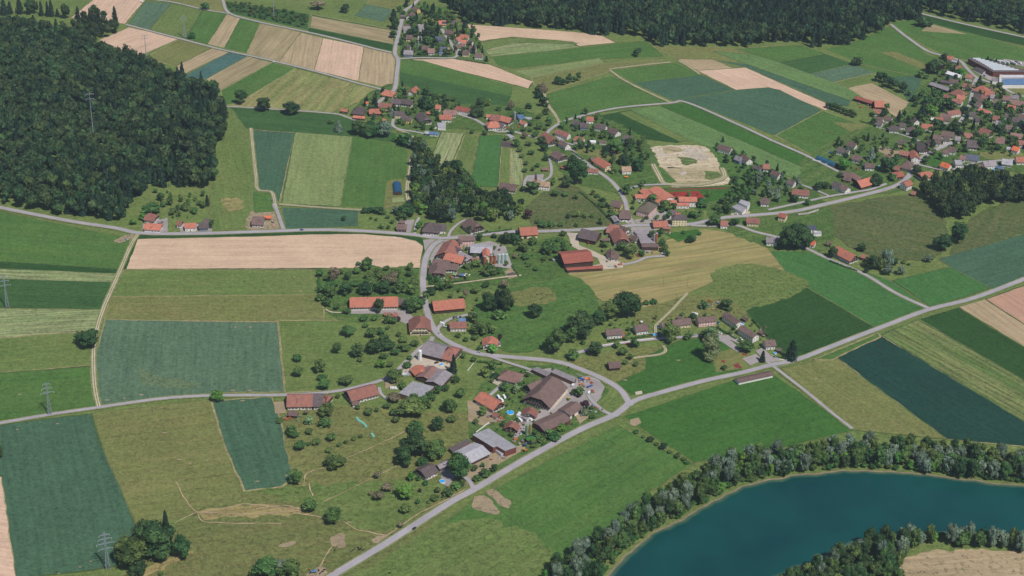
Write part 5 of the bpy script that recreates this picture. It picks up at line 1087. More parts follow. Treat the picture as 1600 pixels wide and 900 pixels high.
# --- church
b = Bld('church', 848, 290, 'little white church with brown nave roof and thin red steeple', 'church', 'village buildings')
b.w((831, 281.5), (860, 284.5), 11, 6, 10.5, 'tn', 'w', .15, 'house', chim=False)
P = G(836.5, 291); o = b.e.location; dx, dy = P.x - o.x, P.y - o.y
mb = MB(); mb.box(dx - 1.6, dx + 1.6, dy - 1.6, dy + 1.6, 0, 14); mb.obj('tower', WALL['r'], b.e)
mb = MB(); mb.cyl(dx, dy, 14, 15.2, 2.3, 1.3, n=4, cap=False); mb.cyl(dx, dy, 15.2, 21, 1.3, .03, n=8, cap=False); mb.obj('spire', ROOF['nv'], b.e)
mb = MB(); mb.bar((dx, dy, 20.8), (dx, dy, 22.4), .12); mb.bar((dx - .45, dy, 21.8), (dx + .45, dy, 21.8), .12); mb.obj('cross', M_FRAME, b.e)
# --- tunnel sheds (round roofed)
def tunnel(r1, r2, Wd, h, mat, endm, desc):
    a = G(*r1, h); c2 = G(*r2, h); c = (a + c2) / 2; d = c2 - a; L = d.length; ang = math.atan2(d.y, d.x)
    e = empty('tunnel_shed', (c.x, c.y, 0)); e.rotation_euler = (0, 0, ang); tag(e, desc, place(*r1), 'shed', 'tunnel sheds', *r1)
    n = 12; nb = max(4, int(L / 4)); vs, fs = [], []
    for j in range(nb + 1):
        x = -L / 2 + L * j / nb
        for i in range(n + 1):
            t = math.pi * i / n; k = 1.0
            vs.append((x, -math.cos(t) * Wd / 2 * k, math.sin(t) ** .8 * h * k))
    for j in range(nb):
        for i in range(n): q = j * (n + 1) + i; fs.append((q, q + n + 1, q + n + 2, q + 1))
    mesh_obj('roof', vs, fs, mat, e, smooth=False)
    for x in (-L / 2 + .15, L / 2 - .15):
        pts = [(x, -math.cos(math.pi * i / n) * Wd / 2 * .98, math.sin(math.pi * i / n) ** .8 * h * .98) for i in range(n + 1)]
        mesh_obj('end_wall', pts, [tuple(range(n + 1))], endm, e)
    for j in range(nb + 1):
        x = -L / 2 + L * j / nb; mb = MB()
        for i in range(n):
            t0, t1 = math.pi * i / n, math.pi * (i + 1) / n
            mb.bar((x, -math.cos(t0) * Wd / 2 * 1.01, math.sin(t0) ** .8 * h * 1.01), (x, -math.cos(t1) * Wd / 2 * 1.01, math.sin(t1) ** .8 * h * 1.01), .14)
        mb.obj('hoop', M_FRAME if False else mat, e)
    OCC.append((c.x, c.y, L * .5))
tunnel((620, 283), (621.8, 299), 10.5, 5.0, plain('blue tunnel sheet', lin(36, 80, 116), .6, .1), M_WOOD, 'round roofed blue tunnel shed at the field edge')
tunnel((1278.5, 243), (1307, 255.5), 10, 4.6, ROOF['tg'], WALL['r'], 'long round roofed blue green tunnel shed')
# ------------------------------------------------------------ trees
def ico(sub=1):
    bm = bmesh.new(); bmesh.ops.create_icosphere(bm, subdivisions=sub, radius=1.0); 
    v = np.array([p.co[:] for p in bm.verts]); f = np.array([[q.index for q in p.verts] for p in bm.faces]); bm.free(); return v, f
ICO0 = ico(1); ICO1 = ico(2)
def tree_arrays(kind, nt_, seed, core=True, trunk=True):
    """unit tree (height 1, crown diameter 1). returns verts, quads/tris faces, material idx, tint per face"""
    r = np.random.default_rng(seed); V, Fa, Mi, Ti = [], [], [], []
    def addm(v, f, m, t):
        k = sum(len(x) for x in V); V.append(v); 
        for q in f: Fa.append(tuple(int(i) + k for i in q)); Mi.append(m); Ti.append(t)
    lobes = []
    if kind == 'conifer':
        for i in range(9):
            z = 0.12 + 0.84 * i / 8; rad = 0.47 * (1 - i / 8.6) ** 0.85 + 0.03
            lobes.append((0, 0, z, rad, rad, 0.085))
    elif kind == 'poplar':
        for i in range(9):
            z = 0.16 + 0.72 * i / 8; rad = (0.36 if i < 7 else 0.22); a = r.uniform(0, 6.28); lobes.append((math.cos(a) * .15, math.sin(a) * .15, z, rad, rad, 0.13))
    elif kind == 'dome':
        for i in range(9):
            a = i * 2.4 + r.uniform(-.3, .3); d = (0 if i == 0 else .30) * r.uniform(.7, 1.1); lobes.append((math.cos(a) * d, math.sin(a) * d, .80 - .5 * d + r.uniform(-.06, .06), r.uniform(.17, .25), r.uniform(.17, .25), r.uniform(.12, .17)))
        lobes.append((0, 0, .55, .38, .38, .28))
    elif kind == 'fruit':
        for i in range(7): a = i * 2.4; d = .22 if i else 0; lobes.append((math.cos(a) * d, math.sin(a) * d, r.uniform(.45, .7), r.uniform(.2, .3), r.uniform(.2, .3), r.uniform(.2, .28)))
    elif kind == 'shrub':
        for i in range(6): a = i * 2.4; d = .24 if i else 0; lobes.append((math.cos(a) * d, math.sin(a) * d, r.uniform(.3, .55), r.uniform(.2, .28), r.uniform(.2, .28), r.uniform(.28, .4)))
    else:
        n = 15 if kind == 'broad' else 13
        for i in range(n):
            z = r.uniform(.26, .84); e = math.sqrt(max(0.05, 1 - ((z - .5) / .46) ** 2)) * .32
            a = i * 2.399 + r.uniform(-.3, .3); d = e * r.uniform(.55, 1.05); s = r.uniform(.13, .22); lobes.append((math.cos(a) * d, math.sin(a) * d, z, s, s, s * (1.15 if kind == 'willow' else .9)))
        lobes.append((0, 0, .55, .32, .32, .34)); lobes.append((r.uniform(-.06, .06), r.uniform(-.06, .06), .82, .2, .2, .16))
    L = np.array(lobes); area = L[:, 3] * L[:, 5] + 0.01; area /= area.sum()
    lt = r.uniform(0, 1, len(L))
    if core:
        for i, l in enumerate(L):
            if kind in ('broad', 'willow') and i % 2 and i < len(L) - 2 and nt_ < 200: continue
            if kind == 'conifer':
                n = 7; a = np.linspace(0, 2 * np.pi, n, endpoint=False) + i; rr = l[3] * (.66 + .42 * r.random(n))
                v = np.column_stack([np.cos(a) * rr, np.sin(a) * rr, np.full(n, l[2] - .06) - .03 * r.random(n)]); v = np.vstack([v, [0, 0, min(1, l[2] + .13)]])
                addm(v, [(j, (j + 1) % n, n) for j in range(n)], 0, (lt[i] * .5, .35)); continue
            v, f = ICO0; v = v * (1 + r.uniform(-.16, .16, (len(v), 1))); v = v * (l[3:6] * .86) + l[0:3]
            addm(v, f, 0, (lt[i] * .7, .35))
    idx = r.choice(len(L), nt_, p=area); d = r.normal(size=(nt_, 3)); d /= np.linalg.norm(d, axis=1)[:, None]; d[:, 2] = np.abs(d[:, 2]) * .9 + d[:, 2] * .1
    d /= np.linalg.norm(d, axis=1)[:, None]
    P = L[idx, 0:3] + d * L[idx, 3:6] * r.uniform(.85, 1.12, (nt_, 1))
    if kind == 'conifer':
        a = r.uniform(0, 2 * np.pi, nt_); z = r.uniform(0.06, .99, nt_) ; z = 1 - (1 - z) ** 1.0; rad = (0.5 * (1 - z) ** .75 + .03) * r.uniform(.6, 1.15, nt_); P = np.column_stack([np.cos(a) * rad, np.sin(a) * rad, z]); d = np.column_stack([np.cos(a), np.sin(a), np.full(nt_, .5)])
    size = {60: .16, 90: .14, 160: .115}.get(nt_, max(.052, 1.35 / math.sqrt(nt_))) * r.uniform(.7, 1.35, nt_)
    if kind == 'shrub': size *= 1.5
    if kind == 'conifer': size *= 1.35
    nrm = d + r.normal(size=(nt_, 3)) * .45; nrm /= np.linalg.norm(nrm, axis=1)[:, None]
    up = r.normal(size=(nt_, 3)); u = np.cross(nrm, up); u /= np.linalg.norm(u, axis=1)[:, None]; w = np.cross(nrm, u)
    s = (size / 2)[:, None]; asp = r.uniform(.6, 1.1, (nt_, 1))
    q = np.stack([P - u * s - w * s * asp, P + u * s * 1.1 - w * s * .5 * asp, P + u * s * .7 + w * s * asp, P - u * s * .8 + w * s * .7 * asp], 1).reshape(-1, 3)
    k = sum(len(x) for x in V); V.append(q)
    for i in range(nt_):
        Fa.append((k + 4 * i, k + 4 * i + 1, k + 4 * i + 2, k + 4 * i + 3)); Mi.append(0); Ti.append((float(np.clip(lt[idx[i]] * .6 + r.uniform(0, .4), 0, 1)), float(np.clip(r.normal(.55, .2), 0, 1))))
    if kind == 'conifer': pass
    tr = None
    if trunk:
        n = 6; hgt = .95 if kind == 'conifer' else .62; a = np.linspace(0, 2 * np.pi, n, endpoint=False)
        rings = [(0, .040), (.06, .028), (hgt * .5, .02), (hgt, .006)]
        v = np.vstack([np.column_stack([np.cos(a) * q_, np.sin(a) * q_, np.full(n, z_)]) for z_, q_ in rings]); f = []
        for j in range(3):
            for i in range(n): f.append((j * n + i, j * n + (i + 1) % n, (j + 1) * n + (i + 1) % n, (j + 1) * n + i))
        tv, tf = [v], f; k = len(v)
        if kind != 'conifer':
            for i in range(5):      # limbs
                a0 = i * 1.3; p0 = np.array([0, 0, .25 + .05 * i]); p1 = np.array([math.cos(a0) * .28, math.sin(a0) * .28, .45 + .06 * i]); o_ = np.array([.012, 0, 0]); o2 = np.array([0, .012, 0])
                tv.append(np.array([p0 - o_, p0 + o_, p0 + o2, p1 - o_ * .3, p1 + o_ * .3, p1 + o2 * .3])); tf += [(k, k + 1, k + 4, k + 3), (k + 1, k + 2, k + 5, k + 4), (k + 2, k, k + 3, k + 5)]; k += 6
        tr = (np.vstack(tv), tf)
    return np.vstack(V), Fa, Mi, Ti, tr
def attr_tint(me, tints, hue):
    at = me.color_attributes.new('tint', 'FLOAT_COLOR', 'CORNER'); arr = []
    for p, t, h in zip(me.polygons, tints, hue): arr += [t[0], t[1], h, 1.0] * p.loop_total
    at.data.foreach_set('color', arr)
LEAF = {'broad': foliage_mat('green leaves', lin(46, 74, 38), lin(100, 124, 64)), 'willow': foliage_mat('silver willow leaves', lin(80, 100, 82), lin(124, 142, 120), .05),
        'conifer': foliage_mat('conifer needles', lin(22, 44, 34), lin(40, 62, 44), .03), 'fruit': foliage_mat('orchard leaves', lin(48, 76, 40), lin(94, 118, 62)),
        'shrub': foliage_mat('shrub leaves', lin(42, 76, 36), lin(84, 112, 56), .08), 'poplar': foliage_mat('pale leaves', lin(92, 114, 76), lin(128, 146, 98)),
        'dark': foliage_mat('dark green leaves', lin(32, 58, 32), lin(72, 98, 54)), 'copper': foliage_mat('copper leaves', lin(52, 34, 40), lin(76, 48, 52)),
        'forest': foliage_mat('forest leaves', lin(18, 42, 30), lin(64, 90, 54), .07), 'lime': foliage_mat('fresh green leaves', lin(70, 108, 42), lin(104, 140, 62)), 'dead': foliage_mat('bare grey twigs', lin(104, 100, 80), lin(128, 120, 92))}
BARK = plain('bark', lin(86, 74, 62), .9, .2)
TV = {}
def variants(kind, lod):
    key = (kind, lod)
    if key in TV: return TV[key]
    n = {0: 700, 1: 300, 2: 110}[lod]; out = []
    if kind == 'shrub': n = 110
    for s in range(6 if lod < 2 else 5):
        v, f, mi, ti, tr = tree_arrays(kind, n, 100 * lod + s * 7 + len(kind))
        me = bpy.data.meshes.new('crown'); me.from_pydata([tuple(x) for x in v], [], f); me.materials.append(None); attr_tint(me, ti, [.5] * len(f)); 
        tm = bpy.data.meshes.new('trunk'); tm.from_pydata([tuple(x) for x in tr[0]], [], tr[1]); tm.materials.append(BARK)
        # single mesh for the small ones
        vv = np.vstack([v, tr[0]]); ff = list(f) + [tuple(i + len(v) for i in q) for q in tr[1]]
        sm = bpy.data.meshes.new('small tree'); sm.from_pydata([tuple(x) for x in vv], [], ff); sm.materials.append(None); sm.materials.append(BARK)
        sm.polygons.foreach_set('material_index', [0] * len(f) + [1] * len(tr[1])); attr_tint(sm, ti + [(.5, .5)] * len(tr[1]), [.5] * len(ff))
        out.append((me, tm, sm))
    TV[key] = out; return out
_mc = {}
def leafed(me, leaf):
    k = (me.name, leaf)
    if k not in _mc: m2 = me.copy(); m2.materials[0] = LEAF[leaf]; _mc[k] = m2
    return _mc[k]
KIND = {'B': ('broad', 'broad', 'broadleaf_tree', 'round green broadleaf tree', 'tree'), 'D': ('broad', 'dark', 'broadleaf_tree', 'dark green broadleaf tree', 'tree'), 'C': ('conifer', 'conifer', 'conifer_tree', 'pointed dark conifer', 'tree'),
        'W': ('willow', 'willow', 'willow_tree', 'silvery grey willow', 'tree'), 'F': ('fruit', 'fruit', 'fruit_tree', 'low round fruit tree', 'tree'), 'S': ('shrub', 'shrub', 'shrub', 'low green shrub', 'shrub'),
        'P': ('poplar', 'poplar', 'poplar_tree', 'tall pale green poplar', 'tree'), 'K': ('broad', 'copper', 'copper_beech', 'dark purple leaved beech', 'tree'), 'L': ('broad', 'lime', 'broadleaf_tree', 'bright green young tree', 'tree'),
        'X': ('fruit', 'dead', 'dead_tree', 'thin grey half dead tree', 'tree'), 'Z': ('conifer', 'willow', 'spruce_tree', 'blue grey spruce', 'tree')}
TGROUP = {'broadleaf_tree': 'broadleaf trees of the valley', 'conifer_tree': 'conifers of the valley', 'willow_tree': 'willows along the river', 'fruit_tree': 'orchard and garden trees', 'shrub': 'garden shrubs and hedges',
          'poplar_tree': 'pale poplars', 'copper_beech': 'copper beeches', 'dead_tree': 'half dead fruit trees', 'spruce_tree': 'blue spruces'}
TC = {}; QUEUE = []
def tree_at(P, w, h, k, hpx=None):
    px, py = topx(P)
    if -12 < px < 1612 and -12 < py < 930: QUEUE.append((hpx or h * scale_at(P), P, w, h, k))
def plant_all():
    by = {}
    for q in QUEUE: by.setdefault(KIND[q[4]][2], []).append(q)
    for name, L in by.items():
        L.sort(key=lambda q: -q[0])
        for hp, P, w, h, k in L[:300]: plant(P, w, h, k, hp)
        if len(L) > 300: mass(name + 's', [(q[1].x, q[1].y, q[2], q[3], KIND[q[4]][:2]) for q in L[300:]], 90, 'the many smaller %s scattered through villages and bank' % name.replace('_', ' ').replace('tree', 'trees').replace('shrub', 'shrubs'))
def plant(P, w, h, k, hpx):
    shape, leaf, name, desc, cat = KIND[k]; s = scale_at(P); hp = hpx or h * s
    lod = 0 if hp > 34 else (1 if hp > 17 else 2); vs = variants(shape, lod); me, tm, sm = random.choice(vs)
    px, py = topx(P); TC[name] = TC.get(name, 0) + 1
    if hp > 19 and k != 'S':
        e = empty(name, (P.x, P.y, 0)); e.rotation_euler = (0, 0, random.uniform(0, 6.28)); e.scale = (w, w * random.uniform(.92, 1.08), h)
        link('crown', leafed(me, leaf), e); link('trunk', tm, e); o = e
    else:
        o = link(name, leafed(sm, leaf), None, (P.x, P.y, 0), random.uniform(0, 6.28), (w, w, h))
    sz = 'tall ' if h > 17 and not desc.startswith('tall') else ('small ' if h < 6 and k in 'BDL' else '')
    tag(o, sz + desc, place(px, py), cat, TGROUP[name], px, py); return o
def T(x, yb, wp, hp, k='B'):
    """tree from its outline in the photograph: centre x, lowest point, width and height in pixels"""
    P0 = G(x, yb); sn = sin_at(P0); by = yb - .30 * wp * sn; P = G(x, by); s = scale_at(P); w = wp / s * (1.2 if k in 'BDLWP' else 1.08); cs = math.sqrt(1 - sn * sn)
    h = max((hp - .42 * wp * sn) / (s * cs), .62 * w if k not in 'C' else 1.2 * w)
    return tree_at(P, w, h, k, hp)
LONE = [(139, 547, 38, 30, 'D'), (377, 164, 21, 24, 'D'), (412, 176, 24, 25, 'D'), (455, 181, 25, 23, 'D'), (321, 16, 15, 13, 'B'), (300, 61, 12, 10, 'B'), (995, 89, 14, 15, 'D'), (497, 17, 24, 15, 'X'), (539, 21, 14, 15, 'D'), (340, 629, 22, 17, 'L'), (1339, 104, 18, 13, 'D'),
 (463, 760, 25, 25, 'B'), (524, 737, 31, 29, 'B'), (485, 804, 26, 26, 'F'), (521, 821, 27, 31, 'B'), (1110, 566, 28, 46, 'P'), (1112, 540, 20, 30, 'P'), (1166, 552, 23, 20, 'B'), (1191, 566, 10, 19, 'C'), (1236, 564, 19, 34, 'C'), (1102, 530, 20, 17, 'B'), (1134, 486, 22, 18, 'D'), (1099, 484, 13, 14, 'D'),
 (1046, 538, 30, 33, 'B'), (1075, 532, 15, 14, 'B'), (1131, 579, 10, 8, 'D'), (908, 530, 44, 44, 'D'), (976, 500, 46, 48, 'D'), (950, 503, 30, 34, 'B'), (935, 512, 26, 26, 'D'), (992, 498, 18, 34, 'D'), (870, 555, 34, 43, 'B'), (893, 538, 21, 26, 'B'), (930, 558, 24, 23, 'D'), (896, 564, 19, 18, 'B'), (835, 499, 22, 26, 'D'),
 (1010, 477, 10, 8, 'S'), (1021, 476, 12, 9, 'S'), (973, 557, 16, 15, 'F'), (963, 545, 12, 12, 'B'), (991, 545, 16, 17, 'B'), (985, 563, 10, 11, 'F'), (994, 574, 10, 10, 'F'), (976, 571, 8, 8, 'F'), (911, 539, 8, 8, 'S'), (1008, 520, 9, 8, 'B'), (978, 533, 9, 7, 'B'), (1083, 500, 12, 12, 'D'), (997, 517, 9, 8, 'B'),
 (763, 488, 22, 34, 'D'), (776, 487, 20, 36, 'C'), (790, 490, 24, 42, 'D'), (780, 501, 22, 16, 'B'), (750, 526, 26, 26, 'B'), (738, 505, 18, 18, 'B'), (768, 522, 18, 12, 'B'), (716, 528, 10, 9, 'S'), (742, 532, 12, 9, 'S'), (728, 534, 9, 8, 'S'), (769, 553, 17, 12, 'L'), (750, 548, 9, 10, 'B'), (781, 534, 8, 13, 'K'), (740, 566, 9, 9, 'B'), (724, 561, 8, 12, 'B'),
 (500, 434, 14, 13, 'F'), (523, 448, 15, 34, 'X'), (521, 430, 14, 14, 'X'), (544, 440, 13, 18, 'F'), (573, 424, 19, 23, 'B'), (576, 438, 14, 14, 'F'), (593, 440, 18, 18, 'F'), (620, 437, 18, 20, 'F'), (641, 425, 12, 16, 'F'), (640, 434, 13, 12, 'F'), (611, 448, 26, 24, 'X'), (580, 450, 24, 18, 'F'), (520, 452, 20, 14, 'F'), (558, 430, 12, 14, 'F'), (555, 450, 14, 12, 'F'), (512, 440, 12, 12, 'F'), (626, 446, 14, 12, 'F'), (604, 424, 10, 10, 'F'), (533, 430, 10, 10, 'F'), (560, 416, 8, 8, 'F'), (648, 448, 16, 14, 'F'), (590, 428, 10, 10, 'F'), (545, 460, 16, 14, 'F'), (575, 462, 18, 16, 'F'),
 (505, 460, 20, 18, 'B'), (516, 468, 22, 22, 'B'), (540, 464, 22, 24, 'D'), (571, 462, 24, 20, 'D'), (600, 461, 26, 20, 'D'), (625, 460, 24, 18, 'B'), (643, 462, 20, 18, 'B'), (512, 480, 16, 16, 'B'), (527, 485, 12, 12, 'F'), (542, 492, 14, 10, 'F'), (592, 491, 16, 27, 'D'), (647, 491, 33, 30, 'B'), (664, 470, 12, 14, 'B'), (500, 472, 14, 16, 'B'), (606, 508, 12, 18, 'B'), (623, 503, 8, 9, 'K'), (674, 462, 16, 14, 'B'), (688, 455, 18, 12, 'B'), (702, 452, 14, 12, 'B'), (727, 470, 9, 22, 'X'), (742, 460, 14, 12, 'F'), (660, 502, 10, 10, 'S'),
 (545, 528, 25, 19, 'F'), (527, 554, 16, 22, 'F'), (559, 561, 22, 24, 'D'), (563, 567, 10, 9, 'F'), (585, 556, 24, 28, 'D'), (604, 550, 24, 22, 'D'), (595, 525, 16, 14, 'F'), (568, 503, 14, 11, 'F'), (571, 513, 10, 8, 'F'), (585, 502, 11, 8, 'F'), (615, 508, 12, 14, 'F'), (630, 537, 15, 12, 'F'), (635, 551, 17, 13, 'F'), (618, 557, 16, 13, 'F'), (600, 564, 14, 13, 'F'), (596, 576, 17, 12, 'L'), (610, 575, 13, 11, 'F'), (648, 543, 14, 12, 'F'), (623, 527, 9, 9, 'F'), (606, 516, 8, 8, 'F'), (580, 530, 18, 18, 'F'), (600, 536, 16, 14, 'F'), (625, 546, 10, 9, 'F'), (640, 564, 10, 9, 'F'),
 (465, 567, 16, 14, 'F'), (466, 591, 20, 20, 'F'), (500, 585, 21, 24, 'B'), (507, 611, 23, 20, 'F'), (504, 597, 16, 13, 'F'), (541, 605, 24, 17, 'F'), (636, 576, 14, 11, 'F'), (616, 601, 25, 27, 'B'), (628, 609, 14, 12, 'B'), (510, 652, 27, 24, 'B'), (508, 670, 22, 17, 'B'), (482, 665, 13, 16, 'P'), (479, 650, 9, 12, 'X'), (455, 682, 19, 16, 'B'), (437, 662, 12, 9, 'S'), (459, 686, 18, 13, 'F'), (469, 706, 20, 17, 'F'), (495, 697, 15, 12, 'F'), (518, 691, 16, 15, 'F'), (530, 699, 8, 7, 'F'), (541, 694, 8, 6, 'S'), (553, 689, 9, 7, 'S'), (514, 709, 12, 10, 'F'), (564, 685, 7, 6, 'S'), (482, 697, 7, 6, 'S'), (483, 680, 14, 10, 'F'), (528, 623, 8, 8, 'S'),
 (576, 651, 16, 14, 'F'), (559, 641, 10, 8, 'F'), (605, 640, 14, 11, 'F'), (617, 651, 16, 12, 'F'), (619, 662, 13, 13, 'F'), (589, 645, 8, 8, 'F'), (643, 654, 42, 34, 'B'), (661, 638, 22, 20, 'B'), (616, 631, 22, 16, 'X'), (668, 642, 14, 18, 'B'), (672, 628, 18, 14, 'B'), (702, 647, 23, 26, 'B'), (706, 662, 16, 12, 'F'), (720, 623, 18, 17, 'F'), (684, 676, 21, 24, 'D'), (650, 680, 26, 14, 'B'), (696, 612, 14, 12, 'B'), (712, 600, 14, 14, 'B'), (708, 584, 12, 30, 'C'), (684, 616, 14, 14, 'B'), (690, 552, 17, 12, 'F'), (637, 577, 12, 10, 'B'), (757, 590, 15, 16, 'B'), (768, 580, 14, 18, 'B'), (774, 594, 14, 12, 'D'), (791, 598, 10, 10, 'B'), (754, 651, 13, 16, 'B'), (817, 590, 10, 12, 'B'),
 (812, 612, 16, 11, 'B'), (806, 616, 12, 16, 'P'), (788, 612, 16, 14, 'B'), (820, 630, 12, 8, 'S'), (905, 622, 16, 18, 'B'), (914, 639, 17, 13, 'K'), (912, 650, 10, 16, 'Z'), (925, 655, 10, 8, 'S'), (897, 618, 12, 12, 'B'), (838, 668, 8, 10, 'P'), (858, 682, 14, 10, 'B'), (846, 693, 12, 9, 'B'), (834, 700, 9, 7, 'S'), (878, 675, 14, 12, 'L'), (866, 690, 20, 12, 'S'),
 (646, 718, 40, 46, 'D'), (632, 733, 30, 34, 'D'), (681, 722, 30, 36, 'B'), (660, 731, 20, 18, 'B'), (668, 712, 22, 26, 'B'), (718, 755, 34, 48, 'B'), (713, 738, 20, 34, 'B'), (745, 753, 14, 12, 'B'), (759, 747, 17, 14, 'B'), (772, 738, 12, 13, 'B'), (742, 738, 11, 12, 'F'), (642, 753, 12, 18, 'L'), (654, 752, 8, 9, 'S'), (665, 759, 9, 9, 'S'), (634, 783, 29, 26, 'L'), (591, 785, 18, 20, 'X'), (605, 770, 17, 15, 'X'), (590, 750, 12, 14, 'X'), (579, 775, 8, 7, 'X'), (634, 804, 18, 17, 'B'), (684, 771, 11, 10, 'F'), (653, 788, 8, 8, 'S'), (626, 827, 9, 12, 'X'), (680, 784, 15, 9, 'S'), (700, 777, 16, 14, 'B'), (713, 766, 14, 12, 'B'), (722, 760, 12, 12, 'B'), (656, 770, 7, 7, 'K'), (670, 787, 7, 6, 'S'),
 (246, 880, 58, 66, 'D'), (206, 892, 50, 52, 'B'), (285, 878, 32, 42, 'D'), (217, 902, 28, 26, 'D'), (262, 858, 16, 60, 'C'), (228, 860, 34, 50, 'D'), (190, 880, 24, 34, 'B'), (415, 908, 42, 30, 'B'), (452, 906, 38, 32, 'B'), (438, 900, 24, 24, 'W'), (251, 900, 8, 5, 'S'), (2, 718, 8, 24, 'D'), (395, 905, 14, 14, 'B'),
 (1079, 381, 17, 14, 'D'), (1068, 366, 6, 6, 'S'), (1093, 368, 7, 6, 'S'), (902, 291, 32, 46, 'D'), (895, 270, 22, 30, 'D'), (886, 295, 18, 20, 'D'), (864, 290, 12, 12, 'B'), (867, 308, 14, 12, 'F'), (832, 303, 24, 18, 'D'), (818, 300, 12, 10, 'B'), (883, 308, 12, 9, 'F'), (824, 344, 16, 17, 'K'), (840, 350, 10, 8, 'S'),
 (829, 198, 11, 12, 'F'), (848, 154, 15, 26, 'X'), (841, 148, 14, 18, 'D'), (842, 155, 12, 14, 'D'), (849, 168, 16, 18, 'D'), (852, 181, 12, 14, 'D'), (872, 133, 14, 14, 'D'), (880, 134, 10, 12, 'D'), (889, 131, 12, 16, 'D'), (897, 129, 8, 10, 'B'), (904, 127, 10, 15, 'D'), (826, 171, 11, 11, 'D'), (843, 187, 12, 11, 'F'), (858, 198, 11, 10, 'F'), (842, 204, 12, 13, 'F'), (852, 205, 8, 7, 'F'), (829, 207, 8, 8, 'F'), (818, 206, 9, 8, 'F'), (859, 192, 12, 12, 'F'), (820, 195, 12, 10, 'F'),
 (738, 210, 9, 8, 'F'), (758, 212, 11, 9, 'F'), (745, 184, 22, 20, 'D'), (750, 172, 16, 20, 'D'), (738, 175, 12, 12, 'B'), (762, 168, 10, 14, 'B'), (798, 174, 12, 18, 'X'), (779, 174, 10, 8, 'B'), (813, 182, 12, 8, 'B'), (791, 220, 10, 8, 'B'), (799, 210, 10, 8, 'B'), (820, 218, 11, 13, 'X'), (826, 229, 11, 9, 'F'), (807, 230, 12, 13, 'B'), (812, 239, 10, 10, 'F'), (815, 248, 9, 8, 'F'), (830, 243, 11, 9, 'F'), (822, 259, 8, 8, 'F'), (840, 262, 9, 8, 'F'), (837, 215, 12, 8, 'B'), (846, 228, 14, 16, 'D'), (850, 238, 13, 14, 'D'), (853, 252, 12, 12, 'D'), (820, 270, 9, 8, 'F'), (833, 268, 8, 8, 'F'), (800, 190, 8, 12, 'B'),
 (727, 306, 26, 40, 'D'), (714, 271, 20, 22, 'D'), (708, 266, 12, 16, 'D'), (656, 236, 26, 16, 'B'), (529, 207, 14, 20, 'Z'), (560, 213, 24, 26, 'D'), (580, 216, 26, 28, 'D'), (602, 217, 22, 28, 'W'), (572, 216, 18, 24, 'B'), (592, 214, 18, 24, 'D'), (632, 230, 26, 18, 'B'), (648, 234, 22, 18, 'W'), (517, 194, 10, 8, 'S'), (620, 222, 14, 10, 'L'),
 (586, 170, 13, 19, 'C'), (615, 176, 9, 14, 'C'), (612, 183, 12, 14, 'Z'), (668, 174, 16, 26, 'D'), (675, 172, 14, 14, 'D'), (655, 167, 6, 13, 'C'), (665, 150, 12, 14, 'D'), (681, 156, 11, 9, 'F'), (672, 151, 7, 8, 'F'), (690, 152, 8, 7, 'F'), (700, 158, 9, 8, 'F'), (709, 159, 9, 9, 'F'), (681, 162, 8, 7, 'F'), (690, 163, 9, 7, 'F'), (699, 165, 8, 7, 'F'), (713, 168, 7, 8, 'F'), (652, 148, 10, 8, 'B'), (627, 144, 11, 9, 'B'),
 (615, 32, 13, 18, 'C'), (616, 46, 16, 22, 'D'), (614, 60, 12, 12, 'D'), (668, 22, 7, 15, 'C'), (675, 21, 7, 15, 'C'), (682, 28, 8, 8, 'D'), (691, 31, 11, 8, 'B'), (697, 26, 8, 10, 'B'), (663, 30, 8, 7, 'B'), (674, 46, 10, 16, 'D'), (684, 52, 6, 17, 'C'), (725, 52, 8, 16, 'C'), (670, 60, 22, 14, 'D'), (668, 70, 18, 12, 'D'), (648, 58, 12, 14, 'D'), (645, 38, 16, 10, 'D'), (697, 87, 6, 11, 'C'), (644, 86, 4, 10, 'C'), (654, 78, 10, 12, 'Z'), (760, 96, 6, 9, 'C'), (748, 76, 8, 8, 'D'), (630, 24, 8, 8, 'B'),
 (1378, 130, 16, 18, 'D'), (1372, 128, 12, 16, 'D'), (1390, 138, 20, 18, 'D'), (1397, 140, 12, 16, 'D'), (1409, 146, 15, 19, 'D'), (1420, 150, 10, 8, 'B'), (1429, 160, 14, 12, 'B'), (1438, 157, 11, 18, 'D'), (1448, 166, 16, 14, 'D'), (1462, 158, 16, 18, 'D'), (1466, 170, 22, 16, 'D'), (1484, 172, 18, 16, 'D'), (1440, 184, 14, 24, 'C'), (1418, 194, 8, 13, 'C'), (1403, 192, 9, 20, 'C'), (1456, 181, 20, 13, 'L'), (1379, 182, 7, 12, 'C'), (1385, 172, 9, 11, 'B'), (1425, 194, 7, 12, 'C'), (1505, 180, 16, 16, 'D'), (1365, 194, 12, 11, 'D'), (1430, 168, 10, 10, 'B'),
 (1455, 116, 22, 22, 'D'), (1462, 106, 18, 14, 'D'), (1438, 122, 14, 10, 'B'), (1480, 108, 14, 14, 'B'), (1476, 94, 14, 10, 'D'), (1500, 118, 16, 12, 'L'), (1447, 124, 10, 8, 'B'), (1516, 143, 14, 14, 'X'), (1527, 140, 9, 10, 'D'),
 (1292, 169, 8, 9, 'D'), (1298, 171, 10, 11, 'D'), (1305, 173, 11, 12, 'D'), (1312, 176, 11, 12, 'D'), (1320, 179, 11, 12, 'D'), (1328, 182, 12, 12, 'D'), (1334, 184, 8, 10, 'D'),
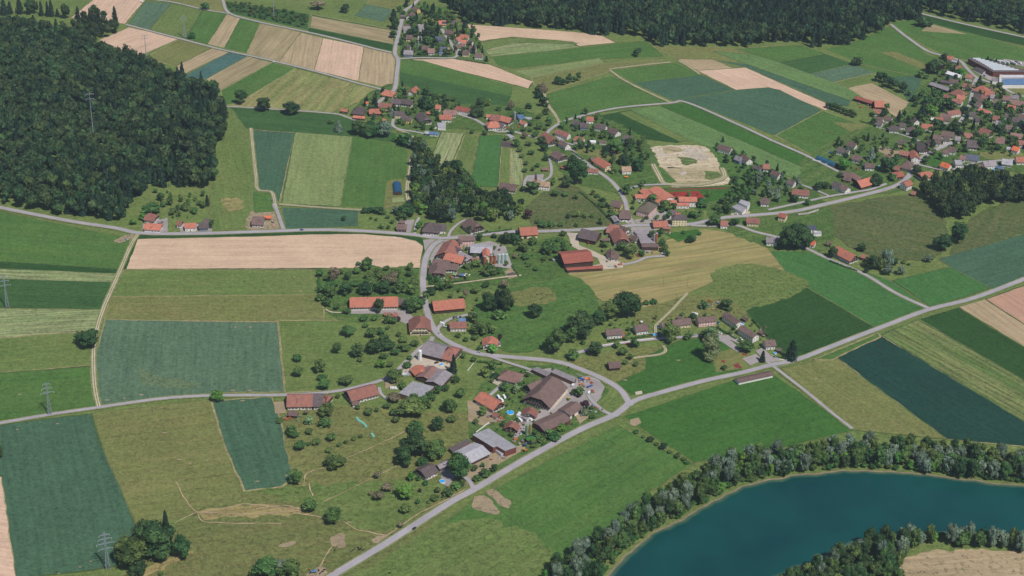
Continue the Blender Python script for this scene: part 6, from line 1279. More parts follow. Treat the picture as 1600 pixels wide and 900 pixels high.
 (1242, 392, 44, 46, 'D'), (1230, 394, 26, 40, 'D'), (1258, 390, 26, 34, 'D'), (1300, 405, 18, 20, 'D'), (1362, 422, 22, 26, 'D'), (1384, 420, 20, 30, 'W'), (1387, 431, 16, 18, 'W'), (1407, 431, 14, 16, 'W'), (1397, 415, 14, 12, 'D'), (1353, 427, 10, 8, 'D'), (1374, 422, 16, 22, 'B'), (1450, 411, 14, 12, 'W'), (1472, 394, 30, 28, 'D'), (1496, 382, 28, 34, 'D'), (1295, 386, 12, 10, 'X'), (1412, 412, 8, 6, 'S'), (1346, 394, 16, 12, 'D'), (1420, 415, 6, 5, 'S'),
 (939, 352, 10, 14, 'B'), (855, 388, 16, 15, 'B'), (864, 395, 12, 11, 'B'), (853, 399, 18, 17, 'B'), (867, 397, 12, 12, 'F'), (883, 394, 11, 12, 'F'), (880, 370, 12, 10, 'F'), (872, 379, 9, 8, 'F'), (817, 395, 17, 17, 'B'), (833, 384, 14, 16, 'B'), (821, 407, 14, 10, 'F'), (805, 405, 10, 9, 'X'), (792, 383, 16, 20, 'D'), (800, 382, 14, 19, 'D'), (808, 384, 16, 18, 'D'), (784, 380, 12, 14, 'D'), (765, 433, 24, 18, 'B'), (778, 429, 14, 12, 'B'), (728, 421, 11, 9, 'B'), (745, 419, 16, 10, 'B'), (749, 377, 12, 12, 'D'), (772, 373, 10, 9, 'B'), (735, 365, 14, 13, 'D'), (655, 358, 12, 14, 'L'), (649, 363, 5, 5, 'S'), (672, 439, 10, 12, 'B'),
 (760, 451, 13, 10, 'D'), (788, 453, 16, 18, 'X'), (700, 450, 18, 14, 'B'), (684, 444, 14, 14, 'B'), (914, 404, 9, 9, 'B'), (944, 388, 13, 10, 'B'), (971, 394, 17, 15, 'B'), (985, 406, 22, 24, 'B'), (1002, 402, 13, 12, 'B'), (1018, 372, 14, 12, 'D'), (1031, 372, 12, 16, 'D'), (1034, 386, 14, 14, 'B'), (1038, 396, 12, 14, 'B'), (1043, 401, 9, 10, 'B'), (1020, 317, 18, 14, 'B'), (1040, 330, 22, 10, 'B'), (1037, 348, 8, 14, 'B'), (1044, 343, 10, 14, 'B'), (978, 305, 18, 18, 'B'), (1004, 293, 12, 15, 'B'), (997, 270, 18, 24, 'D'), (990, 268, 10, 18, 'D'), (1093, 325, 18, 16, 'B'), (1052, 327, 12, 10, 'B'), (1083, 342, 16, 12, 'B'), (1116, 355, 22, 20, 'B'), (1134, 330, 14, 18, 'B'), (1147, 354, 16, 14, 'D'), (1128, 320, 12, 12, 'D'),
 (958, 272, 12, 12, 'B'), (905, 232, 9, 18, 'B'), (908, 234, 10, 12, 'D'), (944, 216, 14, 14, 'B'), (962, 242, 24, 24, 'B'), (948, 240, 16, 14, 'D'), (984, 231, 18, 17, 'D'), (1000, 226, 12, 10, 'B'), (975, 258, 22, 18, 'D'), (900, 312, 10, 8, 'B'), (901, 355, 8, 8, 'B'), (888, 342, 9, 9, 'B'), (901, 341, 12, 12, 'B'), (914, 341, 11, 9, 'B'), (925, 341, 8, 8, 'B'), (877, 355, 10, 8, 'B'), (861, 356, 14, 8, 'B'), (848, 357, 14, 9, 'B'), (899, 186, 4, 9, 'C'), (915, 180, 10, 12, 'B'),
 (1129, 222, 5, 9, 'C'), (1214, 268, 5, 13, 'C'), (1247, 290, 9, 16, 'Z'), (1221, 281, 6, 14, 'Z'), (1229, 300, 10, 11, 'B'), (1262, 322, 12, 12, 'B'), (1240, 318, 14, 16, 'B'), (1279, 298, 18, 14, 'D'), (1290, 296, 12, 12, 'B'), (1307, 230, 6, 13, 'C'), (1344, 240, 9, 12, 'D'), (1320, 242, 9, 12, 'D'), (1360, 252, 14, 22, 'Z'), (1368, 240, 9, 10, 'D'), (1318, 267, 22, 20, 'L'), (1385, 272, 26, 28, 'D'), (1398, 258, 14, 18, 'D'), (1368, 292, 19, 22, 'D'), (1395, 284, 14, 14, 'B'), (1431, 274, 18, 18, 'D'), (1312, 278, 10, 9, 'D'), (1380, 227, 9, 9, 'B'), (1428, 215, 14, 14, 'D'), (1463, 204, 14, 18, 'D'), (1430, 234, 8, 10, 'B'),
 (1533, 236, 13, 22, 'D'), (1538, 224, 14, 16, 'B'), (1557, 236, 10, 12, 'D'), (1578, 226, 14, 16, 'D'), (1560, 208, 16, 14, 'D'), (1545, 190, 16, 14, 'D'), (1490, 206, 16, 20, 'D'), (1503, 224, 9, 10, 'B'), (1525, 214, 10, 10, 'D'), (1580, 188, 20, 18, 'D'), (1565, 200, 18, 14, 'B'), (1560, 172, 12, 10, 'D'), (1597, 200, 14, 12, 'D'), (1538, 165, 12, 10, 'B'), (1520, 162, 9, 9, 'D'), (1594, 180, 10, 12, 'D'),
 (1548, 96, 5, 5, 'S'), (1556, 98, 5, 7, 'C'), (1543, 94, 5, 6, 'C'), (1440, 43, 22, 11, 'D'), (1450, 42, 14, 9, 'D'), (7, 24, 14, 26, 'C'), (16, 22, 10, 20, 'C'), (31, 22, 12, 26, 'C'), (47, 24, 16, 26, 'D'), (55, 22, 12, 22, 'D'), (65, 25, 8, 24, 'C'), (75, 26, 7, 24, 'C'), (81, 26, 9, 26, 'C'), (90, 26, 7, 12, 'C'), (103, 30, 15, 24, 'D'), (122, 30, 10, 20, 'C'), (148, 26, 16, 20, 'D'), (180, 36, 10, 26, 'C'), (162, 30, 12, 14, 'D'),
 (537, 346, 8, 9, 'D'), (580, 343, 6, 5, 'F'), (597, 358, 10, 6, 'B'), (607, 358, 6, 6, 'B'), (613, 350, 8, 7, 'B'), (570, 334, 12, 10, 'D'), (580, 334, 14, 10, 'D'), (592, 336, 16, 11, 'D'), (600, 336, 10, 8, 'D'), (618, 336, 12, 14, 'W'), (635, 340, 28, 24, 'D'), (628, 346, 16, 14, 'D'), (606, 342, 8, 6, 'F'), (588, 345, 6, 5, 'F'), (330, 357, 10, 14, 'D'), (324, 322, 8, 18, 'C'), (237, 338, 26, 22, 'B'), (252, 315, 12, 14, 'D'), (265, 322, 10, 14, 'B'), (290, 330, 16, 14, 'B'), (303, 333, 12, 9, 'F'), (312, 322, 10, 9, 'F'), (270, 335, 12, 9, 'B'), (283, 316, 8, 9, 'B'), (224, 345, 14, 10, 'L'), (208, 352, 12, 10, 'L'),
 (1073, 726, 9, 6, 'S'), (994, 678, 9, 7, 'S'), (1016, 692, 12, 9, 'D'), (1036, 703, 13, 11, 'D'), (1059, 717, 11, 9, 'D'), (1005, 685, 6, 5, 'S'), (1047, 709, 9, 6, 'S'), (1068, 721, 8, 6, 'S'), (1026, 697, 8, 6, 'S')]
for a in LONE: T(*a)
# wood edge thickets and woods -----------------------------------------------------------
def inpoly(pts, poly):
    x, y = pts[:, 0], pts[:, 1]; ins = np.zeros(len(pts), bool); n = len(poly); j = n - 1
    for i in range(n):
        xi, yi = poly[i]; xj, yj = poly[j]; c = ((yi > y) != (yj > y)) & (x < (xj - xi) * (y - yi) / (yj - yi + 1e-12) + xi); ins ^= c; j = i
    return ins
def scatter(poly_px, spacing, jit=.42):
    P = [tuple(G(*p).xy) for p in poly_px]; a = np.array(P); x0, y0 = a.min(0); x1, y1 = a.max(0)
    gx, gy = np.meshgrid(np.arange(x0, x1, spacing), np.arange(y0, y1, spacing * .9)); gx = gx + (np.arange(gx.shape[0]) % 2)[:, None] * spacing / 2
    pts = np.column_stack([gx.ravel(), gy.ravel()]) + rng.uniform(-jit, jit, (gx.size, 2)) * spacing
    return pts[inpoly(pts, P)]
def free(x, y, r=2.0):
    for a, b, c in OCC:
        if (a - x) ** 2 + (b - y) ** 2 < (c + r) ** 2: return False
    for a, b, c in ROADPTS:
        if (a - x) ** 2 + (b - y) ** 2 < (c + r * .6) ** 2: return False
    return True
# river bank trees, one by one
BELT_N = [(838, 915), (862, 895), (895, 872), (925, 852), (958, 832), (985, 808), (1010, 792), (1048, 772), (1075, 757), (1105, 738), (1150, 722), (1200, 714), (1255, 706), (1330, 700), (1400, 702), (1460, 708), (1540, 716), (1640, 724),
          (1640, 760), (1550, 752), (1500, 747), (1400, 736), (1330, 733.5), (1240, 742), (1195, 747), (1160, 756), (1130, 770), (1098, 787), (1058, 810), (1028, 825), (1000, 843), (972, 867), (942, 900), (922, 915)]
BELT_S = [(1190, 935), (1240, 900), (1270, 892), (1305, 874), (1335, 858), (1370, 850), (1420, 843), (1480, 842), (1540, 845), (1640, 853), (1640, 868), (1560, 860), (1500, 856), (1450, 859), (1415, 868), (1405, 885), (1408, 935)]
def belt(poly, sp, ws):
    for x, y in scatter(poly, sp, .4):
        P = Vector((x, y, 0)); px, py = topx(P)
        if px > 1625 or py > 925: continue
        k = random.choices('WBDLP', ws)[0]
        if px > 1230 and py < 740: k = random.choices('WBDL', (30, 44, 16, 10))[0]
        if py > 850 and px < 1400: k = random.choices('WBDL', (18, 30, 44, 8))[0]
        h = random.uniform(14, 23) * (1.0 if k != 'L' else .6); w = random.uniform(10.5, 15.5) * (1 if k != 'L' else .8)
        tree_at(P, w, h, k)
belt(BELT_N, 9.6, (34, 36, 20, 9, 1)); belt(BELT_S, 9.2, (44, 26, 24, 6, 0))
# bushes right on the water line
for line, sg, in ((bn, 1), (bs_, -1)):
    for i in range(0, len(line), 1):
        p = line[i]; px, py = topx(Vector((p.x, p.y, 0)))
        if px > 1620 or py > 915 or random.random() < .2: continue
        q = offset(line, sg * random.uniform(2.5, 6))[i]; w = random.uniform(4, 7.5); tree_at(Vector((q.x, q.y, 0)), w, w * random.uniform(.7, 1.0), 'S')
# garden trees and shrubs inside the villages
def village(poly, sp, mix, hr_, wr, r=1.5):
    n = 0
    for x, y in scatter(poly, sp):
        if not free(x, y, r): continue
        k = random.choices([m[0] for m in mix], [m[1] for m in mix])[0]; f = .42 if k == 'S' else 1.0
        if k == 'C': f = 1.35
        h = random.uniform(*hr_) * f; w = random.uniform(*wr) * (f if k != 'C' else .62); tree_at(Vector((x, y, 0)), w, h, k); n += 1
    return n
MIXV = (('B', 22), ('D', 26), ('C', 10), ('F', 14), ('S', 26), ('L', 3), ('K', 2))
village([(622, 8), (655, 6), (700, 24), (740, 40), (764, 98), (712, 88), (626, 88)], 12.5, MIXV, (7, 13), (7, 11))
village([(570, 152), (620, 132), (720, 160), (720, 178), (680, 212), (640, 206), (560, 180)], 14, MIXV, (6, 12), (6, 11))
village([(870, 197), (930, 182), (1010, 222), (1020, 260), (960, 262), (900, 240), (866, 230)], 14, MIXV, (6, 12), (6, 10))
village([(1110, 230), (1130, 228), (1250, 285), (1225, 292), (1180, 300), (1130, 270)], 13, (('B', 30), ('D', 30), ('S', 40)), (5, 10), (6, 10))
village([(1135, 285), (1190, 270), (1225, 290), (1215, 318), (1185, 312), (1150, 330), (1100, 345), (1140, 310)], 12, (('B', 30), ('D', 25), ('W', 30), ('S', 15)), (8, 13), (8, 11))
village([(1300, 222), (1370, 212), (1400, 230), (1400, 262), (1340, 272), (1300, 250)], 15, MIXV, (6, 11), (6, 9))
village([(1360, 180), (1440, 180), (1475, 85), (1512, 112), (1526, 126), (1660, 150), (1660, 200), (1600, 236), (1520, 236), (1440, 262), (1400, 240), (1440, 215), (1380, 200)], 13, MIXV, (7, 13), (7, 12))
village([(1470, 240), (1640, 238), (1640, 262), (1500, 262)], 17, (('S', 50), ('F', 25), ('B', 25)), (5, 8), (5, 8))
village([(1200, 296), (1240, 290), (1290, 300), (1280, 312), (1200, 325)], 17, MIXV, (5, 9), (5, 8))
village([(775, 580), (900, 575), (930, 640), (860, 690), (800, 720), (740, 735), (735, 650)], 12, (('S', 65), ('F', 20), ('B', 15)), (4, 7.5), (4, 7))
village([(675, 400), (790, 380), (890, 370), (900, 410), (800, 432), (680, 440)], 15, (('S', 50), ('F', 30), ('B', 20)), (4, 8), (5, 8))
village([(990, 300), (1110, 300), (1100, 345), (1000, 350), (960, 330)], 14, (('S', 60), ('B', 30), ('D', 10)), (4, 8), (5, 8), 3)
village([(945, 500), (1010, 500), (1140, 482), (1220, 545), (1200, 555), (1110, 515), (950, 530)], 11, (('S', 80), ('F', 20)), (3.5, 6), (3.5, 6))
village([(236, 298), (300, 302), (322, 300), (322, 340), (260, 342), (240, 338)], 15, (('S', 40), ('F', 30), ('B', 30)), (5, 9), (5, 9))
village([(690, 455), (745, 450), (755, 480), (790, 510), (740, 540), (700, 520), (730, 485)], 17, (('S', 60), ('F', 40)), (4, 7), (4, 7))
village([(905, 300), (925, 308), (960, 350), (968, 345), (930, 300)], 9, (('D', 50), ('B', 50)), (5, 8), (7, 9), 0)
village([(892, 342), (838, 350), (845, 360), (890, 358)], 16, (('S', 100), ('F', 1)), (4, 7), (4, 7))
village([(740, 362), (800, 352), (830, 352), (800, 358), (745, 367)], 10, (('S', 50), ('B', 50)), (5, 8), (5, 8))
village([(1295, 395), (1360, 400), (1420, 430), (1400, 436), (1330, 412)], 18, (('S', 90), ('B', 10)), (4, 7), (4, 7))
def hedge(pts, w=2.6, h=2.0, sp=2.3):
    L = [G(*q) for q in pts]
    for a, b2 in zip(L, L[1:]):
        n = max(1, int((b2 - a).length / sp))
        for i in range(n): q = a + (b2 - a) * ((i + .5) / n); tree_at(Vector((q.x + random.uniform(-.4, .4), q.y + random.uniform(-.4, .4), 0)), w * random.uniform(.85, 1.3), h * random.uniform(.8, 1.3), 'S')
for hp in ([(948, 534), (975, 530), (984, 521)], [(985, 529), (1020, 524)], [(1122, 512), (1150, 530)], [(1152, 532), (1170, 545)], [(1176, 500), (1200, 525)], [(1208, 558), (1228, 560)], [(690, 778), (722, 760)], [(835, 690), (880, 668)], [(846, 698), (868, 684)],
           [(906, 300), (930, 320), (955, 345)], [(842, 224), (852, 240), (856, 252)], [(892, 236), (912, 250)], [(1010, 308), (1000, 318)], [(672, 408), (672, 445)], [(672, 445), (735, 438)], [(800, 415), (810, 432)], [(497, 422), (500, 470)], [(745, 565), (785, 570)],
           [(626, 88), (700, 88)], [(712, 92), (760, 100)], [(1240, 288), (1225, 278), (1140, 236)], [(1345, 190), (1380, 200), (1420, 213)], [(1104, 352), (1150, 350)], [(1060, 340), (1095, 338)], [(740, 367), (800, 359)], [(1295, 408), (1340, 424)], [(1458, 262), (1500, 268)]):
    hedge(hp)
# woods and forests: masses that read as one
def mass(name, items, nq, label):
    base = {}; mats = []; mi = {}
    for it in items:
        sh, leaf = it[4]
        if (sh) not in base: base[sh] = [tree_arrays(sh, nq, 900 + s * 13 + len(sh), core=True, trunk=False) for s in range(5)]
        if leaf not in mi: mi[leaf] = len(mats); mats.append(LEAF[leaf])
    VV, FF, MM, TT, HH = [], [], [], [], []; off = 0
    for x, y, w, h, (sh, leaf) in items:
        v, f, m_, ti, _ = random.choice(base[sh]); a = random.uniform(0, 6.28); c, s = math.cos(a), math.sin(a)
        vx = v[:, 0] * w; vy = v[:, 1] * w; VV.append(np.column_stack([x + vx * c - vy * s, y + vx * s + vy * c, v[:, 2] * h]))
        br = random.gauss(0, .24); tv = random.gauss(0, .18); hu = min(1, max(0, random.gauss(.45, .32)))
        FF += [tuple(i + off for i in q) for q in f]; MM += [mi[leaf]] * len(f); TT += [(min(1, max(0, t[0] + tv)), min(1, max(0, t[1] + br))) for t in ti]; HH += [hu] * len(f); off += len(v)
    V = np.vstack(VV); me = bpy.data.meshes.new(name)
    nf = len(FF); lt = np.array([len(q) for q in FF]); ls = np.concatenate([[0], np.cumsum(lt)[:-1]]); li = np.fromiter((i for q in FF for i in q), dtype=np.int32)
    me.vertices.add(len(V)); me.vertices.foreach_set('co', V.astype(np.float32).ravel()); me.loops.add(len(li)); me.loops.foreach_set('vertex_index', li)
    me.polygons.add(nf); me.polygons.foreach_set('loop_start', ls.astype(np.int32)); me.polygons.foreach_set('material_index', np.array(MM, dtype=np.int32)); me.update(calc_edges=True)
    for m_ in mats: me.materials.append(m_)
    at = me.color_attributes.new('tint', 'FLOAT_COLOR', 'CORNER'); T4 = np.column_stack([np.array(TT), np.array(HH), np.ones(nf)]); at.data.foreach_set('color', np.repeat(T4, lt, axis=0).astype(np.float32).ravel())
    o = link(name, me); o['kind'] = 'stuff'; o['label'] = label; print(name, len(items), nf); return o
def forest(name, poly, sp, kinds, nq, hr_, wr, label, edge=None):
    wts = [k[2] for k in kinds]; items = []
    for x, y in scatter(poly, sp, .46):
        if random.random() < .05: continue
        n_ = noise.noise(Vector((x * .006, y * .006, 1.7)))
        w2 = [max(.5, w * (1 + 2.4 * n_ if k[0] == 'conifer' else 1 - 1.2 * n_)) for w, k in zip(wts, kinds)]
        k = random.choices(kinds, w2)[0]; h = random.uniform(*hr_) * (1.08 if k[0] == 'conifer' else 1); w = random.uniform(*wr) * (.72 if k[0] == 'conifer' else 1)
        items.append((x, y, w, h, (k[0], k[1])))
    return mass(name, items, nq, label)
FK = [('dome', 'forest', 74), ('dome', 'dark', 12), ('conifer', 'conifer', 12), ('broad', 'forest', 12)]
FR = [('dome', 'forest', 50), ('conifer', 'conifer', 34), ('broad', 'forest', 16)]
forest('forest', [(-90, 318), (0, 316), (30, 326), (67, 333), (130, 343), (185, 346), (212, 322), (222, 306), (235, 295), (270, 290), (300, 300), (322, 296), (335, 290), (337, 262), (335, 240), (350, 215), (352, 185), (340, 155), (290, 130), (245, 118), (205, 98), (155, 82), (130, 68), (110, 60), (60, 52), (0, 46), (-90, 42)], 10.2, FK, 130, (14, 30), (10, 19), 'dark mixed forest covering the slope at the left edge')
forest('forest', [(112, 52), (130, 36), (150, 34), (186, 46), (190, 53), (160, 64), (135, 66)], 10.5, FK, 80, (15, 24), (9, 13), 'ragged tongue of forest reaching out over the pale field')
forest('forest', [(690, -60), (697, 5), (712, 25), (733, 37), (790, 41), (800, 39), (835, 45), (875, 48), (905, 48), (945, 58), (958, 52), (1010, 60), (1025, 72), (1100, 74), (1170, 74), (1200, 69), (1245, 66), (1270, 74), (1320, 71), (1355, 60), (1385, 48), (1392, 36), (1437, 30), (1432, 12), (1425, -60)], 11.0, FR, 64, (20, 31), (12, 16), 'broad dark forest along the top edge right of the hamlet')
forest('forest', [(1440, 17), (1500, 31), (1600, 54), (1700, 76), (1700, -60), (1435, -60)], 11.5, FR, 64, (20, 29), (12, 16), 'dark forest in the top right corner behind the road')
WK = [('dome', 'forest', 30), ('broad', 'dark', 25), ('broad', 'broad', 25), ('willow', 'willow', 8), ('broad', 'lime', 8), ('conifer', 'conifer', 4)]
forest('wood', [(646, 256), (650, 236), (664, 236), (672, 256), (690, 264), (710, 272), (728, 280), (740, 302), (770, 318), (790, 314), (812, 320), (820, 332), (800, 345), (770, 350), (745, 345), (715, 340), (700, 352), (680, 345), (660, 335), (641, 330), (644, 296)], 9.5, WK, 160, (13, 22), (10, 15), 'dense green wood in the middle below the striped meadows')
forest('wood', [(1434, 303), (1445, 296), (1480, 290), (1510, 278), (1545, 284), (1600, 292), (1680, 305), (1680, 318), (1600, 318), (1560, 318), (1530, 325), (1515, 340), (1500, 348), (1480, 345), (1465, 330), (1448, 318)], 9.5, [('dome', 'forest', 50), ('broad', 'dark', 40), ('broad', 'broad', 10)], 160, (19, 28), (12, 17), 'dense dark wood on the slope at the right edge')
# young plantation in rows
a = G(362, 15); b_ = G(470, 40); rowd = (b_ - a).normalized(); pts = scatter([(352, 5), (400, 10), (482, 24), (478, 42), (362, 18)], 9, .12)
o = forest('tree_plantation', [(352, 4), (400, 9), (483, 23), (480, 44), (360, 19)], 9.5, [('fruit', 'fruit', 50), ('fruit', 'shrub', 50)], 60, (4, 6.5), (5.5, 7.5), 'plantation of young green trees in rows beside the lane')
plant_all()
print('TREES', TC)
# ------------------------------------------------------------ pylons
STEEL = plain('galvanised steel', lin(150, 156, 172), .55, .08, 1.0, .5, .3)
def pylon(x, yb, ytop, arms, lean=0, slim=False, where=None, desc=None, awid=7.5, hfix=None):
    P = G(x, yb); s = scale_at(P); sn = sin_at(P); h = hfix or (yb - ytop) / (s * math.sqrt(1 - sn * sn)) * 1.02
    e = empty('power_pylon', (P.x, P.y, 0)); e.rotation_euler = (0, 0, R(24)); tag(e, desc, where or place(x, yb), 'pylon', 'power line pylons', x, yb)
    mb = MB(); w0, w1 = (1.3, .55) if slim else (3.4, .7)
    if slim:
        mb.cyl(0, 0, 0, h, .75, .3, n=8); 
    else:
        n = 9; lv = [h * (1 - (1 - i / n) ** 1.15) for i in range(n + 1)]; wd = lambda z: (w0 + (w1 - w0) * min(1, z / (h * .72))) / 2
        C4 = ((-1, -1), (1, -1), (1, 1), (-1, 1))
        for i in range(n):
            z0, z1 = lv[i], lv[i + 1]; a0, a1 = wd(z0), wd(z1)
            for j in range(4):
                c, d = C4[j], C4[(j + 1) % 4]
                mb.bar((c[0] * a0, c[1] * a0, z0), (c[0] * a1, c[1] * a1, z1), .3); mb.bar((c[0] * a0, c[1] * a0, z0), (d[0] * a1, d[1] * a1, z1), .16); mb.bar((d[0] * a0, d[1] * a0, z0), (c[0] * a1, c[1] * a1, z1), .16)
    mb.obj('mast', STEEL, e)
    for f, wd_ in arms:
        z = h * f; m2 = MB()
        for sy in (-.35, .35): m2.bar((-wd_, 0, z), (0, sy, z - .1), .22); m2.bar((wd_, 0, z), (0, sy, z - .1), .22); 
        m2.bar((-wd_, 0, z), (0, 0, z + 1.3), .18); m2.bar((wd_, 0, z), (0, 0, z + 1.3), .18); m2.obj('cross_arm', STEEL, e)
        for sx in (-1, 1): m3 = MB(); m3.cyl(sx * wd_ * .95, 0, z - 1.6, z - .1, .14, n=6); m3.obj('insulator', M_FRAME, e)
A4 = ((.93, 4.5), (.82, 6), (.70, 7.5), (.56, 6)); A3 = ((.97, 3.6), (.84, 5), (.70, 6.5)); A2 = ((.985, 5.5), (.90, 5.5))
pylon(168.7, 889, 834, A4, desc='grey lattice pylon with four cross arms beside the thicket'); pylon(78, 647, 600, A3, desc='grey lattice pylon with three cross arms in the clover')
pylon(12, 481, 432, A3, desc='grey lattice pylon cut by the left edge'); pylon(288.5, 59, 25, ((.9, 4), (.8, 3.5)), desc='small grey pylon beside the lane and dark bush')
pylon(230, 108, 57, A2, slim=True, desc='slim concrete pylon rising from the forest edge'); pylon(148, 232, 149, A2, slim=True, desc='tallest slim pylon standing in the middle of the forest')
pylon(44, 8, -12, A2, slim=True, desc='slim pylon behind the forest at the top left'); pylon(428, 30 - 2, -14, A2, slim=True, desc='slim pylon near the plantation')
POLEM = plain('timber pole', lin(104, 92, 80), .9, .15)
for i, (x, y, h) in enumerate(((229, 826 - 130, 9), (630, 825, 10), (702, 778, 9), (239, 646, 8), (552, 866, 9), (602, 836, 8), (1074, 447, 12), (1036, 447, 12), (1066, 486, 9), (894, 498, 9), (845, 634, 8), (852, 594, 9), (1056, 470, 9))):
    P = G(x, y); mb = MB(); mb.cyl(0, 0, 0, h, .17, .12, n=6); e = empty('utility_pole', (P.x, P.y, 0)); mb.obj('mast', POLEM, e); mb = MB(); mb.box(-.9, .9, -.07, .07, h - .7, h - .5); mb.obj('cross_bar', POLEM, e)
    tag(e, 'thin brown timber utility pole', place(x, y), 'pole', 'timber utility poles', x, y)
# ------------------------------------------------------------ silos, tank, pools
def silo(x, yb, wpx, hpx, col, capc, desc):
    P = G(x, yb); s = scale_at(P); sn = sin_at(P); r = wpx / s / 2; h = (hpx - wpx * sn * .5) / (s * math.sqrt(1 - sn * sn)); P = G(x, yb - r * s * sn * .8)
    e = empty('silo', (P.x, P.y, 0)); tag(e, desc, place(x, yb), 'silo', 'farm silos', x, yb)
    mb = MB(); mb.cyl(0, 0, 0, h, r, n=20); mb.obj('barrel', col, e); mb = MB()
    mb.cyl(0, 0, h, h + r * .5, r * 1.02, r * .25, n=20); mb.obj('cap', capc, e)
    for i in range(1, 6): mb = MB(); mb.cyl(0, 0, h * i / 6 - .06, h * i / 6 + .06, r * 1.03, n=20); mb.obj('hoop', col, e)
    mb = MB()
    for sx in (-.22, .22): mb.bar((sx, -r - .12, 0), (sx, -r - .12, h), .05)
    for i in range(int(h / .6)): mb.bar((-.22, -r - .12, i * .6), (.22, -r - .12, i * .6), .04)
    mb.obj('ladder', STEEL, e)
    OCC.append((P.x, P.y, r + 1))
RUST = plain('brown silo boarding', lin(158, 96, 62), .8, .2, 1.2); GRN = plain('pale green silo enamel', lin(168, 186, 180), .5, .08, .6, .5); WHT = plain('white silo', lin(222, 222, 224), .6, .06)
GREY = plain('silo cap', lin(150, 148, 156), .7, .1)
for x, yb in ((757.3, 415), (767.3, 413.5), (773, 413)): silo(x, yb, 4.8, 15, RUST, GREY, 'brown boarded silo in the row behind the garden')
silo(763, 411, 3.8, 8, WHT, WHT, 'short white topped silo between the brown ones')
for x, yb in ((779.4, 412.5), (785, 412), (790.6, 411.5)): silo(x, yb, 5.0, 15, GRN, GRN, 'pale green metal silo in the row behind the garden')
silo(656, 563.5, 6, 16, WHT, WHT, 'single white silo at the barn corner'); silo(804, 187, 3.6, 12, GREY, GREY, 'slim grey silo'); silo(1025, 378, 4.5, 14, RUST, GREY, 'rusty brown silo beside the flat shed'); silo(1021.5, 378, 3, 12, GREY, GREY, 'slim dark grey silo beside the flat shed')
MOSS = plain('mossy green silo', lin(120, 146, 110), .8, .25); silo(823, 681, 5, 17, MOSS, MOSS, 'green stained silo behind the round tank'); silo(828.5, 676, 4.5, 14, plain('ochre silo', lin(160, 140, 84), .8, .25), MOSS, 'ochre stained silo behind the round tank')
P = G(830, 690); e = empty('slurry_tank', (P.x, P.y, 0)); tag(e, 'round dark open tank with green cover inside', 'beside the straight road', 'tank', 'farm tanks', 830, 690)
mb = MB(); n = 28
for i in range(n):
    a0, a1 = 2 * math.pi * i / n, 2 * math.pi * (i + 1) / n; p = lambda a, r_, z: (r_ * math.cos(a), r_ * math.sin(a), z)
    mb.add([p(a0, 5.6, 0), p(a1, 5.6, 0), p(a1, 5.6, 3.8), p(a0, 5.6, 3.8)], [(0, 1, 2, 3)]); mb.add([p(a0, 5.35, 3.8), p(a1, 5.35, 3.8), p(a1, 5.35, 1), p(a0, 5.35, 1)], [(0, 1, 2, 3)]); mb.add([p(a0, 5.6, 3.8), p(a1, 5.6, 3.8), p(a1, 5.35, 3.8), p(a0, 5.35, 3.8)], [(0, 1, 2, 3)])
mb.obj('wall', plain('tank wall', lin(50, 60, 70), .7, .15), e); mb = MB(); mb.cyl(0, 0, 2.4, 2.6, 5.3, n=28); mb.obj('cover', plain('duckweed', lin(66, 122, 52), .9, .2), e); OCC.append((P.x, P.y, 7))
POOLW = plain('pool water', lin(40, 160, 225), .2, .1, .5, .6)
for x, y, r, d in ((797.3, 645.5, 3.6, 'big round bright blue garden pool'), (1023, 524, 2.2, 'round light blue garden pool behind the terrace road'), (1029.7, 512, 1.7, 'small bright blue paddling pool'), (691, 753, 2.6, 'round turquoise trampoline pool'), (1211, 552.5, 1.8, 'small round blue pool by the corner house'), (891, 259, 2.2, 'turquoise pool below the brown farm'),
                   (1468, 262, 1.8, 'round turquoise pool'), (1552, 266, 2.0, 'turquoise pool behind grey house'), (1461, 127.6, 2.2, 'bright blue pool on the shed side'), (647, 67, 2.0, 'round blue pool'), (949, 230, 1.6, 'bright blue pool'), (689.5, 570.5, 2.0, 'oblong blue pool on the lawn'), (1160, 506.5, 2.0, 'blue pool between row houses'), (1492, 260, 1.6, 'light blue pool beside white house'), (1374, 260.5, 1.8, 'blue tarpaulin pool')):
    P = G(x, y); e = empty('pool', (P.x, P.y, 0)); tag(e, d, place(x, y), 'pool', 'garden pools', x, y); mb = MB(); n = 20
    for i in range(n):
        a0, a1 = 2 * math.pi * i / n, 2 * math.pi * (i + 1) / n; p = lambda a, r_, z: (r_ * math.cos(a), r_ * math.sin(a), z)
        mb.add([p(a0, r + .12, 0), p(a1, r + .12, 0), p(a1, r + .12, 1.1), p(a0, r + .12, 1.1)], [(0, 1, 2, 3)]); mb.add([p(a0, r + .12, 1.1), p(a1, r + .12, 1.1), p(a1, r, 1.1), p(a0, r, 1.1)], [(0, 1, 2, 3)]); mb.add([p(a0, r, 1.1), p(a1, r, 1.1), p(a1, r, .7), p(a0, r, .7)], [(0, 1, 2, 3)])
    mb.obj('wall', WALL['w'], e); mb = MB(); mb.cyl(0, 0, .8, .9, r, n=20); mb.obj('water', POOLW, e)
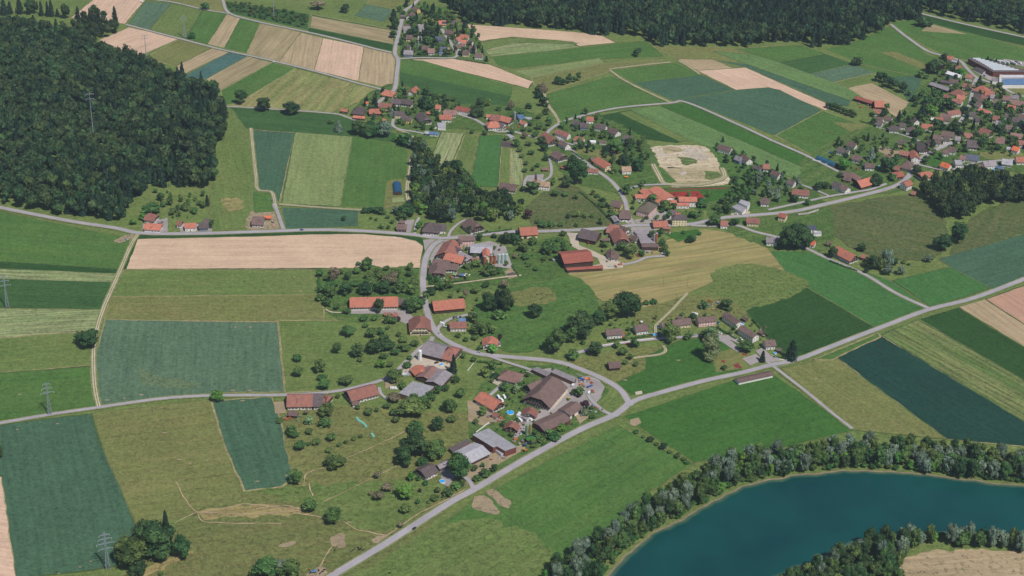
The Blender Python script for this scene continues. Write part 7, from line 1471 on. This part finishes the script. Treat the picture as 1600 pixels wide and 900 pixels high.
# ------------------------------------------------------------ vehicles
PAINT = {k: plain(n, lin(*c), .35, .03, .5, .6) for k, n, c in (('white', 'white paint', (228, 230, 232)), ('silver', 'silver paint', (170, 176, 184)), ('black', 'black paint', (34, 38, 46)), ('red', 'red paint', (170, 36, 34)), ('blue', 'blue paint', (40, 74, 148)), ('grey', 'grey paint', (96, 102, 112)), ('green', 'green paint', (38, 112, 70)), ('yellow', 'yellow paint', (222, 180, 44)), ('orange', 'orange paint', (226, 122, 44)))}
TYRE = plain('tyre rubber', lin(36, 36, 38), .9, .1); LAMP = plain('lamp glass', lin(230, 228, 220), .3, .05)
def car_meshes(kind):
    prof = {'car': [(-2.15, .35), (-2.15, .85), (-1.9, 1.0), (1.0, .98), (2.0, .8), (2.2, .6), (2.2, .35)], 'van': [(-2.6, .4), (-2.6, 2.3), (1.3, 2.3), (1.9, 1.5), (2.6, 1.15), (2.65, .4)]}[kind]
    hw = .88 if kind == 'car' else 1.0; b = MB(); n = len(prof)
    for s in (-1, 1): b.add([(x, s * hw, z) for x, z in prof], [tuple(range(n)) if s < 0 else tuple(range(n - 1, -1, -1))])
    b.add([(x, s * hw, z) for s in (-1, 1) for x, z in prof], [(i, i + n, (i + 1) % n + n, (i + 1) % n) for i in range(n)])
    g = MB()
    if kind == 'car':
        lo = [(-2.0, .95), (-1.5, 1.42), (.35, 1.45), (1.15, .95)]
        b.add([(x, y, z) for x, z in ((-1.45, 1.43), (.3, 1.46)) for y in (-.66, .66)], [(0, 2, 3, 1)])
        g.add([(x, s * (.84 if z < 1 else .66), z) for s in (-1, 1) for x, z in lo], [(0, 1, 2, 3), (7, 6, 5, 4), (0, 4, 5, 1), (2, 6, 7, 3)])
    else:
        g.add([(1.32, -.9, 2.2), (1.32, .9, 2.2), (1.93, .9, 1.5), (1.93, -.9, 1.5)], [(0, 1, 2, 3)]); g.add([(.4, -1.01, 1.4), (1.5, -1.01, 1.4), (1.2, -1.01, 2.0), (.4, -1.01, 2.0)], [(0, 1, 2, 3)]); g.add([(.4, 1.01, 1.4), (1.5, 1.01, 1.4), (1.2, 1.01, 2.0), (.4, 1.01, 2.0)], [(3, 2, 1, 0)])
    return b, g, hw
_cm = {}
wb = MB(); wb.add([(.33 * math.cos(a), -.11, .33 * math.sin(a)) for a in [i * .6283 for i in range(10)]] + [(.33 * math.cos(a), .11, .33 * math.sin(a)) for a in [i * .6283 for i in range(10)]], [(i, (i + 1) % 10, 10 + (i + 1) % 10, 10 + i) for i in range(10)] + [tuple(range(10)), tuple(range(19, 9, -1))])
WHEEL = bpy.data.meshes.new('wheel'); WHEEL.from_pydata(wb.v, [], wb.f); WHEEL.materials.append(TYRE)
hb_ = MB(); hb_.box(-.06, .03, -.16, .16, -.08, .08); HEAD = bpy.data.meshes.new('headlight'); HEAD.from_pydata(hb_.v, [], hb_.f); HEAD.materials.append(LAMP)
def car(x, y, x2, y2, col, kind='car', where=None):
    P = G(x, y, 0); Q = G(x2, y2, 0); a = math.atan2(Q.y - P.y, Q.x - P.x); key = (kind, col)
    if key not in _cm:
        b, g, hw = car_meshes(kind); me = bpy.data.meshes.new('body'); me.from_pydata(b.v, [], b.f); me.materials.append(PAINT[col]); gm_ = bpy.data.meshes.new('windows'); gm_.from_pydata(g.v, [], g.f); gm_.materials.append(M_GLASS); _cm[key] = (me, gm_)
    me, gm_ = _cm[key]; nm = 'parked_van' if kind == 'van' else 'car'; e = empty(nm, (P.x, P.y, .3)); e.rotation_euler = (0, 0, a)
    link('body', me, e); link('windows', gm_, e); k = 1.0 if kind == 'car' else 1.2
    for sx in (-1.35 * k, 1.35 * k):
        for sy in (-.82, .82): link('wheel', WHEEL, e, (sx, sy * (1 if kind == 'car' else 1.12), .33))
    for sy in (-.6, .6): link('headlight', HEAD, e, (2.2 if kind == 'car' else 2.65, sy, .68))
    tag(e, '%s %s' % (col, 'van' if kind == 'van' else 'passenger car'), where or place(x, y), 'van' if kind == 'van' else 'car', 'cars and vans', x, y)
for a in ((647.5, 826.5, 660, 818, 'black', 'car', 'driving alone on the long straight road'), (748, 551, 735, 548, 'silver', 'car', 'driving on the curving road'), (687, 522, 690, 530, 'silver', 'car', 'driving down the curving road'), (471.5, 360, 480, 360, 'blue', 'car', 'driving past the long ploughed field'),
    (682, 567.5, 688, 566, 'black'), (691, 507, 697, 509, 'white', 'van'), (695, 511, 700, 512, 'white'), (709, 497, 710, 494, 'black'), (713, 496, 714, 493, 'grey'), (719, 496, 720, 493, 'black'), (779, 622, 784, 628, 'white', 'van'), (784, 627, 789, 632, 'white', 'van'), (788, 621.5, 792, 627, 'white', 'van'), (795, 618, 798, 612, 'red'), (796, 624, 799, 620, 'black'), (777, 621, 779, 617, 'blue'),
    (895.5, 603, 898, 600, 'white', 'van'), (920.5, 615, 924, 609, 'white', 'van'), (829, 657, 833, 660, 'white', 'van'), (834, 653, 836, 657, 'white', 'van'), (813, 658, 817, 661, 'white', 'van'), (820, 658, 823, 661, 'black'), (1125, 521.5, 1130, 523, 'white'), (1158, 530.5, 1162, 534, 'white'), (1119, 514, 1122, 517, 'black'), (1123, 505, 1125, 509, 'blue'), (1086, 524, 1091, 523, 'silver'), (981, 538, 987, 537, 'red', 'car', 'parked on the terrace road'),
    (1030, 521, 1032, 524, 'blue'), (1031, 525, 1033, 527, 'blue'), (780, 391, 783, 388, 'black'), (969, 297, 970, 294, 'black'), (990, 294, 996, 296, 'black'), (425.5, 313, 428, 314, 'silver'), (198, 375, 201, 377, 'silver'), (941, 393, 944, 395, 'black'), (590, 142.5, 594, 140.5, 'blue'), (597, 141.5, 599, 140, 'grey'), (1000, 317, 1006, 318, 'white'), (1150, 335, 1154, 336, 'white'), (1158, 336, 1162, 337, 'silver'),
    (1403, 231.5, 1407, 233, 'grey'), (1419, 229, 1421, 226, 'white'), (1480, 236, 1484, 237, 'blue'), (1504, 257, 1507, 255, 'black'), (1543, 233, 1546, 234, 'white'), (1538, 119, 1541, 121, 'black'), (1567, 140, 1571, 142, 'black'), (1571, 143, 1574, 145, 'grey'), (1591, 235, 1594, 236, 'silver'), (621, 47, 622.5, 50, 'black'), (428, 97.5, 432, 96.5, 'white'), (535, 176, 537, 177, 'white'), (221, 3.4, 224, 4, 'white', 'van'),
    (1594, 100, 1596, 101, 'white', 'van'), (1588, 98, 1591, 99, 'grey', 'van'), (1035, 397, 1040, 398, 'white'), (1032, 390, 1036, 392, 'black'), (652, 205, 656, 206, 'grey'), (995, 334, 998, 331, 'silver'), (1044, 340, 1048, 341, 'white'), (735, 602, 739, 604, 'silver') if False else (868, 609, 871, 606, 'grey')):
    car(*a)
# lorry trailers behind the factory
for x, y in ((1558, 97.5), (1566, 99), (1572, 99.5), (1583, 100.5)):
    P = G(x, y); Q = G(x + 6, y + 2.4); e = empty('lorry_trailer', (P.x, P.y, 0)); e.rotation_euler = (0, 0, math.atan2(Q.y - P.y, Q.x - P.x)); mb = MB(); mb.box(-6, 6, -1.25, 1.25, 1.2, 3.9); mb.obj('box', ROOF['wh'], e); mb = MB(); mb.box(-5.8, 5.8, -.6, .6, .9, 1.2); mb.obj('chassis', M_WOOD, e)
    for sx in (-4.8, -3.6, 4.2):
        for sy in (-1, 1): link('wheel', WHEEL, e, (sx, sy, .45), 0, (1.3, 1.3, 1.3))
    tag(e, 'white lorry trailer parked behind the factory', place(x, y), 'trailer', 'lorry trailers', x, y)
def tractor(x, y, ang, col, desc):
    P = G(x, y); e = empty('tractor', (P.x, P.y, 0)); e.rotation_euler = (0, 0, ang); mb = MB(); mb.box(.2, 2.3, -.45, .45, .7, 1.5); mb.box(-1.2, .2, -.7, .7, .8, 1.3); mb.obj('body', PAINT[col], e)
    mb = MB(); mb.box(-1.1, .15, -.62, .62, 1.3, 2.3); mb.obj('windows', M_GLASS, e); mb = MB(); mb.box(-1.2, .25, -.7, .7, 2.3, 2.5); mb.obj('cab_roof', PAINT[col], e)
    for sx, k in ((-.9, 2.4), (1.7, 1.5)):
        for sy in (-.85, .85): link('wheel', WHEEL, e, (sx, sy, .33 * k), 0, (k, k, k))
    tag(e, desc, place(x, y), 'tractor', 'tractors and machines', x, y)
tractor(888, 624, .8, 'yellow', 'yellow loader tractor in the yard of the great farmhouse'); tractor(831, 699, .9, 'red', 'red farm machine beside the round tank'); tractor(692, 729, .6, 'red', 'red tractor by the small grey shed'); tractor(919, 380.5, .2, 'red', 'red tractor under the dark barn eave'); tractor(928, 380.8, .2, 'red', 'second red machine under the dark barn eave'); tractor(846, 587, .3, 'orange', 'orange machine beside the low grey shed'); tractor(820, 705, .4, 'orange', 'orange wagon beside the straight road'); tractor(904, 620, .6, 'red', 'red digger beside the yard trees'); tractor(819, 697, .2, 'blue', 'blue wagon beside the round tank')
# market like row of garden canopies, tarps
def canopy(x, y, w, d, h, ang, m, desc, name='canopy'):
    P = G(x, y); e = empty(name, (P.x, P.y, 0)); e.rotation_euler = (0, 0, ang); mb = MB(); mb.add([(-w / 2, -d / 2, h), (w / 2, -d / 2, h), (w / 2, d / 2, h), (-w / 2, d / 2, h), (0, 0, h + .9)], [(0, 1, 4), (1, 2, 4), (2, 3, 4), (3, 0, 4), (3, 2, 1, 0)]); mb.obj('sheet', m, e)
    for sx in (-1, 1):
        for sy in (-1, 1): mb = MB(); mb.cyl(sx * w * .47, sy * d * .47, 0, h, .05, n=5); mb.obj('leg', STEEL, e)
    tag(e, desc, place(x, y), 'canopy', 'garden canopies', x, y)
canopy(711, 431, 5, 6, 2.4, -.5, MOSS, 'green garden canopy'); canopy(716.5, 431, 4, 6, 2.4, -.5, ROOF['br'], 'brown garden canopy'); canopy(722, 432, 5, 6, 2.6, -.5, ROOF['bl'], 'pale blue garden canopy'); canopy(729.5, 432.5, 6, 6, 2.4, -.4, WALL['w'], 'white pointed garden tent')
canopy(685, 435, 4, 3, 2, 0, ROOF['pg'], 'small pale canopy'); canopy(688, 439, 4, 3, 2, 0, ROOF['pb'], 'small pinkish canopy'); canopy(978, 278, 5, 3, 2, .1, PAINT['orange'], 'bright orange canopy'); canopy(1299, 239.5, 6, 4, 1.6, -.3, PAINT['blue'], 'blue covered canopy')
canopy(1344, 158.5, 8, 5, 1.5, -.4, ROOF['bl'], 'blue grey tarpaulin canopy'); canopy(1355, 161.5, 8, 5, 1.8, -.4, MOSS, 'green tarpaulin canopy'); canopy(948, 636 - 0, 4, 3, 2, 0, ROOF['pg'], 'pale canopy') if False else None
canopy(909, 594, 6, 3, 1.8, -.4, PAINT['blue'], 'blue canopy'); canopy(916, 593, 4, 3, 1.6, .4, PAINT['orange'], 'orange canopy'); canopy(921, 605, 7, 2, 1.5, .7, PAINT['blue'], 'long blue skip canopy')
canopy(864, 407, 6, 3, 1.6, -1.0, GREY, 'grey trailer canopy'); canopy(871, 408, 6, 3, 1.6, -1.0, PAINT['green'], 'green tanker canopy'); canopy(876, 409, 5, 3, 1.6, -1.0, PAINT['green'], 'second green tanker canopy')
for x, y, w, d, m_, ds in ((959, 417, 13, 2.2, GRN, 'pale green wrapped bales in a row'), (958, 405, 12, 3, WHT, 'white wrapped bales in a row'), (617, 608, 10, 5, WHT, 'white wrapped bale heap'), (630, 586, 9, 4, WHT, 'white wrapped bale heap'), (638, 587, 6, 4, GRN, 'green wrapped bale heap'), (617, 377 - 5, 4, 3, WHT, 'white wrapped bale heap'), (1277, 252, 12, 2, WHT, 'white wrapped bale line'), (1292, 257, 6, 2, GRN, 'pale green bale line')):
    P = G(x, y); e = empty('wrapped_bales', (P.x, P.y, 0)); tag(e, ds, place(x, y), 'bales', 'wrapped bale heaps', x, y); e.rotation_euler = (0, 0, -.4 if y < 300 else 0)
    nb = max(2, int(w / 1.5))
    for i in range(nb):
        for j in range(max(1, int(d / 1.6))): mb = MB(); mb.cyl(0, 0, 0, 1.25, .68, .66, n=9); mb.obj('bale', m_, e, loc=((i - nb / 2) * 1.42 + random.uniform(-.08, .08), j * 1.45, 0))
# green covered silage sausage
P0 = [G(x, y) for x, y in ((557, 653), (560, 657), (566, 660), (570, 664), (572.5, 668), (581, 678), (584, 683))]; e = empty('silage_heap', tuple(P0[2])); mb = MB()
for i in range(len(P0) - 1):
    if i == 4: continue
    a, b_ = P0[i] - P0[2], P0[i + 1] - P0[2]; d = (b_ - a).normalized(); nn = Vector((-d.y, d.x, 0)); vs = []
    for q in (a, b_):
        for k in range(7): t = math.pi * k / 6; vs.append(tuple(q + nn * math.cos(t) * 1.5 + Vector((0, 0, math.sin(t) * 1.3))))
    mb.add(vs, [(k, k + 1, k + 8, k + 7) for k in range(6)] + [tuple(range(7)), tuple(range(13, 6, -1))])
mb.obj('cover', plain('green cover sheet', lin(120, 178, 160), .6, .15), e); tag(e, 'long thin pale green covered heap lying in the grass', place(566, 662), 'heap', 'covered heaps', 566, 662)
# ------------------------------------------------------------ cattle
def cow_mesh(graze):
    b = bmesh.new(); sk = b.verts.layers.skin.verify(); V = {}
    def v(n, co, r): x = b.verts.new(co); x[sk].radius = (r, r); V[n] = x
    v('p', (-.75, 0, 1.15), .34); v('m', (0, 0, 1.08), .42); v('c', (.65, 0, 1.12), .36); v('n', (1.05, 0, 1.2 if not graze else .95), .2); v('h', (1.4, 0, 1.35 if not graze else .45), .15); v('z', (1.72, 0, 1.2 if not graze else .2), .09)
    for a, c in (('p', 'm'), ('m', 'c'), ('c', 'n'), ('n', 'h'), ('h', 'z')): b.edges.new((V[a], V[c]))
    for s in (-1, 1):
        v('f1%d' % s, (.62, s * .22, .75), .14); v('f2%d' % s, (.6, s * .24, .38), .075); v('f3%d' % s, (.62, s * .24, .03), .07); v('r1%d' % s, (-.78, s * .24, .8), .17); v('r2%d' % s, (-.9, s * .26, .45), .08); v('r3%d' % s, (-.84, s * .26, .03), .07)
        for a, c in (('c', 'f1'), ('p', 'r1')): b.edges.new((V[a], V[c + str(s)]))
        for a, c in (('f1', 'f2'), ('f2', 'f3'), ('r1', 'r2'), ('r2', 'r3')): b.edges.new((V[a + str(s)], V[c + str(s)]))
        v('e%d' % s, (1.32, s * .26, 1.42 if not graze else .55), .05); b.edges.new((V['h'], V['e%d' % s]))
    v('t1', (-1.12, 0, 1.05), .05); v('t2', (-1.2, 0, .5), .04); b.edges.new((V['p'], V['t1'])); b.edges.new((V['t1'], V['t2']))
    V['m'][sk].use_root = True; me = bpy.data.meshes.new('cow'); b.to_mesh(me); b.free(); o = bpy.data.objects.new('cow', me); COL.objects.link(o); md = o.modifiers.new('s', 'SKIN'); md.use_smooth_shade = True; o.modifiers.new('u', 'SUBSURF').levels = 1
    dg = bpy.context.evaluated_depsgraph_get(); r = bpy.data.meshes.new_from_object(o.evaluated_get(dg)); bpy.data.objects.remove(o); return r
def cow_mat(n, a, c, th):
    m, t, b = new_mat(n); tc = N(t, 'ShaderNodeTexCoord'); f = maprange(t, noise_node(t, tc.outputs['Object'], 1.3, 1, .4), th, th + .02, 0, 1); t.links.new(mix_col(t, f, a, c), b.inputs['Base Color']); return m
CM = [cow_mat('black and white hide', lin(30, 28, 30), lin(200, 196, 190), .6), cow_mat('red and white hide', lin(130, 66, 40), lin(196, 186, 172), .62), cow_mat('black hide', lin(28, 26, 28), lin(40, 36, 34), .6)]
CN = ['black and white cow', 'reddish brown cow', 'black cow']; base = [cow_mesh(False), cow_mesh(True)]; cms = {}
COWS = [(523, 861, 2, 1.2), (550, 862, 0, 1.0), (553, 859.5, 0, .6), (561, 860, 2, .2), (564, 858, 2, 1.5), (567, 860, 0, 0.1), (560, 857, 2, 2.8), (508, 879, 1, .1), (520, 893.5, 1, .8), (500, 897, 2, 1.0), (504, 894, 2, .2), (498, 892, 2, 2.2), (485, 896, 2, .7), (483, 891, 1, 2.9), (507, 891, 2, .3), (608.5, 896.5, 2, .1), (1262, 448, 1, 0),
        (846, 459, 1, .2), (855, 461.5, 1, 1.2), (839, 461, 2, .4), (1294, 207, 1, .3), (1297, 208.5, 1, .2), (1300, 207, 1, 1.3), (1301.5, 210.5, 0, .4), (1287, 208.5, 0, .2), (722, 201, 1, .1), (730, 202, 0, .4), (729.5, 207.5, 0, .9)]
for x, y, c, a in COWS:
    g = random.random() < .6; key = (g, c)
    if key not in cms: mm = base[int(g)].copy(); mm.materials.clear(); mm.materials.append(CM[c]); cms[key] = mm
    P = G(x, y); o = link('cow', cms[key], None, (P.x, P.y, .03), a); tag(o, CN[c] + (' grazing' if g else ' standing'), place(x, y), 'cow', 'cattle on the pastures', x, y)
canopy(490.5, 895, 5, 3, 2.2, .3, ROOF['bl'], 'pale blue roofed hay rack canopy among the cattle')
# white container beside the hall, small walls
P = G(779, 709); e = empty('container', (P.x, P.y, 0)); e.rotation_euler = (0, 0, -.9); mb = MB(); mb.box(-5.5, 5.5, -1.4, 1.4, 0, 3); mb.obj('body', WHT, e); mb = MB(); mb.box(-5.6, 5.6, -1.5, 1.5, 3, 3.15); mb.obj('roof', ROOF['pg'], e); mb = MB(); mb.box(4.9, 5.6, -1, 1, .2, 2.6); mb.obj('door', ROOF['pg'], e); tag(e, 'white container against the flat roofed hall', place(779, 709), 'container', 'containers', 779, 709)
def wall(pts, h, w, m, name, desc):
    L = [G(*p) for p in pts]; o0 = L[0]; mb = MB()
    for a, b_ in zip(L, L[1:]):
        d = (b_ - a).normalized(); nn = Vector((-d.y, d.x, 0)) * w / 2; a, b2 = a - o0, b_ - o0
        mb.add([tuple(q) for q in (a - nn, b2 - nn, b2 + nn, a + nn)] + [tuple(q + Vector((0, 0, h))) for q in (a - nn, b2 - nn, b2 + nn, a + nn)], [(0, 1, 5, 4), (1, 2, 6, 5), (2, 3, 7, 6), (3, 0, 4, 7), (4, 5, 6, 7)])
    o = mb.obj(name, m, None, loc=tuple(o0)); tag(o, desc, place(*pts[0]), 'wall', 'garden walls', *pts[0])
wall([(1205, 555), (1218, 562), (1232, 564), (1244, 562)], .9, .4, WALL['w'], 'garden_wall', 'low white garden wall at the junction'); wall([(940, 540), (985, 533.5), (1022, 529)], .9, .3, WALL['w'], 'garden_wall', 'pale retaining wall along the terrace road')
wall([(1247, 336), (1262, 334.5), (1279, 329)], 2.2, .5, plain('stone wall', lin(176, 170, 166), .9, .2), 'retaining_wall', 'pale stone retaining wall under the main street'); wall([(744, 676), (764, 661)], 1.2, .4, WALL['w'], 'garden_wall', 'white garden wall'); wall([(900, 585), (934, 597)], .9, .3, WALL['g'], 'garden_wall', 'thin grey wall on the verge of the curving road')
wall([(787, 668), (805, 659), (812, 652)], 1.0, .5, WALL['w'], 'garden_wall', 'white garden wall with pool terrace'); wall([(730, 580), (740, 568)], .8, .3, WALL['w'], 'garden_wall', 'short pale wall in the orchard')

# ------------------------------------------------------------ yard clutter: crates, log stacks, drums
def crate(x, y, kind, col, cn):
    P = G(x, y); a = random.uniform(0, 3.1); e = empty(kind, (P.x, P.y, .1)); e.rotation_euler = (0, 0, a)
    if kind == 'crate':
        s = random.uniform(.9, 1.6); h = random.uniform(.8, 1.4); mb = MB(); mb.box(-s, s, -s * .7, s * .7, 0, h); mb.obj('box', col, e)
        mb = MB(); mb.box(-s * 1.03, s * 1.03, -s * .73, s * .73, h, h + .08); mb.obj('lid', ROOF['gy'], e)
    elif kind == 'log_stack':
        mb = MB(); n = 5
        for r_ in range(3):
            for i in range(n - r_):
                y0 = (i - (n - r_) / 2) * .62; z0 = .3 + r_ * .52; vs = []
                for X in (-2.2, 2.2): vs += [(X, y0 + .3 * math.cos(t), z0 + .3 * math.sin(t)) for t in [k * 1.0472 for k in range(6)]]
                mb.add(vs, [(k, (k + 1) % 6, 6 + (k + 1) % 6, 6 + k) for k in range(6)] + [tuple(range(5, -1, -1)), tuple(range(6, 12))])
        mb.obj('logs', col, e)
    else:
        mb = MB(); mb.cyl(0, 0, 0, 1.2, .6, n=10); mb.obj('body', col, e); mb = MB(); mb.cyl(0, 0, 1.2, 1.28, .64, n=10); mb.obj('lid', GREY, e)
    tag(e, '%s %s' % (cn, kind.replace('_', ' ')), place(x, y), kind.replace('_', ' '), 'clutter in the farm yards', x, y)
CC = [(PAINT['blue'], 'blue'), (PAINT['orange'], 'orange'), (WHT, 'white'), (PAINT['green'], 'green'), (M_WOOD, 'dark wooden'), (RUST, 'brown wooden'), (GREY, 'grey'), (PAINT['red'], 'red')]
for cx, cy, rx, ry, n in ((918, 605, 14, 12, 16), (805, 664, 14, 7, 12), (812, 686, 12, 8, 10), (700, 437, 18, 5, 12), (640, 585, 14, 6, 8), (775, 710, 14, 8, 6), (700, 728, 8, 6, 4), (700, 392, 12, 6, 4), (955, 412, 16, 6, 6), (1010, 398, 14, 4, 6), (1040, 362, 14, 4, 5), (420, 350, 8, 6, 5), (250, 352, 10, 5, 4), (1120, 478, 14, 8, 8), (1190, 520, 10, 10, 6), (930, 638, 12, 6, 8), (775, 655, 14, 8, 8), (460, 652, 16, 6, 6), (1350, 163, 12, 5, 6), (1400, 236, 16, 6, 6), (1350, 262, 12, 5, 5), (800, 195, 14, 8, 6), (965, 524, 12, 5, 5), (1012, 520, 8, 5, 4)):
    for i in range(n):
        for t_ in range(12):
            x, y = cx + random.uniform(-rx, rx), cy + random.uniform(-ry, ry); P = G(x, y)
            if all((a - P.x) ** 2 + (b_ - P.y) ** 2 > (c * .75 + 1) ** 2 for a, b_, c in OCC): break
        else: continue
        k = random.choices(('crate', 'log_stack', 'drum'), (60, 20, 20))[0]; c, cn = random.choice(CC) if k != 'log_stack' else (RUST, 'brown')
        crate(x, y, k, c, cn)
# ------------------------------------------------------------ labels
def finish_labels():
    groups = {}
    for o, desc, where, px, py in TAGS: groups.setdefault((desc, where), []).append((o, px, py))
    ordn = ['first', 'second', 'third', 'fourth', 'fifth', 'sixth', 'seventh', 'eighth', 'ninth', 'tenth']
    for (desc, where), L in groups.items():
        if len(L) == 1: L[0][0]['label'] = '%s %s' % (desc, where); continue
        L.sort(key=lambda a: a[2]); nrow = max(1, math.ceil(len(L) / 8)); per = math.ceil(len(L) / nrow); rows = [L[i:i + per] for i in range(0, len(L), per)]
        for ri, row in enumerate(rows):
            row.sort(key=lambda a: a[1])
            for k, (o, px, py) in enumerate(row):
                n = len(row)
                pos = 'leftmost' if k == 0 else ('rightmost' if k == n - 1 else ordn[k] + ' from left')
                if len(rows) > 1: pos += ' in ' + ((ordn[ri] + ' row from the top') if ri < 10 else ('row %s from the bottom' % ordn[len(rows) - 1 - ri] if len(rows) - 1 - ri < 10 else 'a middle row'))
                if n == 1: pos = 'alone' + pos[8:]
                o['label'] = '%s %s, %s' % (desc, where, pos)
    for o, *_ in TAGS:
        w = o['label'].split()
        if len(w) > 16:
            w = [x for x in w if x not in ('the', 'a', 'and')]
            for x in ('with', 'gabled', 'in', 'along', 'row', 'right', 'hand', 'little'):
                while len(w) > 16 and x in w: w.remove(x)
            if len(w) > 16: print('LONG', ' '.join(w))
            o['label'] = ' '.join(w[:16])
finish_labels()
# ------------------------------------------------------------ haze of the air
hb = MB(); hb.box(-XW - 20, XW + 20, Y0 - 400, Y1 + 20, -14, HCAM + 25)
m = bpy.data.materials.new('summer air'); m.use_nodes = True; t = m.node_tree; t.nodes.clear()
vo = N(t, 'ShaderNodeVolumePrincipled'); vo.inputs['Color'].default_value = (0.66, 0.82, 1.0, 1); vo.inputs['Density'].default_value = 3.3e-5
vo.inputs['Anisotropy'].default_value = 0.0
mo = N(t, 'ShaderNodeOutputMaterial'); t.links.new(vo.outputs[0], mo.inputs['Volume'])
hz = hb.obj('haze', m); hz['kind'] = 'stuff'; hz['label'] = 'thin blue summer haze lying over the whole valley'
